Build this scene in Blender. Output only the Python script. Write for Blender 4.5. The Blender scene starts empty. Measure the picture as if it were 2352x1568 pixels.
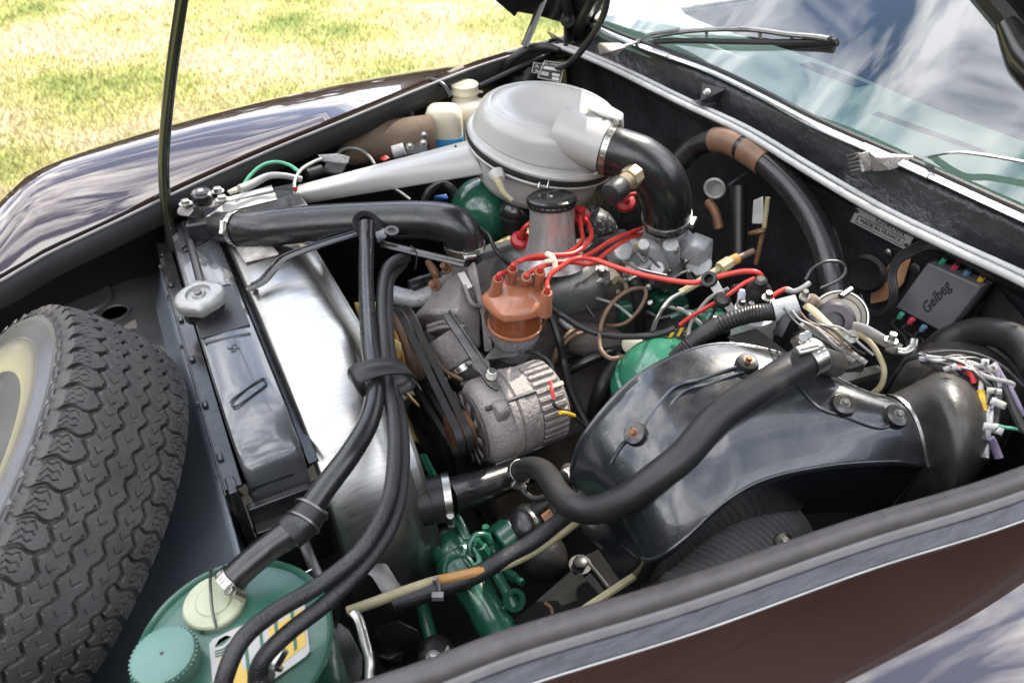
import bpy, bmesh, math, random
import numpy as np
from mathutils import Vector as V, Matrix

random.seed(4)
np.random.seed(4)
SC = bpy.context.scene
COL = SC.collection
PI = math.pi

# ------------------------------------------------------------------ camera, sky, sun, exposure
PITCH, YAW, CAMH = math.radians(38.5), math.radians(27.5), 1.5
cam = bpy.data.cameras.new('camera')
cam_o = bpy.data.objects.new('camera', cam)
COL.objects.link(cam_o)
cam.sensor_width = 36
cam.lens = 36 * 1850 / 2560
cam.clip_start, cam.clip_end = 0.02, 800
cam_o.location = (0, 0, CAMH)
cam_o.rotation_euler = (PI / 2 - PITCH, 0, -YAW)
cam.dof.use_dof = True
cam.dof.focus_distance = 1.15
cam.dof.aperture_fstop = 5.6
SC.camera = cam_o

SUN_DIR = V((0.86, 0.51, 0)).normalized() * math.cos(math.radians(46)) + V((0, 0, math.sin(math.radians(46))))
world = bpy.data.worlds.new('World')
SC.world = world
world.use_nodes = True
wn, wl = world.node_tree.nodes, world.node_tree.links
wn.clear()
sky = wn.new('ShaderNodeTexSky')
sky.sky_type = 'NISHITA'
sky.sun_disc = False
sky.dust_density = 0.2
sky.ozone_density = 1.1
sky.sun_elevation = math.asin(SUN_DIR.z)
sky.sun_rotation = math.atan2(SUN_DIR.x, SUN_DIR.y)
bg = wn.new('ShaderNodeBackground')
bg.inputs['Strength'].default_value = 0.15
wo = wn.new('ShaderNodeOutputWorld')
tc = wn.new('ShaderNodeTexCoord')
mp = wn.new('ShaderNodeMapping')
mp.inputs['Scale'].default_value = (1.0, 2.0, 1.6)
mp.inputs['Rotation'].default_value = (0.3, 0.2, 0.9)
mp.inputs['Location'].default_value = (1.7, 4.1, 2.2)
nz = wn.new('ShaderNodeTexNoise')
nz.inputs['Scale'].default_value = 3.2
nz.inputs['Detail'].default_value = 9
nz.inputs['Roughness'].default_value = 0.55
nz.inputs['Distortion'].default_value = 0.7
rp = wn.new('ShaderNodeValToRGB')
rp.color_ramp.elements[0].position = 0.42
rp.color_ramp.elements[1].position = 0.60
mx = wn.new('ShaderNodeMix')
mx.data_type = 'RGBA'
mx.inputs['B'].default_value = (13.0, 13.2, 13.8, 1)
wl.new(tc.outputs['Generated'], mp.inputs['Vector'])
wl.new(mp.outputs['Vector'], nz.inputs['Vector'])
wl.new(nz.outputs['Fac'], rp.inputs['Fac'])
wl.new(rp.outputs['Color'], mx.inputs['Factor'])
wl.new(sky.outputs['Color'], mx.inputs['A'])
wl.new(mx.outputs['Result'], bg.inputs['Color'])
wl.new(bg.outputs['Background'], wo.inputs['Surface'])

sun = bpy.data.lights.new('sun', 'SUN')
sun.energy = 2.6
sun.angle = math.radians(0.5)
sun.color = (1.0, 0.95, 0.87)
sun_o = bpy.data.objects.new('sun', sun)
COL.objects.link(sun_o)
sun_o.location = (3, 2, 6)
sun_o.rotation_euler = SUN_DIR.to_track_quat('Z', 'Y').to_euler()

SC.view_settings.view_transform = 'Standard'
SC.view_settings.look = 'None'
SC.view_settings.exposure = 1.62
SC.view_settings.use_white_balance = True
SC.view_settings.white_balance_temperature = 6900
SC.view_settings.white_balance_tint = 10
SC.view_settings.gamma = 1
SC.cycles.use_denoising = True
SC.cycles.max_bounces = 8

# ------------------------------------------------------------------ measuring the photograph
FP = 1850 / 1.08844
_Fh = (math.sin(YAW), math.cos(YAW))
_R = (math.cos(YAW), -math.sin(YAW))


def D(x, y, z=None, d=None, X=None, Y=None):
    a, b = (x - 1176) / FP, (784 - y) / FP
    h, v = math.cos(PITCH) + b * math.sin(PITCH), -math.sin(PITCH) + b * math.cos(PITCH)
    r = V((_R[0] * a + _Fh[0] * h, _R[1] * a + _Fh[1] * h, v))
    if z is not None:
        d = (z - CAMH) / r.z
    elif X is not None:
        d = X / r.x
    elif Y is not None:
        d = Y / r.y
    return V((0, 0, CAMH)) + r * d


def K(c, r, x, y, **k):
    return D((0, 781, 1562)[c] + .33594 * x, (0, 514.5, 1044.6)[r] + .33594 * y, **k)


def KL(c, r, pts):
    """pts: (x, y, z) -> points on the plane z"""
    return [K(c, r, p[0], p[1], z=p[2]) for p in pts]


def DL(pts):
    return [D(p[0], p[1], z=p[2]) for p in pts]


# ------------------------------------------------------------------ mesh helpers
def perp(a):
    a = V(a).normalized()
    u = a.cross(V((0, 0, 1)))
    if u.length < 1e-3:
        u = a.cross(V((1, 0, 0)))
    u.normalize()
    return u, a.cross(u).normalized()


def spl(pts, n=6, closed=False):
    pts = [V(p) for p in pts]
    if len(pts) < 3 or n < 2:
        return pts
    out = []
    m = len(pts)
    for i in range(m if closed else m - 1):
        if closed:
            p0, p1, p2, p3 = pts[i - 1], pts[i], pts[(i + 1) % m], pts[(i + 2) % m]
        else:
            p1, p2 = pts[i], pts[i + 1]
            p0 = pts[i - 1] if i else p1 * 2 - p2
            p3 = pts[i + 2] if i + 2 < m else p2 * 2 - p1
        for k in range(n):
            t = k / n
            out.append(.5 * ((2 * p1) + (p2 - p0) * t + (2 * p0 - 5 * p1 + 4 * p2 - p3) * t * t + (3 * p1 - p0 - 3 * p2 + p3) * t ** 3))
    if not closed:
        out.append(pts[-1])
    return out


class MB:
    def __init__(s):
        s.v, s.f = [], []

    def add(s, vs, fs):
        o = len(s.v)
        s.v += [V(p) for p in vs]
        s.f += [[i + o for i in f] for f in fs]
        return s

    def tube(s, pts, r, n=12, sm=6, caps=True, closed=False, flat=1.0, up=None):
        """swept round (or flattened) section; r is a number or a list per control point"""
        m0 = len(pts)
        P = spl(pts, sm, closed)
        m = len(P)
        if isinstance(r, (list, tuple)):
            rr = [float(np.interp(i * (m0 - (0 if closed else 1)) / max(1, m - (0 if closed else 1)), range(len(r)), r)) for i in range(m)]
        else:
            rr = [r] * m
        vs, fs = [], []
        T0 = (P[1] - P[0]).normalized()
        u = V(up).normalized() if up is not None else perp(T0)[0]
        for i in range(m):
            a = P[(i + 1) % m] if (closed or i < m - 1) else P[i]
            b = P[i - 1] if (closed or i > 0) else P[i]
            T = (a - b).normalized()
            u = (u - T * u.dot(T)).normalized()
            w = T.cross(u)
            for k in range(n):
                t = 2 * PI * k / n
                vs.append(P[i] + u * (math.cos(t) * rr[i]) + w * (math.sin(t) * rr[i] * flat))
        for i in range(m if closed else m - 1):
            j = (i + 1) % m
            for k in range(n):
                l = (k + 1) % n
                fs.append((i * n + k, i * n + l, j * n + l, j * n + k))
        if caps and not closed:
            fs.append(tuple(range(n))[::-1])
            fs.append(tuple((m - 1) * n + k for k in range(n)))
        return s.add(vs, fs)

    def lathe(s, prof, o, ax, n=40, a0=0, a1=2 * PI, ref=None):
        ax = V(ax).normalized()
        o = V(o)
        if ref is not None:
            u = (V(ref) - ax * V(ref).dot(ax)).normalized()
            w = ax.cross(u)
        else:
            u, w = perp(ax)
        full = abs(a1 - a0 - 2 * PI) < 1e-6
        m = n if full else n + 1
        vs, fs = [], []
        for r, h in prof:
            for k in range(m):
                t = a0 + (a1 - a0) * k / n
                vs.append(o + ax * h + u * (r * math.cos(t)) + w * (r * math.sin(t)))
        for i in range(len(prof) - 1):
            for k in range(n):
                l = (k + 1) % m
                fs.append((i * m + k, i * m + l, (i + 1) * m + l, (i + 1) * m + k))
        if full:
            if prof[0][0] > 1e-5:
                fs.append(tuple(range(m))[::-1])
            if prof[-1][0] > 1e-5:
                fs.append(tuple((len(prof) - 1) * m + k for k in range(m)))
        return s.add(vs, fs)

    def cyl(s, a, b, r, r2=None, n=16):
        a, b = V(a), V(b)
        L = (b - a).length
        return s.lathe([(r, 0), (r if r2 is None else r2, L)], a, b - a, n)

    def box(s, c, sx, sy, sz, ax=None):
        c = V(c)
        X, Y, Z = ax if ax else (V((1, 0, 0)), V((0, 1, 0)), V((0, 0, 1)))
        vs = [c + X * (sx / 2 * i) + Y * (sy / 2 * j) + Z * (sz / 2 * k) for k in (-1, 1) for j in (-1, 1) for i in (-1, 1)]
        return s.add(vs, [(0, 2, 3, 1), (4, 5, 7, 6), (0, 1, 5, 4), (2, 6, 7, 3), (0, 4, 6, 2), (1, 3, 7, 5)])

    def hull(s, pts):
        bm = bmesh.new()
        for p in pts:
            bm.verts.new(p)
        r = bmesh.ops.convex_hull(bm, input=bm.verts)
        for g in set(r['geom_interior'] + r['geom_unused']):
            if isinstance(g, bmesh.types.BMVert):
                bm.verts.remove(g)
        bmesh.ops.dissolve_limit(bm, angle_limit=.06, verts=bm.verts, edges=bm.edges)
        bm.verts.index_update()
        s.add([v.co.copy() for v in bm.verts], [[v.index for v in f.verts] for f in bm.faces])
        bm.free()
        return s

    def loft(s, secs, closed=True, caps=True):
        n = len(secs[0])
        vs = [p for q in secs for p in q]
        fs = []
        for i in range(len(secs) - 1):
            for k in range(n if closed else n - 1):
                l = (k + 1) % n
                fs.append((i * n + k, i * n + l, (i + 1) * n + l, (i + 1) * n + k))
        if caps and closed:
            fs.append(tuple(range(n))[::-1])
            fs.append(tuple((len(secs) - 1) * n + k for k in range(n)))
        return s.add(vs, fs)

    def prism(s, poly, vec):
        poly = [V(p) for p in poly]
        vec = V(vec)
        return s.loft([poly, [p + vec for p in poly]])

    def sphere(s, c, r, n=28, ax=(0, 0, 1), sq=1.0):
        return s.lathe([(r * math.sin(PI * i / n), -r * sq * math.cos(PI * i / n)) for i in range(n + 1)], c, ax, n)

    def bolt(s, c, ax, r=.007, h=.006):
        ax = V(ax).normalized()
        s.lathe([(r * 1.5, 0), (r * 1.5, h * .2)], c, ax, 16)
        return s.lathe([(r, h * .2), (r, h), (r * .8, h * 1.12), (0, h * 1.12)], c, ax, 6)


OFF = {}


def _finish(o, label, cat, group, kind):
    if label:
        o['label'] = label
    if cat:
        o['category'] = cat
    if group:
        o['group'] = group
    if kind:
        o['kind'] = kind


def thing(name, label, cat, loc, group=None):
    o = bpy.data.objects.new(name, None)
    o.empty_display_size = .05
    COL.objects.link(o)
    o.location = V(loc)
    OFF[o] = V(loc)
    _finish(o, label, cat, group, None)
    return o


def build(name, mb, mat, parent=None, bev=0, seg=2, ang=38, label=None, cat=None, group=None, kind=None, sub=0, solid=0, flat=False):
    if parent is not None:
        L = OFF[parent]
    else:
        lo = [min(p[i] for p in mb.v) for i in range(3)]
        hi = [max(p[i] for p in mb.v) for i in range(3)]
        L = V(((lo[0] + hi[0]) / 2, (lo[1] + hi[1]) / 2, lo[2]))
    me = bpy.data.meshes.new(name)
    me.from_pydata([tuple(p - L) for p in mb.v], [], mb.f)
    me.validate()
    bm = bmesh.new()
    bm.from_mesh(me)
    bmesh.ops.recalc_face_normals(bm, faces=bm.faces)
    bm.to_mesh(me)
    bm.free()
    if not flat:
        me.polygons.foreach_set('use_smooth', [True] * len(me.polygons))
        me.set_sharp_from_angle(angle=math.radians(ang))
    me.materials.append(mat)
    o = bpy.data.objects.new(name, me)
    COL.objects.link(o)
    OFF[o] = L
    if parent is not None:
        o.parent = parent
    else:
        o.location = L
    if solid:
        md = o.modifiers.new('solid', 'SOLIDIFY')
        md.thickness = solid
        md.offset = 0
    if bev:
        md = o.modifiers.new('bevel', 'BEVEL')
        md.width = bev
        md.segments = seg
        md.limit_method = 'ANGLE'
        md.angle_limit = math.radians(30)
        md.harden_normals = False
    if sub:
        md = o.modifiers.new('sub', 'SUBSURF')
        md.levels = md.render_levels = sub
    _finish(o, label, cat, group, kind)
    return o


def text(name, body, mat, parent, o, xdir, ydir, size, depth=.0006, shear=0, spacing=1.0, bold=0):
    cu = bpy.data.curves.new(name, 'FONT')
    cu.body = body
    cu.size = size
    cu.extrude = depth
    cu.shear = shear
    cu.space_character = spacing
    cu.align_x, cu.align_y = 'CENTER', 'CENTER'
    cu.offset = bold
    t = bpy.data.objects.new(name, cu)
    COL.objects.link(t)
    bpy.context.view_layer.update()
    me = bpy.data.meshes.new_from_object(t)
    bpy.data.objects.remove(t)
    X = V(xdir).normalized()
    Z = X.cross(V(ydir)).normalized()
    Y = Z.cross(X)
    L = OFF[parent]
    M = Matrix((X, Y, Z)).transposed().to_4x4()
    M.translation = V(o) - L
    me.transform(M)
    me.name = name
    me.materials.clear()
    me.materials.append(mat)
    ob = bpy.data.objects.new(name, me)
    COL.objects.link(ob)
    ob.parent = parent
    OFF[ob] = L
    return ob


def clamp(parent, c, ax, r, mat, w=.011, screw=(0, 0, 1)):
    """worm-drive hose clip: a band and its screw housing"""
    ax = V(ax).normalized()
    r += .0012
    b = MB().lathe([(r, -w / 2), (r + .0016, -w / 2), (r + .0016, w / 2), (r, w / 2), (r, -w / 2)], c, ax, 36)
    o = build('hose_clamp', b, mat, parent, bev=.0004)
    u = V(screw)
    u = (u - ax * u.dot(ax)).normalized()
    t = ax.cross(u)
    h = MB()
    p = V(c) + u * (r + .006)
    h.cyl(p - t * .011, p + t * .007, .0055, n=14)
    h.cyl(p + t * .007, p + t * .013, .0062, n=6)
    h.box(p - u * .004, w, .018, .005, (ax, t, u))
    for k in range(7):
        q = k * .22 + .35
        d = u * math.cos(q) + t * math.sin(q)
        h.box(V(c) + d * (r + .0019), w * .62, .0014, .0012, (ax, d.cross(ax), d))
    build('clamp_screw', h, mat, o, bev=.0005)
    return o


# ------------------------------------------------------------------ materials
def mat(name, col, rough=.5, metal=0., var=.2, scale=14, bump=0., bscale=90, spec=.5, coat=0., speck=0., speckcol=(.3, .28, .26),
        speckscale=220, dust=0., dustcol=(.30, .27, .23), rvar=.15, stretch=None, trans=0., edge=None, stain=0., staincol=(.1, .06, .03), sss=0., bdist=.0015):
    m = bpy.data.materials.new(name)
    m.use_nodes = True
    nt = m.node_tree
    N, Lk = nt.nodes, nt.links
    b = N['Principled BSDF']
    b.inputs['Metallic'].default_value = metal
    b.inputs['Specular IOR Level'].default_value = spec
    b.inputs['Coat Weight'].default_value = coat
    b.inputs['Coat Roughness'].default_value = .012
    tc = N.new('ShaderNodeTexCoord')
    vec = tc.outputs['Object']
    if stretch:
        mp = N.new('ShaderNodeMapping')
        mp.inputs['Scale'].default_value = stretch
        Lk.new(vec, mp.inputs['Vector'])
        svec = mp.outputs['Vector']
    else:
        svec = vec

    def noise(sc, det=5, v=None, ro=.55):
        n = N.new('ShaderNodeTexNoise')
        n.inputs['Scale'].default_value = sc
        n.inputs['Detail'].default_value = det
        n.inputs['Roughness'].default_value = ro
        Lk.new(v or vec, n.inputs['Vector'])
        return n.outputs['Fac']

    def mix(a, bcol, fac):
        x = N.new('ShaderNodeMix')
        x.data_type = 'RGBA'
        for s, val in (('A', a), ('B', bcol)):
            if isinstance(val, (tuple, list)):
                x.inputs[s].default_value = (*val[:3], 1)
            else:
                Lk.new(val, x.inputs[s])
        if isinstance(fac, (int, float)):
            x.inputs['Factor'].default_value = fac
        else:
            Lk.new(fac, x.inputs['Factor'])
        return x.outputs['Result']

    def ramp(fac, a, bb):
        r = N.new('ShaderNodeMapRange')
        r.inputs['From Min'].default_value = a
        r.inputs['From Max'].default_value = bb
        Lk.new(fac, r.inputs['Value'])
        return r.outputs['Result']

    lo = tuple(c * (1 - var) for c in col)
    hi = tuple(min(1, c * (1 + var)) for c in col)
    n1 = noise(scale, 6, svec)
    c = mix(lo, hi, ramp(n1, .3, .7))
    if stain:
        c = mix(c, staincol, ramp(noise(scale * .6, 7), .72 - stain * .3, .78))
    if speck:
        c = mix(c, speckcol, ramp(noise(speckscale, 3), .66 - .18 * speck, .72 - .1 * speck))
    rr = N.new('ShaderNodeMapRange')
    rr.inputs['To Min'].default_value = max(.02, rough - rvar * rough)
    rr.inputs['To Max'].default_value = min(1, rough + rvar * rough)
    Lk.new(noise(scale * 2.3, 5, svec), rr.inputs['Value'])
    rout = rr.outputs['Result']
    if dust:
        g = N.new('ShaderNodeNewGeometry')
        sp = N.new('ShaderNodeSeparateXYZ')
        Lk.new(g.outputs['Normal'], sp.inputs['Vector'])
        mm = N.new('ShaderNodeMath')
        mm.operation = 'MULTIPLY'
        Lk.new(ramp(sp.outputs['Z'], -.1, .9), mm.inputs[0])
        Lk.new(ramp(noise(scale * 1.7, 8, None, .7), .32, .75), mm.inputs[1])
        m2 = N.new('ShaderNodeMath')
        m2.operation = 'MULTIPLY'
        Lk.new(mm.outputs[0], m2.inputs[0])
        m2.inputs[1].default_value = dust
        c = mix(c, dustcol, m2.outputs[0])
        x = N.new('ShaderNodeMix')
        x.data_type = 'FLOAT'
        Lk.new(m2.outputs[0], x.inputs['Factor'])
        Lk.new(rout, x.inputs['A'])
        x.inputs['B'].default_value = .9
        rout = x.outputs['Result']
    Lk.new(c, b.inputs['Base Color'])
    Lk.new(rout, b.inputs['Roughness'])
    if bump:
        bp = N.new('ShaderNodeBump')
        bp.inputs['Strength'].default_value = min(1, bump)
        bp.inputs['Distance'].default_value = bdist
        Lk.new(noise(bscale, 4, svec), bp.inputs['Height'])
        Lk.new(bp.outputs['Normal'], b.inputs['Normal'])
    if trans:
        b.inputs['Transmission Weight'].default_value = trans
    if sss:
        b.inputs['Subsurface Weight'].default_value = sss
        b.inputs['Subsurface Radius'].default_value = (.02, .02, .015)
    return m


M = {}
M['paint'] = mat('brown_paint', (.027, .0128, .0105), .25, 0, .12, 6, 0, spec=.15, coat=1.0, rvar=.3)
M['paint'].node_tree.nodes['Principled BSDF'].inputs['Coat IOR'].default_value = 1.9
M['worn_rail'] = mat('worn_rail_paint', (.045, .044, .055), .34, 0, .45, 26, .5, 60, stretch=(1, 6, 6), stain=.22, staincol=(.02, .02, .025), bdist=.003)
M['seal'] = mat('rubber_seal', (.050, .043, .043), .42, 0, .2, 40, .25, 300, dust=.35, dustcol=(.14, .13, .13))
M['channel'] = mat('grey_channel', (.16, .155, .16), .5, 0, .15, 30, .1, 200, dust=.3, dustcol=(.25, .23, .22))
M['black_gloss'] = mat('black_enamel', (.013, .013, .014), .17, 0, .2, 20, .08, 40, spec=.6, dust=.10)
M['tank_black'] = mat('tank_black_paint', (.05, .051, .055), .24, 0, .2, 9, .05, 60, spec=.8, coat=.6, dust=.12, dustcol=(.16, .16, .17))
M['black_satin'] = mat('black_satin', (.012, .012, .014), .36, 0, .25, 18, .15, 90, dust=.10, dustcol=(.14, .13, .12))
M['black_matt'] = mat('black_undercoat', (.016, .0155, .016), .5, 0, .35, 9, .5, 60, dust=.15, dustcol=(.05, .046, .042))
M['chassis'] = mat('chassis_black', (.055, .054, .054), .30, 0, .3, 12, .3, 60, dust=.2, dustcol=(.09, .085, .08))
M['undercoat'] = mat('tar_coating', (.028, .0285, .032), .30, 0, .4, 12, 1.0, 46, dust=.2, dustcol=(.1, .09, .09), bdist=.005)
M['blower'] = mat('black_moulding', (.011, .0125, .0155), .20, 0, .3, 16, .10, 120, spec=.8, coat=.3, dust=.16, dustcol=(.10, .10, .105), rvar=.45, speck=.06, speckcol=(.12, .115, .11), speckscale=700, stain=.12, staincol=(.03, .03, .032))
M['rubber'] = mat('black_rubber', (.015, .0145, .015), .40, 0, .25, 25, .2, 220, dust=.12, dustcol=(.09, .082, .078), stain=.30, staincol=(.05, .047, .045), spec=.4)
M['rubber_shiny'] = mat('black_hose', (.011, .011, .012), .27, 0, .2, 20, .08, 180, spec=.6, dust=.07, dustcol=(.11, .10, .10), stain=.20, staincol=(.026, .025, .025), rvar=.5)
M['tyre'] = mat('tyre_rubber', (.040, .039, .039), .5, 0, .3, 16, .3, 260, dust=.5, dustcol=(.10, .088, .076), speck=.08, speckcol=(.16, .14, .12), speckscale=500)
M['filter'] = mat('grey_enamel', (.39, .38, .365), .33, 0, .07, 9, .05, 60, coat=.2, spec=.5, stain=.14, staincol=(.27, .26, .24), speck=.10, speckcol=(.16, .15, .13), speckscale=900)
M['alu'] = mat('brushed_aluminium', (.46, .45, .43), .34, 1, .16, 30, .12, 70, stretch=(.35, 14, 3), rvar=.5)
M['alu_dull'] = mat('cast_aluminium', (.25, .23, .22), .5, .3, .3, 20, .9, 130, speck=.5, speckcol=(.16, .14, .13), speckscale=520, dust=.25, dustcol=(.34, .30, .27), bdist=.004)
M['alu_pale'] = mat('pale_cast_alloy', (.25, .225, .212), .5, .15, .2, 24, .8, 170, speck=.55, speckcol=(.15, .135, .14), speckscale=480, stain=.25, staincol=(.24, .21, .19), bdist=.004)
M['carb'] = mat('zinc_alloy', (.40, .405, .41), .42, .25, .2, 25, .4, 150, speck=.3, speckcol=(.15, .14, .13), dust=.15, bdist=.004)
M['black_deep'] = mat('oily_black', (.008, .008, .0082), .8, 0, .4, 20, .3, 60, spec=.15)
M['cover'] = mat('dark_alloy_cover', (.13, .13, .128), .34, .6, .25, 12, .35, 110, speck=.25, speckcol=(.06, .055, .05))
M['filler'] = mat('filler_tube_alloy', (.42, .41, .40), .28, .6, .2, 10, .2, 90, stretch=(8, 8, .8))
M['block'] = mat('engine_casting', (.10, .085, .078), .7, .2, .4, 18, .9, 80, speck=.4, speckcol=(.05, .04, .035), bdist=.004)
M['steel'] = mat('zinc_steel', (.44, .43, .40), .30, 1, .2, 40, .15, 150, stain=.15, staincol=(.35, .27, .18))
M['steel_dark'] = mat('dark_steel', (.16, .155, .15), .38, .9, .3, 30, .2, 120, stain=.3, staincol=(.12, .07, .04))
M['chrome'] = mat('bright_trim', (.72, .72, .71), .16, 1, .1, 30, .05, 90, dust=.12)
M['capmetal'] = mat('pitted_alloy_cap', (.34, .335, .32), .42, .5, .15, 30, .9, 150, speck=.35, speckcol=(.3, .28, .25), speckscale=420)
M['copper_dark'] = mat('dark_brown_bakelite', (.20, .055, .020), .18, 0, .12, 16, .05, 90, coat=.5)
M['copper'] = mat('brown_bakelite', (.34, .125, .065), .30, 0, .14, 16, .08, 90, coat=.3, dust=.16, dustcol=(.52, .31, .2))
M['rust'] = mat('rusty_steel', (.23, .12, .07), .6, .5, .3, 30, .5, 120)
M['red'] = mat('red_lead', (.52, .030, .022), .33, 0, .15, 30, .05, 100, coat=.2, dust=.1, dustcol=(.5, .2, .16))
M['red_dull'] = mat('red_plastic', (.40, .018, .02), .4, 0, .15, 20)
M['green'] = mat('green_enamel', (.010, .082, .048), .22, 0, .22, 16, .25, 60, coat=.5, stain=.22, staincol=(.006, .035, .022), dust=.12, dustcol=(.1, .16, .12))
M['green_pale'] = mat('green_tank_paint', (.018, .105, .068), .24, 0, .25, 7, .1, 60, coat=.4, dust=.40, dustcol=(.17, .23, .20), stain=.15, staincol=(.02, .06, .04))
M['green_cap'] = mat('green_plastic_cap', (.10, .20, .165), .45, 0, .08, 20, .05, 90)
M['cream'] = mat('cream_plastic', (.62, .57, .44), .42, 0, .08, 10, .05, 60, sss=.25, stain=.1, staincol=(.5, .42, .27))
M['bluefluid'] = mat('blue_fluid', (.05, .30, .60), .25, 0, .1, 12, sss=.1)
M['cream_disc'] = mat('yellowed_nylon', (.40, .42, .29), .33, 0, .15, 14, .05, 60, sss=.2, stain=.3, staincol=(.45, .47, .25))
M['white'] = mat('white_card', (.44, .43, .41), .5, 0, .06, 20)
M['label_yellow'] = mat('yellow_print', (.62, .42, .08), .5, 0, .08, 20)
M['label_green'] = mat('green_print', (.03, .13, .075), .5, 0, .1, 20)
M['ink'] = mat('black_ink', (.02, .02, .02), .5, 0, .1, 20)
M['cardboard'] = mat('ribbed_paper_duct', (.15, .105, .072), .75, 0, .2, 20, .4, 80, dust=.3, dustcol=(.26, .21, .17))
M['brown_tape'] = mat('brown_tape', (.16, .085, .052), .4, 0, .2, 30, .1, 100)
M['straw'] = mat('old_beige_tube', (.34, .30, .18), .5, 0, .2, 30, .1, 100)
M['orange_tube'] = mat('amber_tube', (.42, .21, .055), .4, 0, .25, 20)
M['wire_black'] = mat('black_wire', (.02, .02, .022), .4, 0, .2, 30)
M['wire_grey'] = mat('grey_wire', (.26, .255, .25), .45, 0, .2, 30)
M['wire_brown'] = mat('brown_wire', (.14, .085, .055), .5, 0, .2, 30)
M['wire_green'] = mat('green_wire', (.05, .26, .16), .45, 0, .2, 30)
M['wire_violet'] = mat('violet_sleeve', (.15, .125, .19), .45, 0, .2, 30)
M['yellow'] = mat('yellow_plastic', (.62, .36, .03), .45, 0, .1, 30)
M['teal_tag'] = mat('green_plug', (.05, .30, .17), .45, 0, .1, 30)
M['pink_tag'] = mat('red_plug', (.55, .04, .09), .45, 0, .1, 30)
M['blue_tag'] = mat('blue_plug', (.12, .22, .36), .45, 0, .1, 30)
M['boxgrey'] = mat('grey_box_lid', (.12, .12, .128), .38, 0, .22, 9, .12, 120, dust=.3, dustcol=(.2, .19, .19))
M['plate'] = mat('alloy_plate', (.56, .56, .55), .38, .35, .15, 18, .1, 90, stain=.2, staincol=(.3, .28, .24))
M['dash'] = mat('grey_green_vinyl', (.24, .33, .29), .5, 0, .06, 10, .45, 420)
M['dash_dark'] = mat('dark_slot', (.02, .03, .027), .6, 0, .1, 20)
M['cloth'] = mat('dark_seat', (.02, .022, .028), .8, 0, .2, 30)
M['duct_grey'] = mat('grey_plastic_duct', (.12, .135, .155), .40, 0, .2, 5, .08, 160, speck=.06, speckcol=(.3, .3, .3), dust=.15, dustcol=(.1, .1, .1))
M['rust_orange'] = mat('orange_sealant', (.45, .24, .13), .75, 0, .3, 25, .8, 60, stain=.3, staincol=(.2, .1, .06))


def glass_mat():
    m = bpy.data.materials.new('windscreen_glass')
    m.use_nodes = True
    N, Lk = m.node_tree.nodes, m.node_tree.links
    N.clear()
    o = N.new('ShaderNodeOutputMaterial')
    t = N.new('ShaderNodeBsdfTransparent')
    t.inputs['Color'].default_value = (.80, .90, .87, 1)
    g = N.new('ShaderNodeBsdfGlossy')
    g.inputs['Roughness'].default_value = .012
    g.inputs['Color'].default_value = (.95, .97, 1, 1)
    f = N.new('ShaderNodeFresnel')
    f.inputs['IOR'].default_value = 1.52
    k = N.new('ShaderNodeMath')
    k.operation = 'MULTIPLY'
    k.inputs[1].default_value = 2.5
    k.use_clamp = True
    mxs = N.new('ShaderNodeMixShader')
    Lk.new(f.outputs[0], k.inputs[0])
    Lk.new(k.outputs[0], mxs.inputs['Fac'])
    Lk.new(t.outputs[0], mxs.inputs[1])
    Lk.new(g.outputs[0], mxs.inputs[2])
    Lk.new(mxs.outputs[0], o.inputs['Surface'])
    return m


M['glass'] = glass_mat()


def lawn_mat(blade=False):
    m = bpy.data.materials.new('grass_blade' if blade else 'lawn_soil')
    m.use_nodes = True
    N, Lk = m.node_tree.nodes, m.node_tree.links
    b = N['Principled BSDF']
    b.inputs['Roughness'].default_value = .7
    b.inputs['Specular IOR Level'].default_value = .25
    g = N.new('ShaderNodeNewGeometry')

    def noise(s, d=5):
        n = N.new('ShaderNodeTexNoise')
        n.inputs['Scale'].default_value = s
        n.inputs['Detail'].default_value = d
        Lk.new(g.outputs['Position'], n.inputs['Vector'])
        return n.outputs['Fac']
    r = N.new('ShaderNodeValToRGB')
    e = r.color_ramp.elements
    e[0].position, e[0].color = .33, (.14, .185, .042, 1)
    e[1].position, e[1].color = .58, (.46, .38, .25, 1)
    x = e.new(.46)
    x.color = (.34, .33, .105, 1)
    ad = N.new('ShaderNodeMath')
    ad.operation = 'ADD'
    mu = N.new('ShaderNodeMath')
    mu.operation = 'MULTIPLY_ADD'
    if blade:
        rnd = N.new('ShaderNodeAttribute')
        rnd.attribute_name = 'rnd'
        Lk.new(rnd.outputs['Fac'], mu.inputs[0])
        mu.inputs[1].default_value = .34
    else:
        Lk.new(noise(60, 4), mu.inputs[0])
        mu.inputs[1].default_value = .30
    mu.inputs[2].default_value = -.15
    Lk.new(noise(1.15, 6), ad.inputs[0])
    Lk.new(mu.outputs[0], ad.inputs[1])
    Lk.new(ad.outputs[0], r.inputs['Fac'])
    Lk.new(r.outputs['Color'], b.inputs['Base Color'])
    return m


M['lawn'] = lawn_mat()
M['blade'] = lawn_mat(True)

# ------------------------------------------------------------------ lawn
g = MB().add([(-400, -400, 0), (400, -400, 0), (400, 400, 0), (-400, 400, 0)], [(0, 1, 2, 3)])
build('lawn', g, M['lawn'], kind='structure', flat=True)


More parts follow.
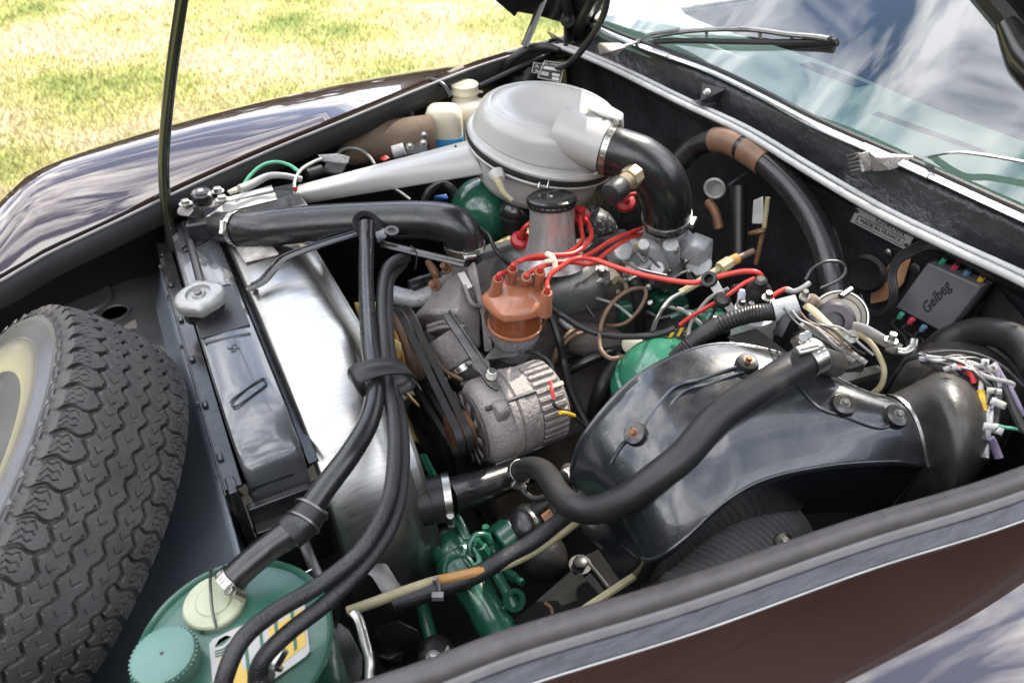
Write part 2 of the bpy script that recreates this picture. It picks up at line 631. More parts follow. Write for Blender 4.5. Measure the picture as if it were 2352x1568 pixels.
def grass():
    n = 170000
    # blades where the ground can be seen past the car
    px = np.random.uniform(-250, 1650, n)
    py = 784 - np.random.uniform(200, 1120, n)
    P = []
    for a, b in zip(px, py):
        q = D(a, b, z=0.0)
        if q.y > 2.05 or q.x < -1.15:
            P.append((q.x, q.y))
    P = np.array(P)
    m = len(P)
    ang = np.random.uniform(0, 2 * PI, m)
    lean = np.random.uniform(0, 2 * PI, m)
    h = np.random.uniform(.012, .042, m)
    dist = np.hypot(P[:, 0], P[:, 1])
    w = np.random.uniform(.0009, .0022, m) * (.6 + dist / 5)
    v = np.zeros((m, 3, 3))
    v[:, 0, 0] = P[:, 0] - np.cos(ang) * w
    v[:, 0, 1] = P[:, 1] - np.sin(ang) * w
    v[:, 1, 0] = P[:, 0] + np.cos(ang) * w
    v[:, 1, 1] = P[:, 1] + np.sin(ang) * w
    v[:, 2, 0] = P[:, 0] + np.cos(lean) * h * .6
    v[:, 2, 1] = P[:, 1] + np.sin(lean) * h * .6
    v[:, 2, 2] = h
    me = bpy.data.meshes.new('grass')
    me.vertices.add(m * 3)
    me.vertices.foreach_set('co', v.reshape(-1))
    me.loops.add(m * 3)
    me.loops.foreach_set('vertex_index', np.arange(m * 3))
    me.polygons.add(m)
    me.polygons.foreach_set('loop_start', np.arange(m) * 3)
    me.update(calc_edges=True)
    at = me.attributes.new('rnd', 'FLOAT', 'FACE')
    at.data.foreach_set('value', np.random.rand(m))
    me.materials.append(M['blade'])
    o = bpy.data.objects.new('grass', me)
    COL.objects.link(o)
    _finish(o, 'short sunlit lawn grass with straw patches beyond the car', 'grass', None, 'stuff')


grass()



def treeline():
    rng = np.random.default_rng(7)
    V_, F_ = [], []
    k = 0
    for i in range(90):
        a = 2 * PI * i / 90 + rng.uniform(-.02, .02)
        R0 = rng.uniform(26, 36)
        cx, cy, h = R0 * math.sin(a), R0 * math.cos(a), rng.uniform(9, 15)
        for j in range(150):
            d = rng.normal(size=3)
            d /= np.linalg.norm(d)
            r = rng.uniform(.75, 1.05)
            p = np.array([cx + d[0] * 2.6 * r, cy + d[1] * 2.6 * r, h * .52 + d[2] * h * .5 * r])
            e1, e2 = rng.normal(size=3) * .6, rng.normal(size=3) * .6
            V_ += [p - e1, p + e2, p + e1, p - e2]
            F_.append((k, k + 1, k + 2, k + 3))
            k += 4
    me = bpy.data.meshes.new('treeline')
    me.from_pydata([tuple(v) for v in V_], [], F_)
    me.materials.append(mat('tree_foliage', (.035, .06, .018), .7, 0, .5, 1.5))
    o = bpy.data.objects.new('treeline', me)
    COL.objects.link(o)
    _finish(o, 'far line of leafy trees around the lawn', 'trees', None, 'stuff')


treeline()

# ------------------------------------------------------------------ the car body
CYC = .935
car = thing('car', 'dark brown classic car with its hood raised over the open engine bay', 'car', (1.0, CYC, 0))


def sweep(path, prof, side):
    """open profile (n, z) carried along a path; n is measured outwards (side = -1 towards the camera)"""
    secs = []
    for i, p in enumerate(path):
        T = (path[min(i + 1, len(path) - 1)] - path[max(i - 1, 0)])
        T.z = 0
        T.normalize()
        n = V((-T.y, T.x, 0)) * side
        secs.append([p + n * a + V((0, 0, b)) for a, b in prof])
    return secs


near_pts = [V((-.80, .66, .70)), V((-.55, .52, .78)), V((-.28, .41, .83)), V((-.08, .355, .860))] + DL(
    [(940, 1560, .872), (1184, 1469, .876), (1571, 1353, .882), (1965, 1217, .89), (2352, 1096, .90)]) + [V((1.0, .19, .912)), V((1.3, .175, .925))]
near = spl(near_pts, 8)
nf = MB().loft(sweep(near, [(.0318, -.026), (.0328, -.0210), (.036, -.0200), (.07, -.0198), (.11, -.0202), (.15, -.0220), (.19, -.0260), (.228, -.0335), (.263, -.048), (.283, -.075), (.296, -.115), (.304, -.17), (.308, -.26), (.308, -.36), (.30, -.62)], -1), closed=False)
fender_near = build('fender', nf, M['paint'], car, solid=.002, label='near fender, dark brown paint reflecting sky')
rl = MB().loft(sweep(near, [(.0166, -.0112), (.0174, -.0138), (.024, -.0158), (.0312, -.0195), (.0322, -.026)], -1), closed=False)
build('fender_rail', rl, M['worn_rail'], fender_near)
ch = MB().loft(sweep(near, [(.008, -.006), (.0103, -.0035), (.0135, -.004), (.0155, -.0075), (.0166, -.0118)], -1), closed=False)
build('seal_channel', ch, M['channel'], fender_near)
sl = MB().tube(near[::2], .0115, 14, 2)
build('rubber_seal', sl, M['seal'], fender_near)
# bright edge line of the fender fold
build('fender_edge', MB().tube([s[0] for s in sweep(near[::2], [(.0332, -.0205)], -1)], .0014, 6, 2), M['plate'], fender_near)
iw = MB().loft(sweep(near, [(-.006, -.009), (-.016, -.02), (-.020, -.06), (.02, -.10), (.05, -.26), (.05, -.60)], -1), closed=False)
build('inner_wing', iw, M['black_matt'], car, solid=.003)

# far fender, from its opening lip over the crest to the outside
lip = DL([(0, 645, .80), (101, 586, .815), (262, 510, .835), (440, 425, .85), (620, 345, .868), (790, 276, .88), (996, 191, .885), (1147, 136, .885)])
crest = [D(0, 464, Y=1.50), D(60, 408, Y=1.53), D(165, 361, Y=1.565), D(373, 296, Y=1.625), D(605, 235, Y=1.68), D(790, 195, Y=1.72), D(949, 165, Y=1.76), D(1130, 133, Y=1.80)]
XS = np.concatenate([np.linspace(-.80, -.30, 12), np.linspace(-.28, 1.25, 48)])


def curve_at(pts, X, ext):
    xs = [p.x for p in ext] + [p.x for p in pts]
    ys = [p.y for p in ext] + [p.y for p in pts]
    zs = [p.z for p in ext] + [p.z for p in pts]
    o = np.argsort(xs)
    xs, ys, zs = np.array(xs)[o], np.array(ys)[o], np.array(zs)[o]
    k = np.interp(X, xs, np.arange(len(xs)))
    q = spl([V((a, b, c)) for a, b, c in zip(xs, ys, zs)], 8)
    i = np.searchsorted([p.x for p in q], X)
    i = min(max(i, 1), len(q) - 1)
    a, b = q[i - 1], q[i]
    t = 0 if b.x == a.x else (X - a.x) / (b.x - a.x)
    return a.lerp(b, t)


lip_ext = [V((-.80, 1.20, .68)), V((-.5, 1.27, .765)), V((1.25, 1.79, .90))]
crest_ext = [V((-.80, 1.36, .63)), V((-.50, 1.45, .73)), V((1.25, 1.83, .885))]
secs, lips = [], []
for X in XS:
    a, c = curve_at(lip, X, lip_ext), curve_at(crest, X, crest_ext)
    e = a + V((0, .012, .004))
    w = c.y - e.y
    dz = c.z - e.z
    lips.append(a)
    secs.append([e + V((0, 0, -.02)), e, e + V((0, .003, .003)), e + V((0, w * .25, dz * .38 + .004)), e + V((0, w * .5, dz * .68 + .006)), e + V((0, w * .78, dz * .92 + .003)), c,
                 c + V((0, .04, -.012)), c + V((0, .08, -.045)), c + V((0, .11, -.11)), c + V((0, .12, -.25)), c + V((0, .12, -.6))])
fender_far = build('fender', MB().loft(secs, closed=False), M['paint'], car, solid=.002, label='far fender, dark brown paint reflecting clouds')
build('opening_lip', MB().tube([p + V((0, -.004, .001)) for p in lips[::2]], .0032, 8, 2), M['channel'], fender_far)
build('rubber_seal', MB().tube([p + V((0, .006, -.006)) for p in lips[::2]], .006, 8, 2), M['black_satin'], fender_far)
build('inner_wing', MB().loft([[p + V((0, -.003, -.003)), p + V((0, .008, -.05)), p + V((0, .05, -.075)), p + V((0, .12, -.2)), p + V((0, .12, -.62))] for p in lips], closed=False), M['black_matt'], car, solid=.003)

# floor and panels of the bay
build('bay_floor', MB().box((.2, CYC, .20), 2.1, 2.0, .02), mat('oily_black_floor', (.004, .0038, .0035), .7, 0, .4, 10, .4, 40), car)
build('nose_panel', MB().box((-.82, CYC, .30), .02, .8, .26), M['black_matt'], car)
fw = MB().loft([[V((1.045, y, .912)), V((1.060, y, .89)), V((1.10, y, .86)), V((1.115, y, .76)), V((1.13, y, .60)), V((1.13, y, .2))] for y in np.linspace(.17, 1.80, 34)], closed=False)
fwl = build('firewall', fw, M['undercoat'], car, solid=.003)
# dark gusset at the near rear corner of the bay, behind the wiring
build('corner_gusset', MB().loft([[V((1.10, .50, z)), V((1.02, .36, z)), V((.98, .25, z)), V((.97, .215, z))] for z in (.86, .8, .7, .5)], closed=False), M['black_matt'], car, solid=.003)

# cowl: rubber seal, tarred scuttle trough, windscreen trim
cs = [V((.985, 1.70, .905))] + DL([(1290, 110, .92), (1400, 155, .922), (1562, 235, .922), (1700, 300, .922), (1840, 385, .92), (2000, 480, .918), (2160, 560, .918), (2352, 650, .917)]) + [V((1.03, .33, .915)), V((1.02, .2, .912))]
csp = spl(cs, 6)
ridge = mat('cowl_seal_painted_sheen', (.42, .42, .41), .3, 0, .15, 30, .2, 120, dust=.4, dustcol=(.6, .58, .56))  # black rubber; pale colour and dust layer stand in for bright top reflections
cw = build('cowl_seal', MB().tube(csp, .0062, 10, 1), ridge, car)
build('seal_lip', MB().tube([p + V((.0225, 0, -.0005)) for p in csp], .0052, 10, 1), ridge, cw)
tr = []
for p in csp:
    tr.append([p + V((.004, 0, -.006)), p + V((.025, 0, -.007)), p + V((.030, 0, -.022)), p + V((.045, 0, -.030)), p + V((.058, 0, -.016)), V((1.083, p.y, .955)), V((1.088, p.y, .972))])
build('scuttle', MB().loft(tr, closed=False), M['undercoat'], car, solid=.002)
wt = [V((1.12, 1.73, .96))] + DL([(1345, 45, .98), (1420, 85, .98), (1600, 150, .98), (1730, 210, .98), (1880, 288, .98), (2100, 385, .98), (2352, 500, .98)]) + [V((1.09, .3, .98)), V((1.14, .17, .975))]
wt = spl([V((p.x, p.y, .978)) for p in wt], 6)
ys = [p.y for p in wt]


def gx(y):
    return float(np.interp(-y, [-p.y for p in wt], [p.x for p in wt]))


GN = V((-.425, 0, .505)).normalized()


def gl(x, y, off=0.0):
    """photo point -> point on the windscreen plane"""
    p0 = V((1.085, 0, .985)) + GN * off
    r = D(x, y, d=1.0) - V((0, 0, CAMH))
    t = (p0 - V((0, 0, CAMH))).dot(GN) / r.dot(GN)
    return V((0, 0, CAMH)) + r * t


yy = np.linspace(.17, 1.72, 40)
gs = []
for y in yy:
    t = (y - CYC) / .78
    b = V((gx(y) + .006, y, .982))
    top = V((1.60 - .05 * t * t, CYC + (y - CYC) * .84, 1.405 - .03 * t * t))
    gs.append([b.lerp(top, k / 8) + GN * (.012 * math.sin(PI * k / 8)) for k in range(9)])
ws = build('windscreen', MB().loft(gs, closed=False), M['glass'], car)
build('windscreen_trim', MB().tube(wt, .0085, 10, 1, flat=.7), M['chrome'], ws)
build('windscreen_rubber', MB().tube([p + V((.011, 0, .005)) for p in wt], .006, 8, 1), M['rubber'], ws)
for a, b in ((.62, .80), (1.28, 1.36)):
    q = [p + V((-.002, 0, .0005)) for p in wt if a < p.y < b]
    build('trim_clip', MB().tube(q, .0095, 10, 1, flat=.75), M['steel'], ws)
# pillars and roof
for s in (-1, 1):
    y0, y1 = CYC + s * .79, CYC + s * .66
    pp = MB().tube([V((1.10, y0, .95)), V((1.30, CYC + s * .75, 1.14)), V((1.62, y1, 1.40))], .022, 12, 6)
    build('windscreen_pillar', pp, M['chrome'], car)
rf = []
for x in np.linspace(1.60, 3.0, 14):
    rf.append([V((x - .05 * (2 * t - 1) ** 2, CYC + (2 * t - 1) * .66, 1.41 + .06 * math.sin((x - 1.6) * 1.6) - .05 * (2 * t - 1) ** 2)) for t in np.linspace(0, 1, 14)])
build('roof', MB().loft(rf, closed=False), M['paint'], car, solid=.01)
# doors and cabin sides below the windows, so the cabin is closed
for s in (-1, 1):
    y = CYC + s * .86
    build('door', MB().loft([[V((x, y - s * .03, .93)), V((x, y, .80)), V((x, y + s * .01, .5)), V((x, y - s * .02, .25))] for x in (1.25, 1.8, 2.4, 3.0)], closed=False), M['paint'], car, solid=.01)
    build('door_card', MB().loft([[V((x, y - s * .045, .925)), V((x, y - s * .06, .80)), V((x, y - s * .06, .28))] for x in (1.26, 1.8, 2.4, 3.0)], closed=False), M['cloth'], car, solid=.01)
build('cabin_floor', MB().box((2.0, CYC, .26), 1.8, 1.6, .02), M['cloth'], car)

# dashboard with its demister slots
dz = .965
dsec = []
for y in np.linspace(.20, 1.68, 30):
    x0 = gx(y) + .02
    dsec.append([V((x0, y, .952)), V((x0 + .03, y, .956)), V((x0 + .05, y, dz)), V((x0 + .16, y, dz + .006)), V((x0 + .25, y, dz + .004)), V((x0 + .285, y, dz - .008)), V((x0 + .30, y, dz - .04)), V((x0 + .28, y, dz - .22))])
dash = build('dashboard', MB().loft(dsec, closed=False), M['dash'], car, solid=.004)
for a, b, r in (((2010, 262), (2260, 352), .013), ((1850, 150), (1980, 200), .022)):
    p, q = D(*a, z=dz + .005), D(*b, z=dz + .005)
    build('demister_slot', MB().tube([p, p.lerp(q, .5), q], [r, r * 1.05, r], 14, 4, flat=.28, up=(q - p).cross(V((0, 0, 1)))), M['dash_dark'], dash)
stm = MB()
stc = V((1.62, .60, 1.0))
sax = V((-.75, 0, .65))
u, w = perp(sax)
stm.tube([stc + u * .19 * math.cos(t) + w * .19 * math.sin(t) for t in np.linspace(0, 2 * PI, 24, endpoint=False)], .012, 10, 2, closed=True)
stm.tube([stc + w * .19, stc + w * .05 - sax * .06, stc - sax * .3], .014, 10, 5)
build('steering_wheel', stm, M['rubber'], car)
for yc in (.60, 1.27):
    st = MB()
    st.loft([[V((2.0 + .05 * k + x, yc + y, .45 + .09 * k)) for x, y in ((-.06, -.22), (-.08, 0), (-.06, .22), (.06, .22), (.08, 0), (.06, -.22))] for k in range(7)])
    st.box((1.85, yc, .45), .5, .48, .14)
    build('seat', st, M['cloth'], car, bev=.03, seg=3)

# wipers
wp = thing('wiper', 'far windscreen wiper with grey metal blade', 'wiper', D(1396, 120, z=.97), 'windscreen wipers')
wp['label'] = 'far windscreen wiper lying across the middle of the glass'
hd = MB()
hd.hull([D(1372, 105, z=.975), D(1378, 128, z=.965), D(1415, 132, z=.965), D(1440, 108, z=.985), D(1425, 98, z=.99), D(1375, 98, z=.985), D(1400, 120, z=.99)])
build('wiper_head', hd, M['alu_pale'], wp, bev=.003)
ap = [D(1425, 108, z=.985), gl(1462, 96, .02), gl(1490, 80, .024), gl(1560, 67, .026)]
build('wiper_arm', MB().tube(ap, [.006, .005, .004, .0035], 8, 5, flat=.5), M['steel_dark'], wp)
bl = build('wiper_blade', MB().tube([gl(x, y, .006) for x, y in ((1480, 98), (1562, 94), (1680, 96), (1800, 97), (1922, 95))], .0058, 8, 4), M['rubber'], wp)
br = MB()
for seq in (((1500, 84), (1562, 74), (1640, 68), (1720, 68), (1760, 72)), ((1700, 66), (1760, 72), (1815, 80), (1870, 84), (1905, 90))):
    br.tube([gl(x, y, .016) for x, y in seq], .0085, 8, 4, flat=.6)
for x, y in ((1512, 90), (1622, 82), (1745, 86), (1818, 88), (1900, 91)):
    br.tube([gl(x, y - 10, .015), gl(x + 2, y + 5, .006)], .0035, 6, 1)
build('blade_bridge', br, M['steel_dark'], bl)

wp = thing('wiper', 'near windscreen wiper arm with a worn spring head beside the scuttle', 'wiper', D(1965, 385, z=.95), 'windscreen wipers')
hd = MB()
hd.hull([D(1972, 352, z=.985), D(1995, 346, z=.99), D(2006, 392, z=.965), D(1975, 398, z=.955), D(1960, 385, z=.955), D(1962, 360, z=.97)])
hd.hull([D(1994, 348, z=.99), D(2010, 362, z=.99), D(2060, 368, z=.985), D(2124, 358, z=.99), D(2126, 367, z=.985), D(2040, 392, z=.97), D(2002, 396, z=.962)])
build('wiper_head', hd, M['alu_pale'], wp, bev=.002)
sp = MB()
for k in range(5):
    sp.cyl(D(1946 + k * 2, 360 + k * 9, z=.962), D(1974 + k * 2, 354 + k * 9, z=.978), .0032, n=8)
build('spring', sp, M['steel_dark'], wp)
build('wiper_arm', MB().tube([D(2124, 362, z=.988), gl(2190, 350, .03), gl(2260, 356, .03), gl(2352, 372, .03), gl(2470, 395, .03)], .0058, 8, 5, flat=.45), M['steel'], wp)

# small bracket in the scuttle
sb = MB()
sb.hull([D(1608, 232, z=.94), D(1650, 240, z=.93), D(1668, 205, z=.965), D(1612, 190, z=.965)])
sb.hull([D(1585, 232, z=.935), D(1612, 246, z=.93), D(1650, 238, z=.935), D(1620, 226, z=.94)])
o = build('scuttle_bracket', sb, M['black_satin'], car, bev=.001)
build('bolt', MB().bolt(D(1624, 212, z=.958), (-.5, -.2, .8), .005), M['steel'], o)

# hood, swung up on its rear hinges
TH = math.radians(65)
AX = V((1.08, CYC, .97))
SD, ND = V((-math.cos(TH), 0, math.sin(TH))), V((math.sin(TH), 0, math.cos(TH)))


def hood_pt(t, u, h=0.0):
    s0 = .46 - .51 * abs(t) ** 1.55
    s1 = 1.52 - .28 * t * t
    s = s0 + (s1 - s0) * u
    w = .745 - .02 * s - .13 * s * s
    crown = .075 * (1 - abs(t) ** 2.4) * (1 - .35 * u) - .10 * u ** 4
    return AX + SD * s + V((0, t * w, 0)) + ND * (crown - .02 + h)


tt = np.linspace(-1, 1, 33)
hp = MB().loft([[hood_pt(t, u) for t in tt] for u in np.linspace(0, 1, 22)], closed=False)
hood = build('hood', hp, M['paint'], car, solid=.002)
inn = MB().loft([[hood_pt(t * .985, .01 + u * .97, -.010) for t in tt] for u in np.linspace(0, 1, 22)], closed=False)
build('inner_panel', inn, M['black_satin'], hood)
rim = [hood_pt(t, .015, -.022) for t in tt] + [hood_pt(.965, u, -.022) for u in np.linspace(.1, .9, 9)] + [hood_pt(t, .97, -.022) for t in tt[::-1]] + [hood_pt(-.965, u, -.022) for u in np.linspace(.9, .1, 9)]
build('edge_frame', MB().tube(rim, .016, 8, 2, closed=True), M['black_satin'], hood)
for t in (-.45, 0, .45):
    build('rib', MB().tube([hood_pt(t, u, -.024) for u in np.linspace(.03, .95, 8)], .02, 8, 3, flat=.6), M['black_satin'], hood)
# hinge arms at the far corner and stay bar
hg = MB()
hg.tube([D(1304, 104, Y=1.66), D(1302, 62, Y=1.665), D(1304, 40, Y=1.67)], .013, 10, 4, flat=.5)
hg.cyl(D(1304, 46, Y=1.655), D(1304, 46, Y=1.685), .019, n=18)
hg.hull([D(1296, 98, Y=1.64), D(1318, 98, Y=1.64), D(1322, 112, Y=1.64), D(1290, 112, Y=1.64), D(1305, 105, Y=1.70), D(1320, 112, Y=1.7)])
build('hood_hinge', hg, M['black_gloss'], car, bev=.001)
build('bolt', MB().bolt(D(1304, 46, Y=1.654), (0, -1, 0), .007), M['steel_dark'], car)
hb = MB()
a, b = D(1256, -20, Y=1.70), D(1205, 106, Y=1.68)
hb.tube([a, a.lerp(b, .5), b], .013, 8, 2, flat=.45)
build('hood_stay', hb, M['black_gloss'], car)
gus = MB()
gus.prism([D(1128, -6, Y=1.73), D(1182, 40, Y=1.72), D(1190, 29, Y=1.72), D(1230, 36, Y=1.715), D(1290, 52, Y=1.70), D(1326, 62, Y=1.68), D(1345, 46, Y=1.66), D(1322, -8, Y=1.66)], (0.004, .02, .01))
build('corner_plate', gus, M['black_gloss'], hood, bev=.002)
hgn = MB().tube([V((1.06, CYC - .73, .92)), V((1.05, CYC - .735, .97)), hood_pt(-.93, .1, -.02)], .013, 10, 4, flat=.5)
build('hood_hinge', hgn, M['black_gloss'], car)
# shiny rolled stop at the near corner of the hood
ns = MB()
q = [hood_pt(-.52, .02, -.03), hood_pt(-.58, .03, -.045), hood_pt(-.64, .05, -.05), hood_pt(-.70, .06, -.045)]
ns.tube(q, [.012, .022, .026, .02], 12, 5)
build('hood_stop', ns, M['black_gloss'], hood)

# far corner rubber arch where the cowl seal curls round
arch = MB().tube([K(1, 0, 1130, 470, z=.86), K(1, 0, 1190, 400, z=.89), K(1, 0, 1300, 335, z=.912), K(1, 0, 1420, 325, z=.922), K(1, 0, 1500, 345, z=.92)], [.012, .016, .016, .013, .009], 12, 6, flat=.8)
build('corner_seal', arch, M['rubber'], car)

# ------------------------------------------------------------------ spare wheel
def spare_wheel():
    c = V((-.336, .915, .648))
    th, ph = -.087, .858
    a = V((-math.cos(th) * math.cos(ph), -math.sin(th) * math.cos(ph), math.sin(ph)))
    root = thing('spare_wheel', 'spare wheel with a patterned black tyre leaning in front of the radiator', 'wheel', c - V((0, 0, .24)))
    u, w = perp(a)
    NT, NQ, NP = 2300, 140, 58
    theta = np.linspace(0, 2 * np.pi, NT, endpoint=False)
    q = np.linspace(-1.3, 1.3, NQ)
    TH_, Q = np.meshgrid(theta, q, indexing='ij')
    ph_ = TH_ * NP / (2 * np.pi)
    W = .081
    aq = np.abs(Q)
    ex = np.clip(aq - 1, 0, 1)
    ax_ = np.sign(Q) * (np.minimum(aq, 1) * W + ex * .028 - ex ** 2 * .02)
    rad = .319 - np.minimum(aq, 1) ** 2.6 * .011 - ex * .062
    # pattern
    tri = lambda p: 4 * np.abs((p % 1) - .5) - 1
    sst = lambda d, h, e: np.clip((h + e - np.abs(d)) / e, 0, 1)
    depth = np.zeros_like(Q)
    w_ = Q * W
    for wi, pi_, hw in ((-.0440, 0, .0020), (-.0145, .5, .0018), (.0145, 0, .0018), (.0440, .5, .0020)):
        zz = np.clip(tri(ph_ + pi_) * 1.5, -1, 1)
        depth = np.maximum(depth, .0062 * sst(w_ - wi - .0046 * zz, hw * .85, .0010))
        for sg_, pk in ((1, .06), (-1, .56)):
            f = ((ph_ + pi_ + pk + .5) % 1) - .5
            dd_ = (w_ - wi) * sg_
            depth = np.maximum(depth, np.where((dd_ > 0) & (dd_ < .0068), .0038 * sst(f - dd_ * 9, .022, .02), 0))
    for s, p0 in ((1, .25), (-1, .75)):
        m = (w_ * s > .046)
        sh = np.clip((w_ * s - .046) / .035, 0, 1.4)
        f = ((ph_ + p0 + .10 * np.sin(sh * 7) + .22 * sh + .5) % 1) - .5
        hw = .022 + .12 * np.clip(sh - .45, 0, 1)
        depth = np.maximum(depth, np.where(m, .0075 * sst(f, hw, .05) * np.clip((1.28 - aq) * 9, 0, 1), 0))
        for k in (-.27, .0, .24):
            f2 = ((ph_ + p0 + .10 * np.sin(sh * 7) + .22 * sh + .5 + k + .5) % 1) - .5
            f2 = f2 + .07 * tri(sh * 3.2 + k)
            depth = np.maximum(depth, np.where((sh > .38) & (sh < .95), .0026 * sst(f2, .012, .016), 0))
    for wi, pi_ in ((-.030, .25), (.030, .75), (-.030, .75), (.030, .25), (0, 0)):
        d = w_ - wi
        f = ((ph_ + pi_ + .5) % 1) - .5
        depth = np.maximum(depth, .0026 * np.where(np.abs(d) < .006, sst(f + .10 * tri(d / .012), .012, .018), 0))
    # fine wear
    rad = rad - depth
    cu, su = np.cos(TH_), np.sin(TH_)
    P = (np.array(c - OFF[root])[None, None] + ax_[..., None] * np.array(a) + rad[..., None] * (cu[..., None] * np.array(u) + su[..., None] * np.array(w)))
    me = bpy.data.meshes.new('tread')
    idx = np.arange(NT * NQ).reshape(NT, NQ)
    A = idx[:, :-1]
    B = np.roll(idx, -1, 0)[:, :-1]
    Cc = np.roll(idx, -1, 0)[:, 1:]
    Dd = idx[:, 1:]
    F = np.stack([A, Dd, Cc, B], -1).reshape(-1, 4)
    me.vertices.add(NT * NQ)
    me.vertices.foreach_set('co', P.reshape(-1))
    me.loops.add(F.size)
    me.loops.foreach_set('vertex_index', F.reshape(-1))
    me.polygons.add(len(F))
    me.polygons.foreach_set('loop_start', np.arange(len(F)) * 4)
    me.update(calc_edges=True)
    me.polygons.foreach_set('use_smooth', [True] * len(F))
    me.set_sharp_from_angle(angle=math.radians(50))
    me.materials.append(M['tyre'])
    o = bpy.data.objects.new('tread', me)
    COL.objects.link(o)
    o.parent = root
    OFF[o] = OFF[root]
    # sidewalls
    re, xe = .319 - .011 - .3 * .062, W + .3 * .028 - .09 * .02
    for s in (1, -1):
        pr = [(re + .001, xe - .002), (.285, .0895), (.2835, .0905), (.282, .0898)]
        for k in range(14):
            r0 = .279 - k * .0022
            pr += [(r0, .0915 + k * .0001), (r0 - .0011, .0909 + k * .0001)]
        pr += [(.247, .0935), (.2455, .0925), (.235, .0935), (.222, .0925), (.206, .0890), (.192, .0825), (.182, .073), (.177, .064)]
        b = MB().lathe([(r, s * h) for r, h in pr], c, a, 160)
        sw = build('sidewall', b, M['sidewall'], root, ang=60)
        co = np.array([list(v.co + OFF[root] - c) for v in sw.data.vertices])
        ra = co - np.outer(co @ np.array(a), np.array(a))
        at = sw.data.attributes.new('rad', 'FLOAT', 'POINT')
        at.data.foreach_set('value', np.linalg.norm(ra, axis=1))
        # outline ridges below the shoulder blocks
        if s == 1:
            rb = MB()
            for k in range(NP):
                t0 = 2 * PI * (k + .02) / NP
                dt = 2 * PI / NP
                seq = [(.00, .2945), (.08, .286), (.5, .2845), (.78, .286), (.84, .2945)]
                rb.tube([c + a * (.0895 + (.2945 - r) * .12) + (u * math.cos(t0 + f * dt) + w * math.sin(t0 + f * dt)) * (r + .002) for f, r in seq], .0009, 5, 2)
            ro = build('shoulder_ridge', rb, M['tyre'], root)
            ro['kind'] = 'stuff'
    rm = MB().lathe([(.1765, .060), (.1795, .067), (.1790, .071), (.174, .0725), (.169, .069), (.165, .058), (.160, .042), (.150, .036), (.138, .040), (.115, .054), (.085, .058), (.06, .052), (0, .052)], c, a, 90)
    rim = build('rim', rm, M['rim'], root, ang=40)
    hb = MB()
    for k in range(5):
        t = 2 * PI * k / 5
        hb.bolt(c + a * .058 + (u * math.cos(t) + w * math.sin(t)) * .075, a, .009, .008)
    build('wheel_nut', hb, M['steel'], rim)


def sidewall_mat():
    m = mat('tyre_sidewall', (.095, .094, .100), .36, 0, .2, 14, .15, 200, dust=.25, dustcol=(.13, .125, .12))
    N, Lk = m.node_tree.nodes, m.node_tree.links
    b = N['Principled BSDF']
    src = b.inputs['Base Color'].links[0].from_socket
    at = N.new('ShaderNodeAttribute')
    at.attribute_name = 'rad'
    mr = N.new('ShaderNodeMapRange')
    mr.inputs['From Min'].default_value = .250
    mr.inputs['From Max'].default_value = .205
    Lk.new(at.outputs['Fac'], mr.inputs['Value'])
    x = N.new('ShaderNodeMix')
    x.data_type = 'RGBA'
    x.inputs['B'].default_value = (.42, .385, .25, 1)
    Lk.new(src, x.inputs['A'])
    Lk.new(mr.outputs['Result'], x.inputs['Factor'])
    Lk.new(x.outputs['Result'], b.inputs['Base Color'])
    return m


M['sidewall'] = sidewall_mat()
M['rim'] = mat('silver_rim_paint', (.60, .60, .57), .35, .2, .1, 10, .05, 80, dust=.2, dustcol=(.4, .38, .34))
spare_wheel()

# grey air duct between the wheel and the radiator
du = MB()
ds = []
for y in np.linspace(.46, 1.40, 16):
    ds.append([V((-.044, y, .715)), V((-.052, y, .69)), V((-.068, y, .655)), V((-.10, y, .615)), V((-.16, y, .565)), V((-.30, y, .49)), V((-.55, y, .43))])
du.loft(ds, closed=False)
build('air_duct', du, M['duct_grey'], solid=.004, label='smooth dark grey plastic air duct under the spare wheel', cat='air duct')
hp_ = MB().loft([[D(480, 1310, z=.60), D(492, 1240, z=.63), D(520, 1208, z=.64), D(548, 1212, z=.64), D(560, 1300, z=.60)], [D(470, 1400, z=.55), D(488, 1330, z=.58), D(520, 1290, z=.6), D(570, 1290, z=.6), D(590, 1400, z=.55)]], closed=False)
build('duct_hump', hp_, M['duct_grey'], bev=.004, solid=.004, label='small grey plastic hump beside the green tank', cat='air duct')

# ------------------------------------------------------------------ front chassis panel with its pressed dish
fp = thing('front_crossmember', 'black pressed chassis panel with round dish and holes beside the spare wheel', 'crossmember', (-.2, 1.30, .55))
pz = .655
pn = MB()
pn.loft([[V((-.62, y, pz + .02)), V((-.40, y, pz)), V((-.24, y, pz)), V((-.10, y, pz)), V((-.02, y, pz - .03)), V((.0, y, pz - .2))] for y in (1.20, 1.24, 1.33, 1.45, 1.60)], closed=False)
build('panel', pn, M['chassis'], fp, solid=.003)
dc = K(0, 1, 560, 520, z=pz + .004)
dr = MB().lathe([(.058, .0), (.054, .006), (.046, .002), (.035, -.004), (.012, -.006), (.0, -.006)], dc, (0, 0, 1), 40)
build('pressed_dish', dr, M['chassis'], fp)
build('slot', MB().tube([dc + V((-.012, 0, -.0045)), dc + V((.012, -.004, -.0045))], .0075, 10, 1, flat=.25, up=(0, 1, 0)), M['ink'], fp)
hc = K(0, 1, 785, 610, z=pz + .003)
build('hole_rim', MB().lathe([(.022, 0), (.024, .004), (.028, .004), (.030, 0)], hc, (0, 0, 1), 28), M['chassis'], fp)
build('hole', MB().lathe([(.022, .0012), (0, .0012)], hc, (0, 0, 1), 28), M['ink'], fp)
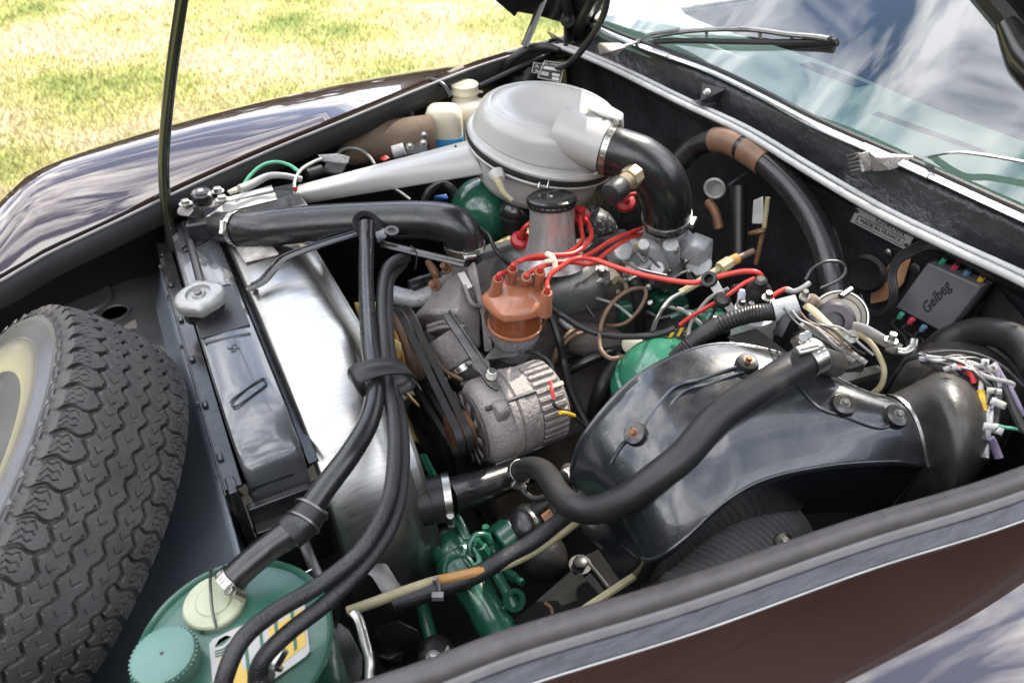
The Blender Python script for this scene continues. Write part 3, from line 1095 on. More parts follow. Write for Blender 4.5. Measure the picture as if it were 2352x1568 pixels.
build('front_cable', MB().tube([K(0, 1, 700, 830, z=.60), K(0, 1, 870, 722, z=.625), K(0, 1, 1040, 620, z=.635), K(0, 1, 1215, 515, z=.64)], .0042, 8, 5), M['straw'],
      label='beige cable beside the radiator above the spare wheel', cat='cable')
build('front_pipe', MB().tube([K(0, 1, 1020, 640, z=.60), K(0, 1, 1150, 690, z=.60), K(0, 1, 1235, 735, z=.60)], .006, 8, 4), M['steel_dark'],
      label='short dark metal pipe below the beige cable at the radiator', cat='pipe')

# ------------------------------------------------------------------ hood support rod
rd = thing('support_rod', 'tall curved black rod rising from the far radiator end to the hood', 'support rod', D(405, 560, Y=1.41))
rp_ = [V((-.004, 1.41, .70)), D(405, 560, Y=1.41), D(385, 500, Y=1.41), D(376, 400, Y=1.41), D(380, 300, Y=1.405), D(396, 150, Y=1.395), D(418, 0, Y=1.38)]
d_ = (rp_[-1] - rp_[-2])
rp_ += [rp_[-1] + d_ * 1.5, rp_[-1] + d_ * 3.6]
build('rod', MB().tube(rp_, .0098, 14, 6), mat('black_rod_grass_sheen', (.020, .024, .014), .16, 0, .15, 20, .04, 60, spec=.7), rd)  # black rod; the olive tint paints the grass reflection into its colour
build('rod_boot', MB().lathe([(.016, 0), (.018, .01), (.013, .03), (.0115, .045)], D(405, 570, Y=1.41), D(385, 500, Y=1.41) - D(405, 570, Y=1.41), 18), M['rubber'], rd)

# ------------------------------------------------------------------ radiator
ra = thing('radiator', 'black radiator with flat top tank and side flange behind the spare wheel', 'radiator', (.03, 1.08, .35))
XL, XR, ZT = -.018, .064, .780
sec = []
for y, z, ins in ((1.455, .70, .004), (1.452, .765, .003), (1.44, .777, 0), (1.30, ZT, 0), (1.15, ZT, 0), (1.05, ZT, 0), (.90, ZT - .001, 0), (.825, ZT - .003, 0), (.79, ZT - .012, .001), (.765, ZT - .022, .002), (.752, ZT - .040, .003), (.748, .69, .004)):
    xl = XL + .016 * (y - 1.0 if y > 1.2 else .2) * 1.2 + ins
    xr = XR + .008 - ins
    sec.append([V((xl, y, .69)), V((xl, y, z - .010)), V((xl + .003, y, z - .003)), V((xl + .010, y, z)), V((.5 * (xl + xr), y, z + .0015)), V((xr - .012, y, z)), V((xr - .004, y, z - .003)), V((xr, y, z - .011)), V((xr, y, .69))])
tank = build('top_tank', MB().loft(sec), M['tank_black'], ra)
for cc in ((1.335), (.872)):
    rb = MB()
    pp = V((.028, cc, ZT + .0012))
    d = V((.022, .012, 0))
    rb.tube([pp - d + V((0, .009, 0)), pp + d + V((0, .009, 0)), pp + d + V((.004, 0, 0)), pp + d + V((0, -.009, 0)), pp - d + V((0, -.009, 0)), pp - d + V((-.004, 0, 0))], .0016, 6, 4, closed=True)
    build('pressed_slot', rb, M['black_gloss'], tank)
for yy_ in (1.175, 1.02):
    build('tank_seam', MB().tube([V((-.010, yy_, ZT + .0008)), V((.06, yy_ - .008, ZT + .0008))], .0022, 6, 1), M['black_gloss'], tank)
ty = ((.7,), )
text('casting_number', '56', M['black_gloss'], tank, V((.028, .985, ZT + .001)), (.3, -1, 0), (1, .3, 0), .02, .001)
fl = MB()
for x in (-.034,):
    fl.box((x + .005, 1.09, .742), .024, .70, .004)
    fl.box((x - .006, 1.09, .70), .003, .72, .09)
fl.box((.066 + .012, 1.08, .742), .014, .69, .004)
build('side_flange', fl, M['black_gloss'], ra, bev=.001)
tb = MB()
for k in range(6):
    y = .80 + k * .118
    build('flange_tab', MB().box((-.034, y, .746), .008, .014, .006), M['black_gloss'], ra, bev=.002)
for y in (.80, .96, 1.12, 1.28, 1.40):
    build('bolt', MB().bolt(V((-.0415, y, .715)), (-1, 0, .2), .005), M['steel_dark'], ra)
pipe = MB().tube([D(478, 505, z=ZT + .013), D(482, 600, z=ZT + .012), D(462, 650, z=ZT + .010), D(455, 700, z=ZT + .004)], .0065, 10, 6)
pipe = MB().tube([D(424, 514, z=ZT + .008), D(440, 570, z=ZT + .010), D(453, 620, z=ZT + .010), D(464, 662, z=ZT + .008)], .0068, 10, 5)
build('overflow_pipe', pipe, M['black_satin'], ra)
cr = MB().box((.02, 1.08, .52), .06, .66, .40)
build('core', cr, M['black_matt'], ra)
# near end bracket and side frame
nb = MB()
nb.box((.028, .738, .62), .098, .012, .16)
nb.box((-.030, .740, .60), .012, .03, .30)
nb.box((.03, .725, .665), .10, .020, .006)
nb.hull([V((-.05, .735, .57)), V((-.03, .735, .50)), V((.01, .735, .46)), V((.01, .745, .46)), V((-.05, .745, .57)), V((.0, .735, .58)), V((.0, .745, .58))])
build('end_bracket', nb, M['black_gloss'], ra, bev=.002)
eb = MB()
eb.tube([D(466, 938, z=.715), D(474, 985, z=.70), D(484, 1048, z=.685), D(505, 1088, z=.67), D(513, 1148, z=.65)], .006, 8, 4, flat=.35)
build('edge_strip', eb, M['black_gloss'], ra)
st = MB()
p0 = D(580, 1190, z=.64)
st.cyl(p0, p0 + V((.028, -.012, .012)), .0045, n=10)
build('stud', st, M['steel_dark'], ra)
for x, y, z in ((552, 1192, .625), (556, 1211, .615), (596, 1214, .615), (518, 1136, .655)):
    build('bolt', MB().bolt(D(x, y, z=z), (-.3, -.8, .5), .006), M['steel'], ra)
# filler cap
cc = D(462, 688, z=ZT + .022)
cax = V((-.10, -.05, 1)).normalized()
pr = []
nn = 72
Rv, Fv = V((_R[0], _R[1], 0)), V((_Fh[0], _Fh[1], 0))
u = (Rv - cax * Rv.dot(cax)).normalized()
w = cax.cross(u)
capm = MB()
rings = []
for r, h in ((.0005, .0145), (.010, .0145), (.0125, .0105), (.0195, .0105), (.0215, .0155), (.024, .0160), (.030, .0150), (.035, .0135), (.0395, .0095), (.0408, .003), (.040, -.005), (.037, -.005)):
    ring = []
    for k in range(nn):
        t = 2 * PI * k / nn
        ear = math.exp(-((t - 2.0) / .24) ** 2) + math.exp(-((t - 5.05) / .24) ** 2)
        rr = r * .95 * (1 + .16 * ear * (1 if r > .03 else 0)) * (1 + .06 * math.cos(2 * (t - .35)) if r > .03 else 1)
        ring.append(cc + cax * h + u * rr * math.cos(t) + w * rr * math.sin(t))
    rings.append(ring)
capm.loft(rings)
cap = build('filler_cap', capm, M['capmetal'], ra, label='pitted silver radiator cap')
build('rivet', MB().lathe([(.0065, 0), (.0065, .003), (.004, .0045), (0, .0045)], cc + cax * .0145, cax, 18), M['steel_dark'], cap)
build('filler_neck', MB().lathe([(.034, 0), (.032, .008), (.030, .022)], V((cc.x, cc.y, ZT - .002)), cax, 36), M['black_gloss'], ra)
build('neck_plate', MB().box((.026, 1.098, ZT + .001), .076, .13, .003), M['black_satin'], ra, bev=.001)

# ------------------------------------------------------------------ aluminium fan shroud
sh = thing('fan_shroud', 'bright brushed aluminium fan shroud behind the radiator', 'fan shroud', (.16, 1.0, .45))
secs = []
prof = [(1.43, .735, .0), (1.38, .768, .0), (1.30, .780, .0), (1.18, .784, .0), (1.04, .784, .0), (.93, .781, .004), (.86, .774, .010), (.80, .756, .016), (.755, .726, .02), (.715, .684, .024), (.685, .635, .028), (.66, .575, .03), (.645, .50, .03)]
for i, (y, z, k) in enumerate(prof):
    s = []
    for x, dz, dy in ((.080, -.010, 0), (.086, -.003, 0), (.10, 0, 0), (.135, .004, 0), (.165, .003, 0), (.185, -.002, .002), (.200, -.016, .006), (.212, -.030, .012), (.224, -.028, .012), (.2265, -.018, .008), (.229, -.028, .012)):
        bulge = .020 * math.exp(-((y - .93) / .10) ** 2) * math.exp(-((x - .178) / .03) ** 2)
        down = max(0, min(1, (.88 - y) / .12))
        s.append(V((x + bulge * .3, y + dy * 1.0 + dz * -.6 * down, z + dz * (1 - .3 * down) + bulge)))
    secs.append(s)
fine = []
for k in range(len(secs[0])):
    fine.append(spl([s[k] for s in secs], 5))
secs = [[fine[k][i] for k in range(len(fine))] for i in range(len(fine[0]))]
build('shroud', MB().loft(secs, closed=False), M['alu'], sh, solid=.0016, ang=60)
# torn cloth-like packing at the far end and mounting bolt
pk = MB().hull([D(535, 566, z=.788), D(620, 556, z=.792), D(648, 586, z=.790), D(560, 606, z=.788), D(600, 570, z=.80)])
build('packing', pk, mat('frayed_packing', (.34, .31, .28), .9, 0, .5, 40, 1, 60), sh, bev=.004)
bl_ = D(806, 1256, z=.52)
build('bolt', MB().bolt(bl_, (.2, -.8, .6), .009, .009), M['rust'], sh)
build('bolt', MB().bolt(D(578, 662, z=.788), (0, 0, 1), .006, .005), M['steel_dark'], sh)
ty_ = MB().tube([D(845, 1110, z=.60), D(858, 1160, z=.58), D(862, 1190, z=.56), D(845, 1215, z=.55)], .006, 8, 4, flat=.3)
build('bright_edge', ty_, M['alu'], sh)

# fan and yellow blades inside the shroud
fan = thing('cooling_fan', 'yellowed cooling fan blades just visible behind the shroud lip', 'fan', (.27, .98, .45))
fc = V((.262, 1.0, .62))
fb = MB()
for k in range(8):
    t = 2 * PI * k / 8 + .35
    d = V((0, math.cos(t), math.sin(t)))
    e = V((1, 0, 0)).cross(d)
    for s_ in (1,):
        fb.loft([[fc + d * r + e * (.028 * q) + V((.014 * q, 0, 0)) for q in (-1, -.4, .3, 1)] for r in (.05, .08, .11, .138)], closed=False)
build('blade', fb, mat('yellowed_nylon_fan', (.55, .40, .16), .45, 0, .15, 20), fan, solid=.003)
build('hub', MB().lathe([(.05, -.012), (.05, .012)], fc, (1, 0, 0), 30), M['black_satin'], fan)

# ------------------------------------------------------------------ stay from shroud to hose bracket
ba = thing('bracket_bar', 'bent black channel bar bolted to the shroud and reaching the hose ring', 'bracket', D(580, 662, z=.79))
pts = [K(0, 1, 1690, 445, z=.795), K(0, 1, 1740, 425, z=.797), K(0, 1, 1805, 385, z=.80), K(0, 1, 1890, 285, z=.812), K(0, 1, 1960, 230, z=.820), K(0, 1, 2130, 165, z=.828), K(0, 1, 2352, 95, z=.832), D(842, 532, z=.832)]
build('bar', MB().tube(pts, [.009, .0085, .008, .008, .008, .008, .008, .007], 8, 5, flat=.35, up=(.3, 1, 0)), M['black_gloss'], ba)
build('bar_edge', MB().tube([p + V((.004, -.009, .002)) for p in pts[1:]], .0018, 6, 5), M['black_gloss'], ba)
build('bar_edge', MB().tube([p + V((-.004, .007, .002)) for p in pts[1:]], .0018, 6, 5), M['black_gloss'], ba)
gr = D(843, 516, z=.845)
gax = V((.25, -.55, .8)).normalized()
build('ring', MB().lathe([(.0165, -.004), (.026, -.004), (.0275, 0), (.026, .004), (.0165, .004), (.0145, 0), (.0165, -.004)], gr, gax, 36), M['rubber_shiny'], ba)
lg = D(900, 530, z=.835)
eye = MB().lathe([(.0065, -.0015), (.013, -.0015), (.013, .0015), (.0065, .0015), (.0065, -.0015)], lg, (0, -.25, 1), 24)
eye.hull([D(862, 520, z=.834), D(890, 524, z=.834), D(888, 545, z=.832), D(868, 560, z=.83), D(862, 540, z=.837)])
build('eyelet_plate', eye, M['black_gloss'], ba, bev=.0008)
bar2 = thing('bracket_bar', 'straight glossy black bar running under the big top hose', 'bracket', D(960, 580, z=.80))
bp = MB()
a, b = K(1, 1, 285, 135, z=.815), K(1, 1, 850, 270, z=.795)
bp.tube([a, a.lerp(b, .33), a.lerp(b, .66), b], .0095, 8, 2, flat=.5)
build('bar', bp, M['black_gloss'], bar2)
build('tie_wrap', MB().tube([a.lerp(b, .36) + V((0, 0, .010)), a.lerp(b, .38) + V((.003, -.012, 0)), a.lerp(b, .38) + V((0, -.004, -.035))], .002, 6, 3), M['ink'], bar2)

# ------------------------------------------------------------------ hoses
def hose(name, label, pts, r, m, cat='hose', clamps=(), n=16, group=None, sm=7, braid=False):
    root = thing(name, label, cat, min(pts, key=lambda p: p.z), group)
    o = build('tube', MB().tube(pts, r, n, sm), m, root)
    P = spl(pts, sm)
    for f, scr in clamps:
        i = int(f * (len(P) - 1))
        T = P[min(i + 1, len(P) - 1)] - P[max(i - 1, 0)]
        rr = r if not isinstance(r, (list, tuple)) else float(np.interp(f * (len(r) - 1), range(len(r)), r))
        clamp(root, P[i], T, rr, M['steel'], .012, scr)
    return root, P


topz = .822
hose('radiator_hose', 'thick black top hose running across from the radiator to the engine',
     [D(505, 522, z=.80), D(548, 526, z=.812), D(610, 524, z=topz), D(720, 514, z=topz), D(860, 507, z=topz), D(970, 506, z=topz), D(1035, 516, z=.818), D(1064, 545, z=.795), D(1068, 592, z=.752)],
     [.029, .031, .033, .034, .0345, .0355, .037, .0365, .035], M['rubber_shiny'], clamps=((.14, (.2, -1, .5)), (.94, (-.2, -1, .2))), n=28)

M['braid'] = mat('braided_hose', (.016, .016, .017), .36, 0, .25, 40, .9, 330, dust=.10, dustcol=(.1, .096, .092))
hose('reservoir_hose', 'thick black hose from the hose ring down to the green tank',
     [D(843, 512, z=.865), D(842, 560, z=.845), D(841, 640, z=.83), D(844, 720, z=.825), D(850, 800, z=.825), D(862, 880, z=.82), D(850, 960, z=.815), D(806, 1040, z=.81), D(752, 1112, z=.80), D(700, 1185, z=.79)],
     [.0135, .013, .0125, .0125, .013, .0135, .0140, .0145, .0148, .015], M['rubber_shiny'], n=20)
rh, P = hose('reservoir_pipe', 'stiff black rubber elbow clamped into the cream disc of the green tank',
             [D(716, 1170, z=.795), D(690, 1205, z=.79), D(620, 1255, z=.775), D(560, 1305, z=.762), D(520, 1345, z=.750)], [.0175, .0185, .0165, .0165, .0165], M['rubber_shiny'],
             clamps=((.93, (.3, -1, .3)),), n=20)
build('sleeve', MB().tube([D(724, 1160, z=.80), D(700, 1195, z=.79), D(662, 1228, z=.785)], [.0185, .0205, .0205], 20, 4), M['rubber'], rh)
wr = MB()
for f in (.02, .22):
    p = P[int(f * (len(P) - 1))]
    T = (P[1] - P[0]).normalized()
    wr.lathe([(.0205, -.0012), (.0225, -.0012), (.0225, .0012), (.0205, .0012), (.0205, -.0012)], p, T, 24)
wr.tube([D(668, 1205, z=.80), D(660, 1232, z=.79), D(688, 1250, z=.78), D(716, 1200, z=.79)], .0012, 6, 5)
build('wire_tie', wr, M['steel_dark'], rh)
hose('braided_hose', 'woven black hose, the outer of the pair curving down over the green tank',
     [D(934, 592, z=.79), D(908, 598, z=.805), D(884, 626, z=.812), D(876, 690, z=.815), D(880, 780, z=.815), D(888, 870, z=.812), D(903, 960, z=.81), D(905, 1060, z=.805), D(888, 1160, z=.80), D(830, 1262, z=.795), D(730, 1345, z=.79), D(630, 1405, z=.80), D(555, 1470, z=.805), D(515, 1560, z=.79), D(508, 1640, z=.76)],
     .0093, M['braid'], n=16, group='pair of woven hoses')
hose('braided_hose', 'woven black hose, the inner of the pair ending at the tank clamp',
     [D(925, 606, z=.77), D(896, 640, z=.795), D(890, 700, z=.797), D(894, 800, z=.795), D(905, 890, z=.792), D(921, 970, z=.79), D(925, 1070, z=.785), D(908, 1180, z=.78), D(856, 1275, z=.775), D(760, 1375, z=.775), D(665, 1450, z=.78), D(606, 1510, z=.775), D(590, 1560, z=.76), D(612, 1600, z=.75)],
     .0093, M['braid'], n=16, group='pair of woven hoses')
cl = thing('hose_clip', 'wide black strap clip holding the hoses together over the shroud', 'clip', D(875, 870, z=.79))
q0 = [D(838, 862, z=.842), D(862, 858, z=.846), D(905, 874, z=.828), D(918, 880, z=.80), D(905, 884, z=.775), D(862, 884, z=.79), D(840, 878, z=.815)]
sc_ = []
sce = D(879, 868, z=.821)
for q_ in np.linspace(0, 2 * PI, 36, endpoint=False):
    p = sce + V((.040 * math.cos(q_), 0, -.2 * .04 * math.cos(q_) + .0205 * math.copysign(abs(math.sin(q_)) ** .7, math.sin(q_))))
    sc_.append([p + V((-.003, .015, .004)), p + V((.003, -.015, -.004))])
sc_.append(sc_[0])
build('strap', MB().loft(sc_, closed=False), M['rubber'], cl, solid=.003)
fk = MB().hull([D(912, 862, z=.80), D(938, 850, z=.80), D(915, 900, z=.79), D(908, 880, z=.79)])
build('strap_tail', fk, M['rubber'], cl, bev=.001)

# ------------------------------------------------------------------ air filter housing
af = thing('air_filter', 'large pale grey round air filter housing with a long intake snorkel', 'air filter', (.72, 1.25, .78))
Rv, Fv = V((_R[0], _R[1], 0)), V((_Fh[0], _Fh[1], 0))
fax = (V((0, 0, 1)) + Rv * .20 - Fv * .05).normalized()
fax2 = (V((0, 0, 1)) + Rv * .09 - Fv * .03).normalized()


def lid_rings(prof, n=96):
    rr_ = []
    for r, h in prof:
        k = max(0, min(1, (h - .018) / .07))
        ax = fax.lerp(fax2, k).normalized()
        c_ = fo + fax * min(h, .018) + (ax + fax).normalized() * max(0, h - .018) * .87
        u_ = (Rv - ax * Rv.dot(ax)).normalized()
        w_ = ax.cross(u_)
        rr_.append([c_ + u_ * (r * math.cos(2 * PI * i / n)) + w_ * (r * math.sin(2 * PI * i / n)) for i in range(n)])
    return rr_
fo = K(1, 0, 1385, 985, d=1.52)
lid = build('lid', MB().loft(lid_rings([(.1535, .004), (.1575, .006), (.1585, .011), (.1555, .016), (.1495, .018), (.1475, .024), (.1490, .028), (.1475, .034), (.1450, .050), (.1420, .068), (.1380, .080), (.1300, .0895), (.1220, .0945), (.1175, .0945), (.1155, .0915), (.1120, .0925), (.1085, .0955), (.098, .0958), (.070, .091), (.050, .086), (.035, .0845), (.0005, .0845)])), M['filter'], af)
build('gasket', MB().lathe([(.150, -.006), (.1575, -.006), (.159, -.001), (.1575, .004), (.150, .004), (.150, -.006)], fo, fax, 90), M['rubber'], af)
base = build('base', MB().lathe([(.0, -.095), (.10, -.095), (.118, -.088), (.130, -.070), (.1345, -.045), (.1385, -.026), (.1470, -.021), (.1555, -.014), (.1575, -.010), (.155, -.006), (.14, -.006)], fo, fax, 90), M['filter'], af)
ou = K(1, 0, 1560, 930, d=1.405)
ov = K(1, 0, 1850, 1030, d=1.385)
oax = (ov - ou).normalized()
build('outlet', MB().lathe([(.050, -.02), (.0470, .01), (.0438, .03), (.0432, (ov - ou).length), (.040, (ov - ou).length)], ou, oax, 48), M['filter'], af)
# raised shoulder plate next to the outlet
shp = MB().hull([fo + fax * .080 + Rv * .095 - Fv * .045, fo + fax * .094 + Rv * .085 + Fv * .02, fo + fax * .075 + Rv * .142 - Fv * .02, fo + fax * .075 + Rv * .135 - Fv * .055, fo + fax * .045 + Rv * .15 - Fv * .03, fo + fax * .092 + Rv * .06 - Fv * .03, fo + fax * .06 + Rv * .15 + Fv * .02])
build('lid_shoulder', shp, M['filter'], af, bev=.006, seg=3)
# snorkel
sA, sB = [], []
le = [K(0, 0, 2040, 1262, z=.815) - Fv * .045, K(0, 0, 2088, 1395, z=.785)]
ri = [K(1, 0, 930, 955, d=1.53) - Fv * .06, K(1, 0, 985, 1195, d=1.49)]
back = Fv * .058
secs = []
for t in np.linspace(0, 1, 9):
    tp, bt_ = le[0].lerp(ri[0], t), le[1].lerp(ri[1], t)
    bk = back * (.75 + .45 * t)
    c_ = [tp, tp + bk * .12 + V((0, 0, .003)), tp + bk * .5 + V((0, 0, .004)), tp + bk, tp.lerp(bt_, .85) + bk, bt_ + bk * .5, bt_, tp.lerp(bt_, .9) - bk * .05, tp.lerp(bt_, .5) - bk * .10, tp.lerp(bt_, .12) - bk * .05]
    secs.append(c_)
sn = build('snorkel', MB().loft(secs), M['filter'], af, bev=.003, ang=50)
sd = MB()
for x, y, in ((260, 1185), (790, 1000), (840, 1172)):
    p = K(1, 0, x, y, d=1.488)
    sd.lathe([(.0028, 0), (.0022, .002), (0, .0025)], p, -Fv + V((0, 0, .4)), 10)
build('snorkel_rivet', sd, M['ink'], sn)
mc = MB()
for x in (1395, 1455):
    a = K(1, 0, x - 38, 1285, d=1.405)
    b = K(1, 0, x, 1110, d=1.395)
    mc.tube([a, a.lerp(b, .5), b, b + V((.0, .012, .004))], .0022, 6, 3)
build('spring_clip', mc, M['steel'], af)
cn = K(1, 0, 1085, 1250, d=1.40)
elb = MB().tube([cn + V((.0, .02, .01)), cn, K(1, 0, 1120, 1320, d=1.395), K(1, 0, 1175, 1370, d=1.40)], [.008, .008, .0055, .005], 12, 5)
build('breather_spigot', elb, M['straw'], af)
build('spigot_boss', MB().lathe([(.017, -.012), (.013, .002), (.0095, .006)], cn + V((.004, .010, .004)), V((-.1, -.9, -.25)), 22), M['filter'], af)
# clip on the far left of the lid
cp = MB().tube([K(1, 0, 1005, 700, d=1.50), K(1, 0, 1045, 650, d=1.50), K(1, 0, 1085, 640, d=1.52), K(1, 0, 1110, 600, d=1.55)], .004, 8, 4)
build('lid_clip', cp, M['steel'], af)

# ------------------------------------------------------------------ elbow hose from filter to carburettor
ep = [K(1, 0, 1810, 1018, d=1.388), K(1, 0, 1930, 1055, d=1.38), K(1, 0, 2060, 1110, d=1.38), K(1, 0, 2180, 1225, d=1.395), K(1, 0, 2228, 1370, d=1.43), K(1, 0, 2235, 1520, d=1.475)]
eh, P = hose('intake_hose', 'shiny black elbow hose from the air filter down to the carburettor', ep, [.045, .0455, .0465, .0485, .0485, .0465], M['rubber_shiny'],
             clamps=((.07, (.2, .2, 1)), (.97, (.5, -.8, .1))), n=36)
bk = K(1, 0, 1975, 1225, d=1.335)
dv = (K(1, 0, 1850, 1330, d=1.30) - bk).normalized()
pg = MB().lathe([(.021, -.02), (.021, 0), (.019, .004), (.0175, .004)], bk, dv, 8)
for k in range(6):
    pg.lathe([(.0150, .004 + k * .004), (.0168, .006 + k * .004), (.0150, .008 + k * .004)], bk, dv, 22)
se = build('brass_union', pg, mat('dull_brass', (.36, .29, .19), .45, .7, .2, 40, .3, 120), eh)
build('rubber_cap', MB().lathe([(.019, .026), (.021, .029), (.0215, .055), (.019, .064), (.012, .068), (0, .069)], bk, dv, 26), M['rubber'], eh)


def parts(name, mbs, m, parent, **k):
    return [build(name, b, m, parent, **k) for b in mbs]


def wire(name, label, pts, r, m, group=None, cat='wire', sm=6, n=8):
    return build(name, MB().tube(pts, r, n, sm), m, label=label, cat=cat, group=group)


# ------------------------------------------------------------------ engine block and cylinder head, mostly in shadow
eg = thing('engine_block', 'dark cast engine block under the ignition parts', 'engine', (.65, .98, .22))
eb = MB().hull([V((x, y, z)) for x, y, z in ((.40, .84, .24), (.40, 1.22, .24), (.98, .84, .24), (.98, 1.22, .24), (.40, .86, .44), (.40, 1.20, .58), (.98, .88, .44), (.98, 1.18, .58))])
build('block', eb, M['block'], eg, bev=.01)
hd = MB().hull([V((x, y, z)) for x, y, z in ((.46, .97, .52), (.46, 1.24, .55), (.92, 1.0, .52), (.92, 1.22, .55), (.48, 1.0, .655), (.48, 1.2, .675), (.90, 1.02, .645), (.90, 1.18, .665))])
build('cylinder_head', hd, M['block'], eg, bev=.008)
gm = MB().hull([K(1, 1, 1430, 470, z=.66), K(1, 1, 1560, 300, z=.685), K(1, 1, 1850, 260, z=.685), K(1, 1, 1860, 400, z=.665), K(1, 1, 1700, 470, z=.65), K(1, 1, 1440, 540, z=.62), K(1, 1, 1700, 560, z=.60)])
build('head_casting', gm, M['alu_dull'], eg, bev=.006)
for k_, (x_, y_, z_) in enumerate(((1500, 470, .665), (1640, 400, .685), (1780, 330, .69), (1600, 520, .64), (1740, 460, .66))):
    build('head_nut', MB().bolt(K(1, 1, x_, y_, z=z_), (.0, -.3, 1), .0085, .010), M['steel_dark'], eg)
build('casting_rib', MB().tube(KL(1, 1, [(1480, 520, .655), (1620, 450, .675), (1800, 380, .685)]), .006, 8, 4), M['alu_dull'], eg)

# valve cover with the oil filler
vc = thing('valve_cover', 'dull silver valve cover at the foot of the oil filler', 'valve cover', (.63, 1.08, .66))
cs_ = []
for t in np.linspace(0, 1, 12):
    a = V((.535, 1.085, .655)).lerp(V((.73, 1.08, .63)), t)
    k = math.sin(PI * min(1, .06 + t * 2.6) / 2) if t < .4 else 1
    k *= .8 if t > .97 else 1
    cs_.append([a + V((0, .10 * math.cos(q) * (.55 + .45 * k), (.085 * math.sin(q) ** .75 if math.sin(q) > 0 else 0) * k)) for q in np.linspace(0, PI, 15)])
build('cover', MB().loft(cs_, closed=True), M['cover'], vc, ang=55)
bk2 = MB().hull([K(1, 0, 1610, 1420, z=.76), K(1, 0, 1740, 1390, z=.77), K(1, 0, 1860, 1460, z=.755), K(1, 0, 1920, 1590, z=.72), K(1, 0, 1700, 1640, z=.72), K(1, 0, 1620, 1500, z=.75), K(1, 0, 1760, 1480, z=.775), K(1, 0, 1850, 1600, z=.66)])
build('worn_lug', bk2, mat('worn_black_casting', (.03, .03, .03), .5, .1, .3, 20, .6, 90, speck=.7, speckcol=(.26, .25, .24), speckscale=120), vc, bev=.012, seg=3)

of = thing('oil_filler', 'upright silver oil filler tube with a flat black cap', 'oil filler', (.655, 1.09, .70))
ob = K(1, 1, 1450, 215, z=.735)
ot = K(1, 0, 1447, 1385, z=.842)
oa = (ot - ob).normalized()
LL = (ot - ob).length
build('tube', MB().lathe([(.070, -.012), (.057, .004), (.0495, .018), (.0455, .036), (.0430, .060), (.0415, LL - .004), (.038, LL - .004)], ob, oa, 44), M['filler'], of)
cap = build('cap', MB().lathe([(.042, LL - .006), (.0455, LL - .004), (.046, LL), (.0445, LL + .003), (.046, LL + .005), (.0455, LL + .010), (.042, LL + .0125), (.02, LL + .0118), (0, LL + .0115)], ob, oa, 48), M['black_gloss'], of)
build('vent_dot', MB().lathe([(.0035, LL + .0118), (.003, LL + .0132), (0, LL + .0134)], ob + V((0, .001, 0)), oa, 12), M['white'], cap)
mk = MB()
for dx in (0, .006):
    p = ob + oa * (LL + .0127) + Rv * (.016 + dx) + Fv * .0
    mk.box(p, .002, .010, .0006, (Rv, Fv, oa))
mk.hull([ob + oa * (LL + .0124) + Rv * .012 + Fv * .007, ob + oa * (LL + .0124) + Rv * .020 + Fv * .009, ob + oa * (LL + .0124) + Rv * .016 + Fv * .001, ob + oa * (LL + .0130) + Rv * .016 + Fv * .006])
build('raised_mark', mk, M['black_satin'], cap)
sk = MB()
u, w = perp(oa)
for k in range(26):
    t = 2 * PI * k / 26
    sk.tube([ob + oa * (LL + .001) + (u * math.cos(t) + w * math.sin(t)) * .0462, ob + oa * (LL + .009) + (u * math.cos(t) + w * math.sin(t)) * .0460], .0012, 5, 1)
o = build('cap_serration', sk, M['black_gloss'], cap)
o['kind'] = 'stuff'

# small black breather ball beside the filler
bb = thing('breather_valve', 'small round black breather valve under the air filter spigot', 'valve', K(1, 0, 1190, 1530, z=.72))
build('ball', MB().sphere(K(1, 0, 1195, 1440, z=.765), .030, 24, (0, 0, 1), .85), M['black_gloss'], bb)
build('base', MB().lathe([(.026, -.045), (.026, -.02), (.031, -.018), (.031, -.010), (.024, -.008)], K(1, 0, 1195, 1440, z=.765), (0, 0, 1), 28), M['black_satin'], bb)
build('band', MB().lathe([(.0315, -.017), (.033, -.017), (.033, -.008), (.0315, -.008), (.0315, -.017)], K(1, 0, 1195, 1440, z=.762), (0, 0, 1), 28), M['steel'], bb)
wire('thin_hose', 'thin dark hose curling beside the valve cover', KL(1, 1, [(960, 30, .76), (1020, 80, .765), (1060, 170, .755), (1130, 250, .735), (1180, 300, .715)]), .0045, M['rubber'], cat='hose')

# spark plug cap discs
for lab, p, ax, r in (('red rubber plug seal in front of the oil filler', K(1, 1, 1235, 110, z=.735), (-.15, -.4, .9), .0205),
                      ('red rubber plug seal just behind the oil filler', K(1, 0, 1640, 1475, z=.775), (-.2, -.4, .9), .021),
                      ('red rubber plug seal beside the black elbow hose', K(1, 0, 1950, 1385, z=.755), (-.3, -.5, .8), .0215)):
    s = thing('plug_seal', lab, 'plug seal', p - V((0, 0, .01)), 'red spark plug seals')
    build('disc', MB().lathe([(r * .9, -.008), (r, -.004), (r, .003), (r * .9, .007), (r * .45, .011), (r * .36, .024), (0, .025)], p, ax, 28), M['red_dull'], s)
hose_ring = MB()

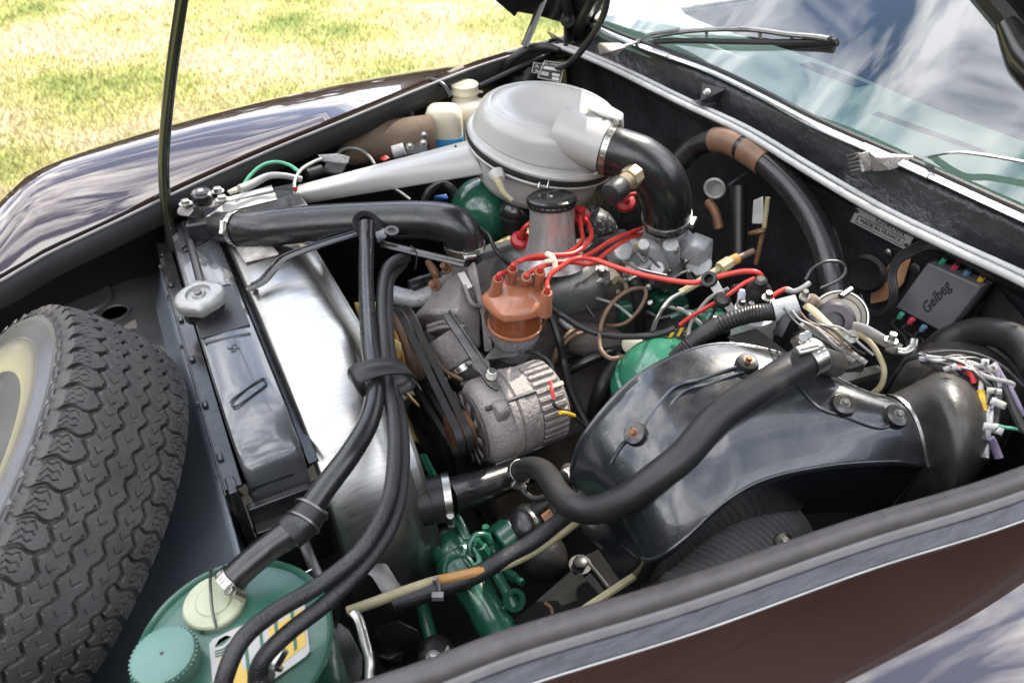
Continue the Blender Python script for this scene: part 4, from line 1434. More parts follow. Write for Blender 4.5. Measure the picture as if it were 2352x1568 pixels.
# ------------------------------------------------------------------ distributor
di = thing('distributor', 'copper brown distributor cap on a grey body with five lead towers', 'distributor', K(1, 1, 1210, 840, z=.645))
dp = V((.499, .948, .668))
dax = V((.02, -.02, 1)).normalized()
build('body', MB().lathe([(.030, -.05), (.0405, -.012), (.0445, -.004), (.0455, .006), (.0455, .034), (.047, .036)], dp, dax, 44), mat('speckled_alloy', (.33, .32, .33), .5, .4, .2, 20, .7, 170, speck=.7, speckcol=(.13, .12, .13), speckscale=170), di)
cb = build('cap_skirt', MB().lathe([(.0478, .016), (.0482, .020), (.0470, .024), (.0465, .062), (.0465, .070)], dp, dax, 48), M['copper_dark'], di)
build('retaining_ring', MB().lathe([(.0475, .017), (.0497, .018), (.0503, .0205), (.0497, .023), (.047, .024)], dp, dax, 48), M['copper'], di)
# eight-sided shoulder and domed top
rings = []
nn = 64
for r, h, k in ((.0466, .062, 0), (.0500, .0655, .4), (.0545, .069, 1), (.0555, .075, 1), (.0530, .082, 1), (.0440, .090, .8), (.0345, .0955, .3), (.0325, .0985, 0), (.0300, .1015, 0), (.018, .1030, 0), (0.0001, .1035, 0)):
    ring = []
    for i in range(nn):
        t = 2 * PI * i / nn
        o8 = 1 / math.cos(((t + PI / 5) % (2 * PI / 5)) - PI / 5)
        rr = r * (1 + k * .62 * (o8 - 1) * .9)
        ring.append(dp + dax * h + V((math.cos(t + .75), math.sin(t + .75), 0)) * rr)
    rings.append(ring)
capo = build('cap', MB().loft(rings), M['copper'], di, ang=30, label='orange brown bakelite cap')
tw_top = []
tws = []
for (bx, by), (tx, ty), zt in (((1062, 480), (1082, 372), .785), ((1160, 425), (1180, 305), .793), ((1262, 410), (1275, 360), .789), ((1345, 440), (1368, 322), .792), ((1402, 570), (1416, 468), .776)):
    b = K(1, 1, bx, by, z=.757)
    t = K(1, 1, tx, ty, z=zt + .018)
    d = (t - b)
    L_ = d.length
    tws.append(MB().lathe([(.0135, -.014), (.0125, 0), (.0105, L_ * .25), (.0098, L_ * .92), (.0085, L_), (.0058, L_), (.0058, L_ - .004)], b, d, 24))
    tw_top.append((t, d.normalized()))
parts('lead_tower', tws, M['copper'], capo)
cls = []
for s in (-1, 1):
    p = dp + Rv * (.049 * s) + dax * .03
    cls.append(MB().tube([p - dax * .012 + Rv * (.003 * s), p + dax * .008 + Rv * (.006 * s), p + dax * .024 + Rv * (.004 * s), p + dax * .034 - Rv * (.001 * s)], .0035, 8, 4, flat=.5))
parts('spring_clip', cls, M['rust'], di)
fp_ = MB().hull([K(1, 1, 970, 930, z=.650), K(1, 1, 1050, 830, z=.655), K(1, 1, 1230, 850, z=.655), K(1, 1, 1215, 905, z=.647), K(1, 1, 1010, 945, z=.643)])
fpo = build('clamp_plate', fp_, M['steel_dark'], di, bev=.002)
build('bolt', MB().bolt(K(1, 1, 1075, 872, z=.642), (0, 0, 1), .008), M['steel_dark'], fpo)

# ------------------------------------------------------------------ ignition leads
t = tw_top
G_ = 'red ignition leads'


def lead(lab, start, pts, sm=8):
    p0, d0 = t[start]
    P_ = [p0 - d0 * .004, p0 + d0 * .012] + pts
    return build('ignition_lead', MB().tube(P_, .0043, 12, sm), M['red'], label=lab, cat='ignition lead', group=G_)


lead('red ignition lead from the leftmost tower, looping back to the plug seal by the filler', 0, KL(1, 1, [(1150, 318, .80), (1235, 248, .795), (1420, 228, .79), (1560, 195, .79), (1655, 115, .79), (1650, 40, .79)]) + [K(1, 0, 1640, 1490, z=.80), K(1, 0, 1635, 1478, z=.785)])
lead('red ignition lead from the second tower, highest of the bundle under the elbow hose', 1, KL(1, 1, [(1215, 262, .808), (1300, 226, .808), (1430, 214, .805), (1600, 198, .80), (1712, 100, .80), (1705, 10, .79)]) + [K(1, 0, 1660, 1480, z=.79)])
lead('red ignition lead from the third tower, passing behind the carburettor', 2, KL(1, 1, [(1300, 330, .80), (1390, 285, .80), (1530, 255, .795), (1700, 205, .785), (1850, 115, .775), (1960, 68, .765), (2060, 30, .75)]))
lead('red ignition lead from the fourth tower, lowest of the pair reaching the carburettor', 3, KL(1, 1, [(1395, 285, .806), (1470, 262, .803), (1600, 262, .795), (1720, 270, .785), (1830, 190, .77), (1960, 105, .755), (2060, 70, .74)]))
lead('long red ignition lead stretching right to the coil', 4, KL(1, 1, [(1415, 405, .79), (1440, 345, .80), (1500, 300, .805), (1600, 240, .812), (1720, 238, .81), (1900, 300, .81), (2100, 355, .812), (2352, 398, .818)]) + KL(2, 1, [(150, 392, .822), (300, 350, .83), (420, 325, .84), (505, 325, .845), (548, 345, .84), (556, 372, .83)]))
build('ignition_lead', MB().tube([K(1, 1, 1240, 92, z=.752), K(1, 1, 1250, 40, z=.775), K(1, 1, 1290, 0, z=.79), K(1, 0, 1340, 1500, z=.79)], .0043, 12, 6), M['red'], label='short red ignition lead at the plug seal in front of the filler', cat='ignition lead', group=G_)
build('ignition_lead', MB().tube([K(1, 0, 1945, 1375, z=.775), K(1, 0, 1975, 1335, z=.79), K(1, 0, 2060, 1330, z=.79), K(1, 0, 2110, 1400, z=.77), K(1, 0, 2120, 1460, z=.75)], .0043, 12, 6), M['red'], label='short red ignition lead at the plug seal beside the elbow hose', cat='ignition lead', group=G_)
sp_ = thing('lead_spacer', 'cream plastic comb holding the red leads above the distributor', 'spacer', K(1, 1, 1440, 270, z=.79))
build('comb', MB().tube(KL(1, 1, [(1415, 205, .815), (1450, 225, .816), (1470, 280, .805), (1462, 350, .79)]), .0052, 8, 4), M['cream'], sp_)
parts('tooth', [MB().tube(KL(1, 1, [(1460, 250, .812), (1400, 258, .812)]), .004, 8, 1), MB().tube(KL(1, 1, [(1468, 300, .803), (1490, 310, .80)]), .004, 8, 1)], M['cream'], sp_)

# ------------------------------------------------------------------ water pump casting with its bracket
wp_ = thing('water_pump', 'rough grey cast water pump housing left of the distributor', 'water pump', (.42, 1.02, .5))
c1 = MB().hull([K(1, 1, 480, 650, z=.66), K(1, 1, 560, 600, z=.69), K(1, 1, 720, 470, z=.715), K(1, 1, 770, 330, z=.73), K(1, 1, 850, 330, z=.73), K(1, 1, 930, 520, z=.70), K(1, 1, 960, 640, z=.68), K(1, 1, 960, 860, z=.62), K(1, 1, 700, 800, z=.62), K(1, 1, 560, 720, z=.63), K(1, 1, 800, 600, z=.72), K(1, 1, 640, 740, z=.56), K(1, 1, 950, 700, z=.55)])
build('housing', c1, M['alu_pale'], wp_, bev=.007, seg=3)
c2 = MB().hull([K(1, 1, 640, 390, z=.70), K(1, 1, 780, 320, z=.72), K(1, 1, 760, 470, z=.72), K(1, 1, 590, 590, z=.69), K(1, 1, 700, 350, z=.66)])
build('boss', c2, M['alu_dull'], wp_, bev=.006, seg=3)
n0, n1 = K(1, 1, 700, 760, z=.655), K(1, 1, 870, 1010, z=.60)
build('neck', MB().lathe([(.040, 0), (.0375, .02), (.0365, (n1 - n0).length)], n0, n1 - n0, 40), M['alu_pale'], wp_)
parts('rib', [MB().tube(KL(1, 1, [(600, 700, .675), (690, 672, .69), (720, 668, .70)]), .0042, 8, 3), MB().tube(KL(1, 1, [(600, 730, .67), (720, 700, .69), (850, 700, .69)]), .004, 8, 3), MB().tube(KL(1, 1, [(850, 420, .73), (900, 540, .712), (960, 560, .70)]), .004, 8, 3)], M['alu_pale'], wp_)
build('paint_patch', MB().hull([K(1, 1, 800, 335, z=.742), K(1, 1, 850, 320, z=.742), K(1, 1, 910, 430, z=.728), K(1, 1, 860, 452, z=.728), K(1, 1, 855, 385, z=.73)]), mat('bare_patch', (.62, .60, .56), .5, .1, .1, 30, .2, 120), wp_, bev=.001)
parts('bolt', [MB().bolt(K(1, 1, 655, 415, z=.715), (-.7, -.3, .5), .008, .014), MB().bolt(K(1, 1, 735, 305, z=.735), (-.5, -.3, .6), .007, .02)], M['rust'], wp_)
pl = MB().prism(KL(1, 1, [(800, 150, .78), (815, 122, .785), (845, 122, .785), (870, 160, .78), (905, 270, .76), (930, 400, .735), (960, 560, .70), (1010, 760, .65), (1020, 850, .62), (985, 870, .62), (965, 640, .68), (925, 480, .712), (880, 330, .742), (830, 215, .768)]), V((.006, -.003, -.003)))
plo = build('lifting_plate', pl, M['alu_dull'], wp_, bev=.0012)
hose('pump_hose', 'short black hose clamped under the water pump neck', [n1 - (n1 - n0) * .25, n1 + (n1 - n0) * .12, n1 + V((.03, -.05, -.06)), n1 + V((.05, -.07, -.14))], .0405, M['rubber'], clamps=((.16, (.2, -1, .3)),), n=28)
o = build('hook_rod', MB().tube(KL(1, 1, [(600, 260, .74), (640, 320, .735), (660, 370, .72)]), [.006, .009, .006], 8, 4), M['rust'], label='rusty curved link left of the paint-marked pump bracket', cat='linkage')
parts_p = [build('coolant_pipe', MB().tube(KL(1, 1, pts), r, 14, 4), m_, label=lab, cat='pipe') for lab, pts, r, m_ in (
    ('dull grey pipe stub left of the pump, upper of two', [(480, 430, .70), (560, 400, .70), (660, 370, .69)], .014, M['rubber_shiny']),
    ('pale grey pipe stub left of the pump, lower of two', [(350, 480, .68), (500, 510, .68), (690, 450, .68)], .018, M['carb']))]

# pulleys and belts
PX = .322
pu = thing('pump_pulley', 'two-groove steel pulley behind the shroud carrying both belts', 'pulley', (PX, 1.03, .58))
pcn, pr_ = V((PX, 1.025, .652)), .070
build('wheel', MB().lathe([(.020, -.030), (.050, -.030), (.064, -.026), (.071, -.022), (.066, -.014), (.071, -.007), (.066, .001), (.071, .009), (.060, .012), (.02, .012)], pcn + V((.004, 0, 0)), (1, 0, 0), 56), mat('rusty_pulley', (.30, .22, .18), .45, .6, .3, 20, .4, 100), pu)
build('flange', MB().lathe([(.0, -.034), (.045, -.034), (.058, -.031), (.058, -.029), (0, -.029)], pcn, (1, 0, 0), 48), M['orange_tube'], pu)
acn, ar = V((PX, .808, .615)), .034


def belt(dx):
    b = MB()
    d = V((0, acn.y - pcn.y, acn.z - pcn.z))
    L = d.length
    e = d / L
    f = V((0, -e.z, e.y))
    al = math.acos((pr_ - ar) / L)
    loop = []
    for k in range(30):
        q = al + (2 * PI - 2 * al) * k / 29
        loop.append((pcn, pr_, q))
    for k in range(18):
        q = -al + 2 * al * k / 17
        loop.append((acn, ar, q))
    secs = []
    for cc_, r, q in loop:
        dr = e * math.cos(q) + f * math.sin(q)
        c_ = cc_ + dr * r + V((dx, 0, 0))
        secs.append([c_ + V((-.0062, 0, 0)) + dr * .002, c_ + V((.0062, 0, 0)) + dr * .002, c_ + V((.0045, 0, 0)) - dr * .006, c_ + V((-.0045, 0, 0)) - dr * .006])
    secs.append(secs[0])
    return b.loft(secs, caps=False)


build('drive_belt', belt(-.011), M['rubber'], label='black drive belt nearer the shroud', cat='belt', group='drive belts')
build('drive_belt', belt(.005), M['rubber'], label='black drive belt nearer the engine', cat='belt', group='drive belts')
cpu = thing('crank_pulley', 'large dark pulley low down beneath the drive belts', 'pulley', (.33, .95, .36))
build('wheel', MB().lathe([(.02, -.02), (.07, -.02), (.095, -.012), (.088, -.004), (.095, .004), (.088, .012), (.07, .018), (.02, .018)], V((.315, .93, .47)), (1, 0, 0), 56), M['black_satin'], cpu)

# ------------------------------------------------------------------ alternator
al_ = thing('alternator', 'grey cast alternator with cooling fins below the distributor', 'alternator', (.43, .82, .53))
A0 = V((.352, .818, .612))
AXX = V((1, 0, 0))
build('joint_band', MB().lathe([(.0740, .046), (.0775, .047), (.0775, .0585), (.0740, .0595)], A0, AXX, 60), M['alu_pale'], al_)
build('rear_band', MB().lathe([(.0740, .0630), (.0770, .0640), (.0770, .0760), (.0740, .0770)], A0, AXX, 60), M['alu_pale'], al_)
build('pulley', MB().lathe([(.012, -.030 - .022), (.030, -.052), (.036, -.047), (.031, -.040), (.036, -.033), (.031, -.026), (.036, -.019), (.02, -.016)], A0 + V((.010, 0, 0)), AXX, 40), M['rust'], al_)
fn = []
for k in range(12):
    q = 2 * PI * k / 12
    d = V((0, math.cos(q), math.sin(q)))
    e = AXX.cross(d)
    fn.append(MB().loft([[A0 + d * r + e * (.012 + .006 * s) + V((xx, 0, 0)) for s in (-1, 1)] for r, xx in ((.03, -.008), (.045, -.012), (.062, -.012))], closed=False))
parts('fan_blade', fn, M['block'], al_, solid=.002)
build('fan_disc', MB().lathe([(.012, -.006), (.062, -.004), (.062, -.002), (.012, -.002)], A0, AXX, 40), M['block'], al_)
fr = build('front_housing', MB().lathe([(.040, .0), (.062, .003), (.0715, .012), (.0745, .020), (.0745, .056), (.0725, .058), (.0725, .0605)], A0, AXX, 60), M['alu_pale'], al_)
rr_ = build('rear_housing', MB().lathe([(.0722, .060), (.0745, .062), (.0745, .095), (.069, .100), (.066, .104), (.066, .150), (.058, .156), (.02, .158)], A0, AXX, 60), M['alu_pale'], al_)
fins = []
for k in range(30):
    q = PI * 2 * k / 30
    d = V((0, math.cos(q), math.sin(q)))
    e = AXX.cross(d)
    fins.append(MB().hull([A0 + d * r + e * (s * ww) + V((xx, 0, 0)) for r, ww in ((.060, .0055), (.0725, .0042)) for s in (-1, 1) for xx in (.1005, .146 if r > .07 else .152)]))
parts('cooling_fin', fins, M['alu_pale'], rr_, bev=.0015)
lugs = []
for q in (2.2, 5.6):
    d = V((0, math.cos(q), math.sin(q)))
    lugs.append(MB().hull([A0 + d * r + AXX.cross(d) * s + V((xx, 0, 0)) for r, s in ((.06, -.022), (.06, .022), (.093, -.010), (.093, .010), (.098, 0)) for xx in (.018, .040)]))
parts('mounting_lug', lugs, M['alu_pale'], fr, bev=.004)
tb = []
for k in range(4):
    q = .5 + k * PI / 2
    d = V((0, math.cos(q), math.sin(q)))
    tb.append(MB().cyl(A0 + d * .0755 + V((.008, 0, 0)), A0 + d * .0755 + V((.098, 0, 0)), .004, n=10))
parts('through_bolt', tb, M['steel_dark'], al_)
pcg = MB().box(K(1, 1, 1455, 1115, z=.665), .030, .008, .034, (AXX, V((0, .75, .6)), V((0, -.6, .75))))
build('plug_socket', pcg, M['cream'], al_, bev=.002)
as_ = thing('adjuster_bar', 'narrow dark steel bar slanting from the pump down to the alternator', 'bracket', K(1, 1, 1060, 1100, z=.69))
pa, pb = K(1, 1, 728, 615, z=.725), K(1, 1, 1075, 1135, z=.70)
dd = (pb - pa).normalized()
sid = dd.cross(V((0, 0, 1))).normalized()
sec_ = []
for f, ww in ((0, .006), (.05, .0085), (.5, .0085), (.78, .0095), (.93, .009), (1, .002)):
    p = pa.lerp(pb, f)
    sec_.append([p - sid * ww - V((0, 0, .003)), p + sid * ww - V((0, 0, .003)), p + sid * ww + V((0, 0, .003)), p - sid * ww + V((0, 0, .003))])
build('bar', MB().loft(sec_), M['steel_dark'], as_, bev=.001)
build('bar_edge', MB().tube([pa + sid * -.006 + V((0, 0, .005)), pa.lerp(pb, .5) + sid * -.007 + V((0, 0, .005)), pa.lerp(pb, .8) + sid * -.007 + V((0, 0, .005))], .0022, 6, 2), M['steel_dark'], as_)
bq = pa.lerp(pb, .85)
build('bolt', MB().bolt(bq + V((.004, 0, .004)), (.1, -.2, 1), .0085, .010), M['steel'], as_)
build('washer', MB().lathe([(.006, .0), (.015, .0), (.015, .0022), (.006, .0022)], bq - dd * .03 + V((0, 0, .0)), (0, -.3, 1), 24), M['steel'], as_)

# alternator wiring
wire('alternator_wire', 'red wire plugged into the alternator socket', KL(1, 1, [(1440, 1080, .69), (1448, 1130, .69), (1462, 1200, .68)]), .0032, M['red_dull'])
wire('alternator_wire', 'black wire curling away from the alternator socket', KL(1, 1, [(1455, 1200, .68), (1470, 1245, .67), (1530, 1275, .65), (1590, 1305, .62), (1680, 1385, .58)]), .003, M['wire_black'])
wire('alternator_wire', 'yellow sleeve on the wiring beside the alternator', KL(1, 1, [(1505, 1288, .67), (1550, 1293, .66), (1600, 1310, .64)]), .0036, M['yellow'])
wire('alternator_wire', 'thick black loom dropping past the fins of the alternator', KL(1, 1, [(1440, 620, .66), (1500, 800, .62), (1530, 950, .58), (1570, 1120, .56), (1650, 1300, .54), (1720, 1420, .52)]), .0085, M['rubber'], cat='wiring loom')

# ------------------------------------------------------------------ carburettor
ca = thing('carburettor', 'grey zinc carburettor with square choke box below the elbow hose', 'carburettor', D(1520, 640, z=.60))
ct = K(1, 0, 2235, 1545, d=1.515)
build('throat', MB().lathe([(.052, -.095), (.050, -.06), (.046, -.045), (.044, .0), (.044, .02)], ct, (0, 0, 1), 44), M['carb'], ca)
g1 = MB().hull([D(1412, 560, z=.715), D(1440, 545, z=.735), D(1500, 540, z=.735), D(1560, 585, z=.70), D(1555, 625, z=.67), D(1470, 640, z=.66), D(1430, 610, z=.68), D(1500, 560, z=.74), D(1480, 650, z=.62)])
build('float_bowl', g1, M['carb'], ca, bev=.007, seg=3)
build('top_flange', MB().lathe([(.044, -.030), (.056, -.030), (.058, -.026), (.056, -.021), (.045, -.020)], ct, (0, 0, 1), 40), M['carb'], ca)
for nm, a_, b_, r_ in (('pump_housing', D(1432, 575, z=.735), D(1415, 590, z=.70), .020), ('jet_boss', D(1478, 560, z=.755), D(1478, 585, z=.70), .012), ('bowl_boss', D(1540, 560, z=.745), D(1548, 600, z=.69), .016), ('mixture_boss', D(1510, 615, z=.715), D(1505, 640, z=.66), .014), ('side_boss', D(1450, 612, z=.715), D(1442, 632, z=.68), .011)):
    build(nm, MB().cyl(a_, b_, r_, n=22), M['carb'], ca, bev=.0025)
parts('lever_rod', [MB().tube([D(1430, 600, z=.735), D(1470, 618, z=.73), D(1530, 632, z=.715)], .0028, 8, 4), MB().tube([D(1545, 640, z=.70), D(1580, 622, z=.72), D(1600, 640, z=.70)], .0026, 8, 4)], M['steel'], ca)
g2 = MB().hull([D(1563, 545, z=.735), D(1600, 532, z=.745), D(1640, 548, z=.735), D(1636, 600, z=.70), D(1602, 618, z=.69), D(1560, 592, z=.705), D(1618, 575, z=.735), D(1590, 560, z=.75)])
build('choke_box', g2, M['carb'], ca, bev=.004, seg=3)
build('choke_tube', MB().cyl(D(1605, 605, z=.70), D(1606, 632, z=.655), .026, n=28), M['carb'], ca, bev=.003)
build('idle_tube', MB().cyl(D(1500, 600, z=.70), D(1460, 628, z=.68), .014, n=20), M['carb'], ca, bev=.003)
build('brass_plug', MB().cyl(K(1, 1, 1925, 250, z=.70), K(1, 1, 1870, 235, z=.70), .0185, n=24), mat('tarnished_brass', (.45, .36, .20), .4, .7, .2, 30), ca, bev=.003)
parts('screw', [MB().lathe([(.0055, -.004), (.0055, .003), (.004, .005), (0, .005)], p, (0, -.1, 1), 14) for p in (D(1440, 556, z=.738), D(1478, 592, z=.72), D(1552, 575, z=.735), D(1512, 548, z=.745), D(1576, 600, z=.715), D(1538, 622, z=.69))], M['steel'], ca)
ln = MB().tube([D(1450, 590, z=.735), D(1462, 580, z=.74), D(1480, 600, z=.73), D(1490, 590, z=.735), D(1520, 620, z=.71)], .0028, 8, 5)
ln.hull([D(1500, 640, z=.69), D(1520, 628, z=.70), D(1545, 650, z=.68), D(1535, 668, z=.66), D(1505, 660, z=.67)])
build('throttle_linkage', ln, M['steel_dark'], ca, bev=.001)
build('yellow_dot', MB().lathe([(.0045, 0), (.004, .001), (0, .001)], K(1, 1, 2028, 150, z=.735), (0, -.2, 1), 14), M['yellow'], ca)
spg = MB()
a, b = K(1, 1, 1660, 410, z=.70), K(1, 1, 1790, 310, z=.72)
hx = []
dd = (b - a)
u, w = perp(dd)
for k in range(90):
    q = k * 2 * PI / 6
    hx.append(a + dd * (k / 89) + (u * math.cos(q) + w * math.sin(q)) * .0042)
spg.tube(hx, .0009, 5, 1)
build('return_spring', spg, M['steel_dark'], label='thin coil spring beside the carburettor', cat='spring')
hose('fuel_pipe', 'short black hose with bright clip hanging below the carburettor', KL(1, 1, [(1990, 350, .70), (2020, 430, .68), (2045, 560, .64), (2060, 720, .58)]), .0125, M['rubber'], clamps=((.08, (-.3, -1, .3)),))

# ------------------------------------------------------------------ washer bottles and far side of the bay
def rounded_bottle(c, wx, wy, h, top, m, name, parent, rows=((0, 1), (.72, 1), (.84, .97), (.93, .86), (.98, .66), (1.0, .38))):
    secs = []
    for f, k in rows:
        secs.append([c + Rv * (wx * k * math.copysign(abs(math.cos(q)) ** .55, math.cos(q))) + Fv * (wy * k * math.copysign(abs(math.sin(q)) ** .55, math.sin(q))) + V((0, 0, h * f)) for q in np.linspace(0, 2 * PI, 40, endpoint=False)])
    return build(name, MB().loft(secs), m, parent)


wb = thing('washer_bottle', 'cream plastic washer bottle part filled with blue fluid', 'bottle', (.66, 1.585, .70))
c = K(1, 0, 715, 930, d=1.79)
c = V((c.x, c.y, .70))
zf = K(1, 0, 715, 960, d=1.755).z
rounded_bottle(c, .045, .036, K(1, 0, 715, 655, d=1.79).z - .70, 0, M['cream'], 'bottle', wb)
secs = []
build('fluid', MB().loft([[V((0, 0, z)) + c + Rv * (.0458 * math.copysign(abs(math.cos(q)) ** .55, math.cos(q))) + Fv * (.0388 * math.copysign(abs(math.sin(q)) ** .55, math.sin(q))) for q in np.linspace(0, 2 * PI, 40, endpoint=False)] for z in (.002, zf - .70)]), M['bluefluid'], wb)
wb2 = thing('washer_bottle', 'taller cream bottle with screw cap behind the blue fluid bottle', 'bottle', (.76, 1.62, .70))
c2 = K(1, 0, 905, 900, d=1.86)
c2 = V((c2.x, c2.y, .70))
rounded_bottle(c2, .058, .040, K(1, 0, 960, 625, d=1.86).z - .70, 0, M['cream'], 'bottle', wb2)
cc = K(1, 0, 855, 650, d=1.83)
build('neck', MB().lathe([(.034, -.07), (.034, -.01), (.030, -.004), (.030, .006)], cc, (0, 0, 1), 36), M['cream'], wb2)
build('cap', MB().lathe([(.0335, .004), (.035, .006), (.035, .010), (.0335, .012), (.0335, .022), (.0345, .024), (.0335, .028), (.0, .029)], cc, (0, 0, 1), 40), M['cream'], wb2)
build('cap_tab', MB().box(cc + Rv * .038 + V((0, 0, .008)), .012, .010, .003, (Rv, Fv, V((0, 0, 1)))), M['cream'], wb2, bev=.001)
hose('washer_tube', 'thin black tube arching up from the blue fluid bottle', [K(1, 0, 755, 655, d=1.77), K(1, 0, 700, 580, d=1.77), K(1, 0, 610, 548, d=1.77), K(1, 0, 530, 590, d=1.77), K(1, 0, 485, 690, d=1.76), K(1, 0, 490, 790, d=1.75), K(1, 0, 510, 850, d=1.74)], .0062, M['rubber_shiny'])
hose('drain_tube', 'short black tube on top of the ribbed paper duct', [K(1, 0, 225, 800, d=1.78), K(1, 0, 290, 785, d=1.78), K(1, 0, 370, 795, d=1.77), K(1, 0, 440, 825, d=1.75), K(1, 0, 490, 860, d=1.74)], [.010, .010, .009, .0075, .006], M['rubber_shiny'])
rb_ = thing('relay_box', 'black square relay bracket leaning against the blue fluid bottle', 'relay', K(1, 0, 510, 1000, d=1.70))
q = [K(1, 0, 528, 828, d=1.70), K(1, 0, 596, 930, d=1.70), K(1, 0, 600, 1040, d=1.70), K(1, 0, 450, 1060, d=1.70), K(1, 0, 412, 935, d=1.70)]
build('plate', MB().prism(q, Fv * .016), M['black_satin'], rb_, bev=.001)
parts('screw', [MB().bolt(K(1, 0, x, y, d=1.698), -Fv + V((0, 0, .3)), .006, .004) for x, y in ((573, 922), (570, 978), (478, 1000))], M['steel'], rb_)
build('terminal', MB().cyl(K(1, 0, 360, 1045, d=1.68), K(1, 0, 440, 1020, d=1.68), .015, n=20), M['carb'], rb_, bev=.002)
build('red_terminal', MB().hull([K(1, 0, 270, 1085, d=1.66), K(1, 0, 310, 1058, d=1.66), K(1, 0, 345, 1080, d=1.66), K(1, 0, 300, 1105, d=1.65), K(1, 0, 310, 1075, d=1.69)]), M['red_dull'], rb_, bev=.002)
hd_ = thing('ribbed_duct', 'brown ribbed paper air duct beside the far fender', 'air duct', K(1, 0, 300, 1000, d=1.86))
a, b = K(1, 0, -40, 1010, d=1.71), K(1, 0, 640, 920, d=1.745)
d = (b - a)
L = d.length
pr = []
nr = 72
for k in range(nr):
    f = k / nr
    r = .046 * (1 - .35 * max(0, 1 - f / .18) ** 2)
    pr += [(r, L * f), (r + .0012, L * (f + .35 / nr)), (r, L * (f + .7 / nr))]
build('tube', MB().lathe(pr, a, d, 40), M['cardboard'], hd_)

# ------------------------------------------------------------------ battery and its wiring
ba_ = thing('battery', 'dark battery with pale label strip behind the top hose', 'battery', K(0, 0, 1650, 1450, z=.60))
zt = .818
bc = [K(0, 0, 1262, 1545, z=zt), K(0, 0, 2110, 1400, z=zt), K(0, 0, 2000, 1250, z=zt), K(0, 0, 1300, 1390, z=zt)]
build('case', MB().prism(bc, (0, 0, -.17)), M['black_satin'], ba_, bev=.004)
lb = [K(0, 0, 1410, 1485, z=zt + .001), K(0, 0, 1895, 1365, z=zt + .001), K(0, 0, 1880, 1320, z=zt + .001), K(0, 0, 1540, 1390, z=zt + .001)]
build('label_strip', MB().prism(lb, (0, 0, .001)), M['white'], ba_)
build('lid_strip', MB().prism([K(0, 0, 1500, 1400, z=zt + .001), K(0, 0, 1870, 1310, z=zt + .001), K(0, 0, 1860, 1280, z=zt + .001), K(0, 0, 1560, 1360, z=zt + .001)], (0, 0, .004)), M['plate'], ba_)
tp = K(0, 0, 1335, 1460, z=zt)
build('post', MB().lathe([(.016, 0), (.014, .02), (.011, .022)], tp, (0, 0, 1), 20), M['steel_dark'], ba_)
tcm = thing('battery_terminal', 'pale metal battery clamp with black round knob', 'terminal', K(0, 0, 1350, 1440, z=zt + .01))
kn = K(0, 0, 1378, 1330, z=zt + .035)
kb = MB()
kb.lathe([(.0165, -.016), (.0185, -.012), (.0185, .004), (.015, .006), (.010, .004), (.0095, .006), (.004, .007), (0, .007)], kn, (0, -.15, 1), 30)
build('knob', kb, M['rubber_shiny'], tcm)
build('knob_pin', MB().lathe([(.006, .0), (.005, .010), (0, .0105)], kn, (0, -.15, 1), 14), M['carb'], tcm)
pc = MB()
pc.hull([K(0, 0, 1200, 1440, z=zt + .01), K(0, 0, 1240, 1390, z=zt + .02), K(0, 0, 1310, 1370, z=zt + .025), K(0, 0, 1330, 1440, z=zt + .02), K(0, 0, 1290, 1490, z=zt + .01), K(0, 0, 1215, 1480, z=zt)])
build('clamp', pc, M['alu_pale'], tcm, bev=.004)
build('clamp_arm', MB().hull([K(0, 0, 1400, 1370, z=zt + .02), K(0, 0, 1530, 1330, z=zt + .025), K(0, 0, 1560, 1370, z=zt + .02), K(0, 0, 1540, 1400, z=zt + .012), K(0, 0, 1420, 1430, z=zt + .012)]), M['alu_pale'], tcm, bev=.003)
parts('nut', [MB().bolt(K(0, 0, 1490, 1310, z=zt + .028), (0, 0, 1), .008, .008), MB().bolt(K(0, 0, 1270, 1395, z=zt + .026), (0, 0, 1), .008, .008), MB().bolt(K(0, 0, 1520, 1365, z=zt + .024), (0, 0, 1), .008, .008)], M['steel'], tcm)
build('lug', MB().hull([K(0, 0, 1540, 1310, z=zt + .02), K(0, 0, 1620, 1270, z=zt + .028), K(0, 0, 1650, 1310, z=zt + .022), K(0, 0, 1570, 1335, z=zt + .018), K(0, 0, 1600, 1300, z=zt + .04)]), M['cream'], tcm, bev=.003)
hose('battery_cable', 'pale grey battery cable behind the snorkel end', [K(0, 0, 1640, 1295, z=zt + .03), K(0, 0, 1720, 1260, z=zt + .03), K(0, 0, 1830, 1205, z=zt + .035), K(0, 0, 1930, 1200, z=zt + .035), K(0, 0, 2060, 1225, z=zt + .02)], [.009, .008, .0065, .006, .006], M['wire_grey'], cat='cable')
wire('earth_wire', 'bright green wire arching up beside the battery', [K(0, 0, 1665, 1265, z=.845), K(0, 0, 1720, 1190, z=.855), K(0, 0, 1800, 1128, z=.862), K(0, 0, 1890, 1108, z=.862), K(0, 0, 1980, 1130, z=.855), K(0, 0, 2050, 1180, z=.845)], .0036, M['wire_green'])
wire('loop_wire', 'pale wire looping at the snorkel mouth', [K(0, 0, 2020, 1330, z=.835), K(0, 0, 2015, 1240, z=.845), K(0, 0, 2060, 1160, z=.85), K(0, 0, 2140, 1110, z=.85), K(0, 0, 2200, 1085, z=.85)], .0032, M['wire_grey'])
so = thing('starter_relay', 'small grey relay with black lid above the snorkel', 'relay', K(0, 0, 2250, 1180, z=0.800))
build('body', MB().hull([K(0, 0, 2190, 1180, z=0.810), K(0, 0, 2340, 1190, z=0.810), K(0, 0, 2380, 1110, z=0.830), K(0, 0, 2230, 1100, z=0.830), K(0, 0, 2220, 1230, z=0.790), K(0, 0, 2360, 1220, z=0.790)]), M['black_satin'], so, bev=.003)
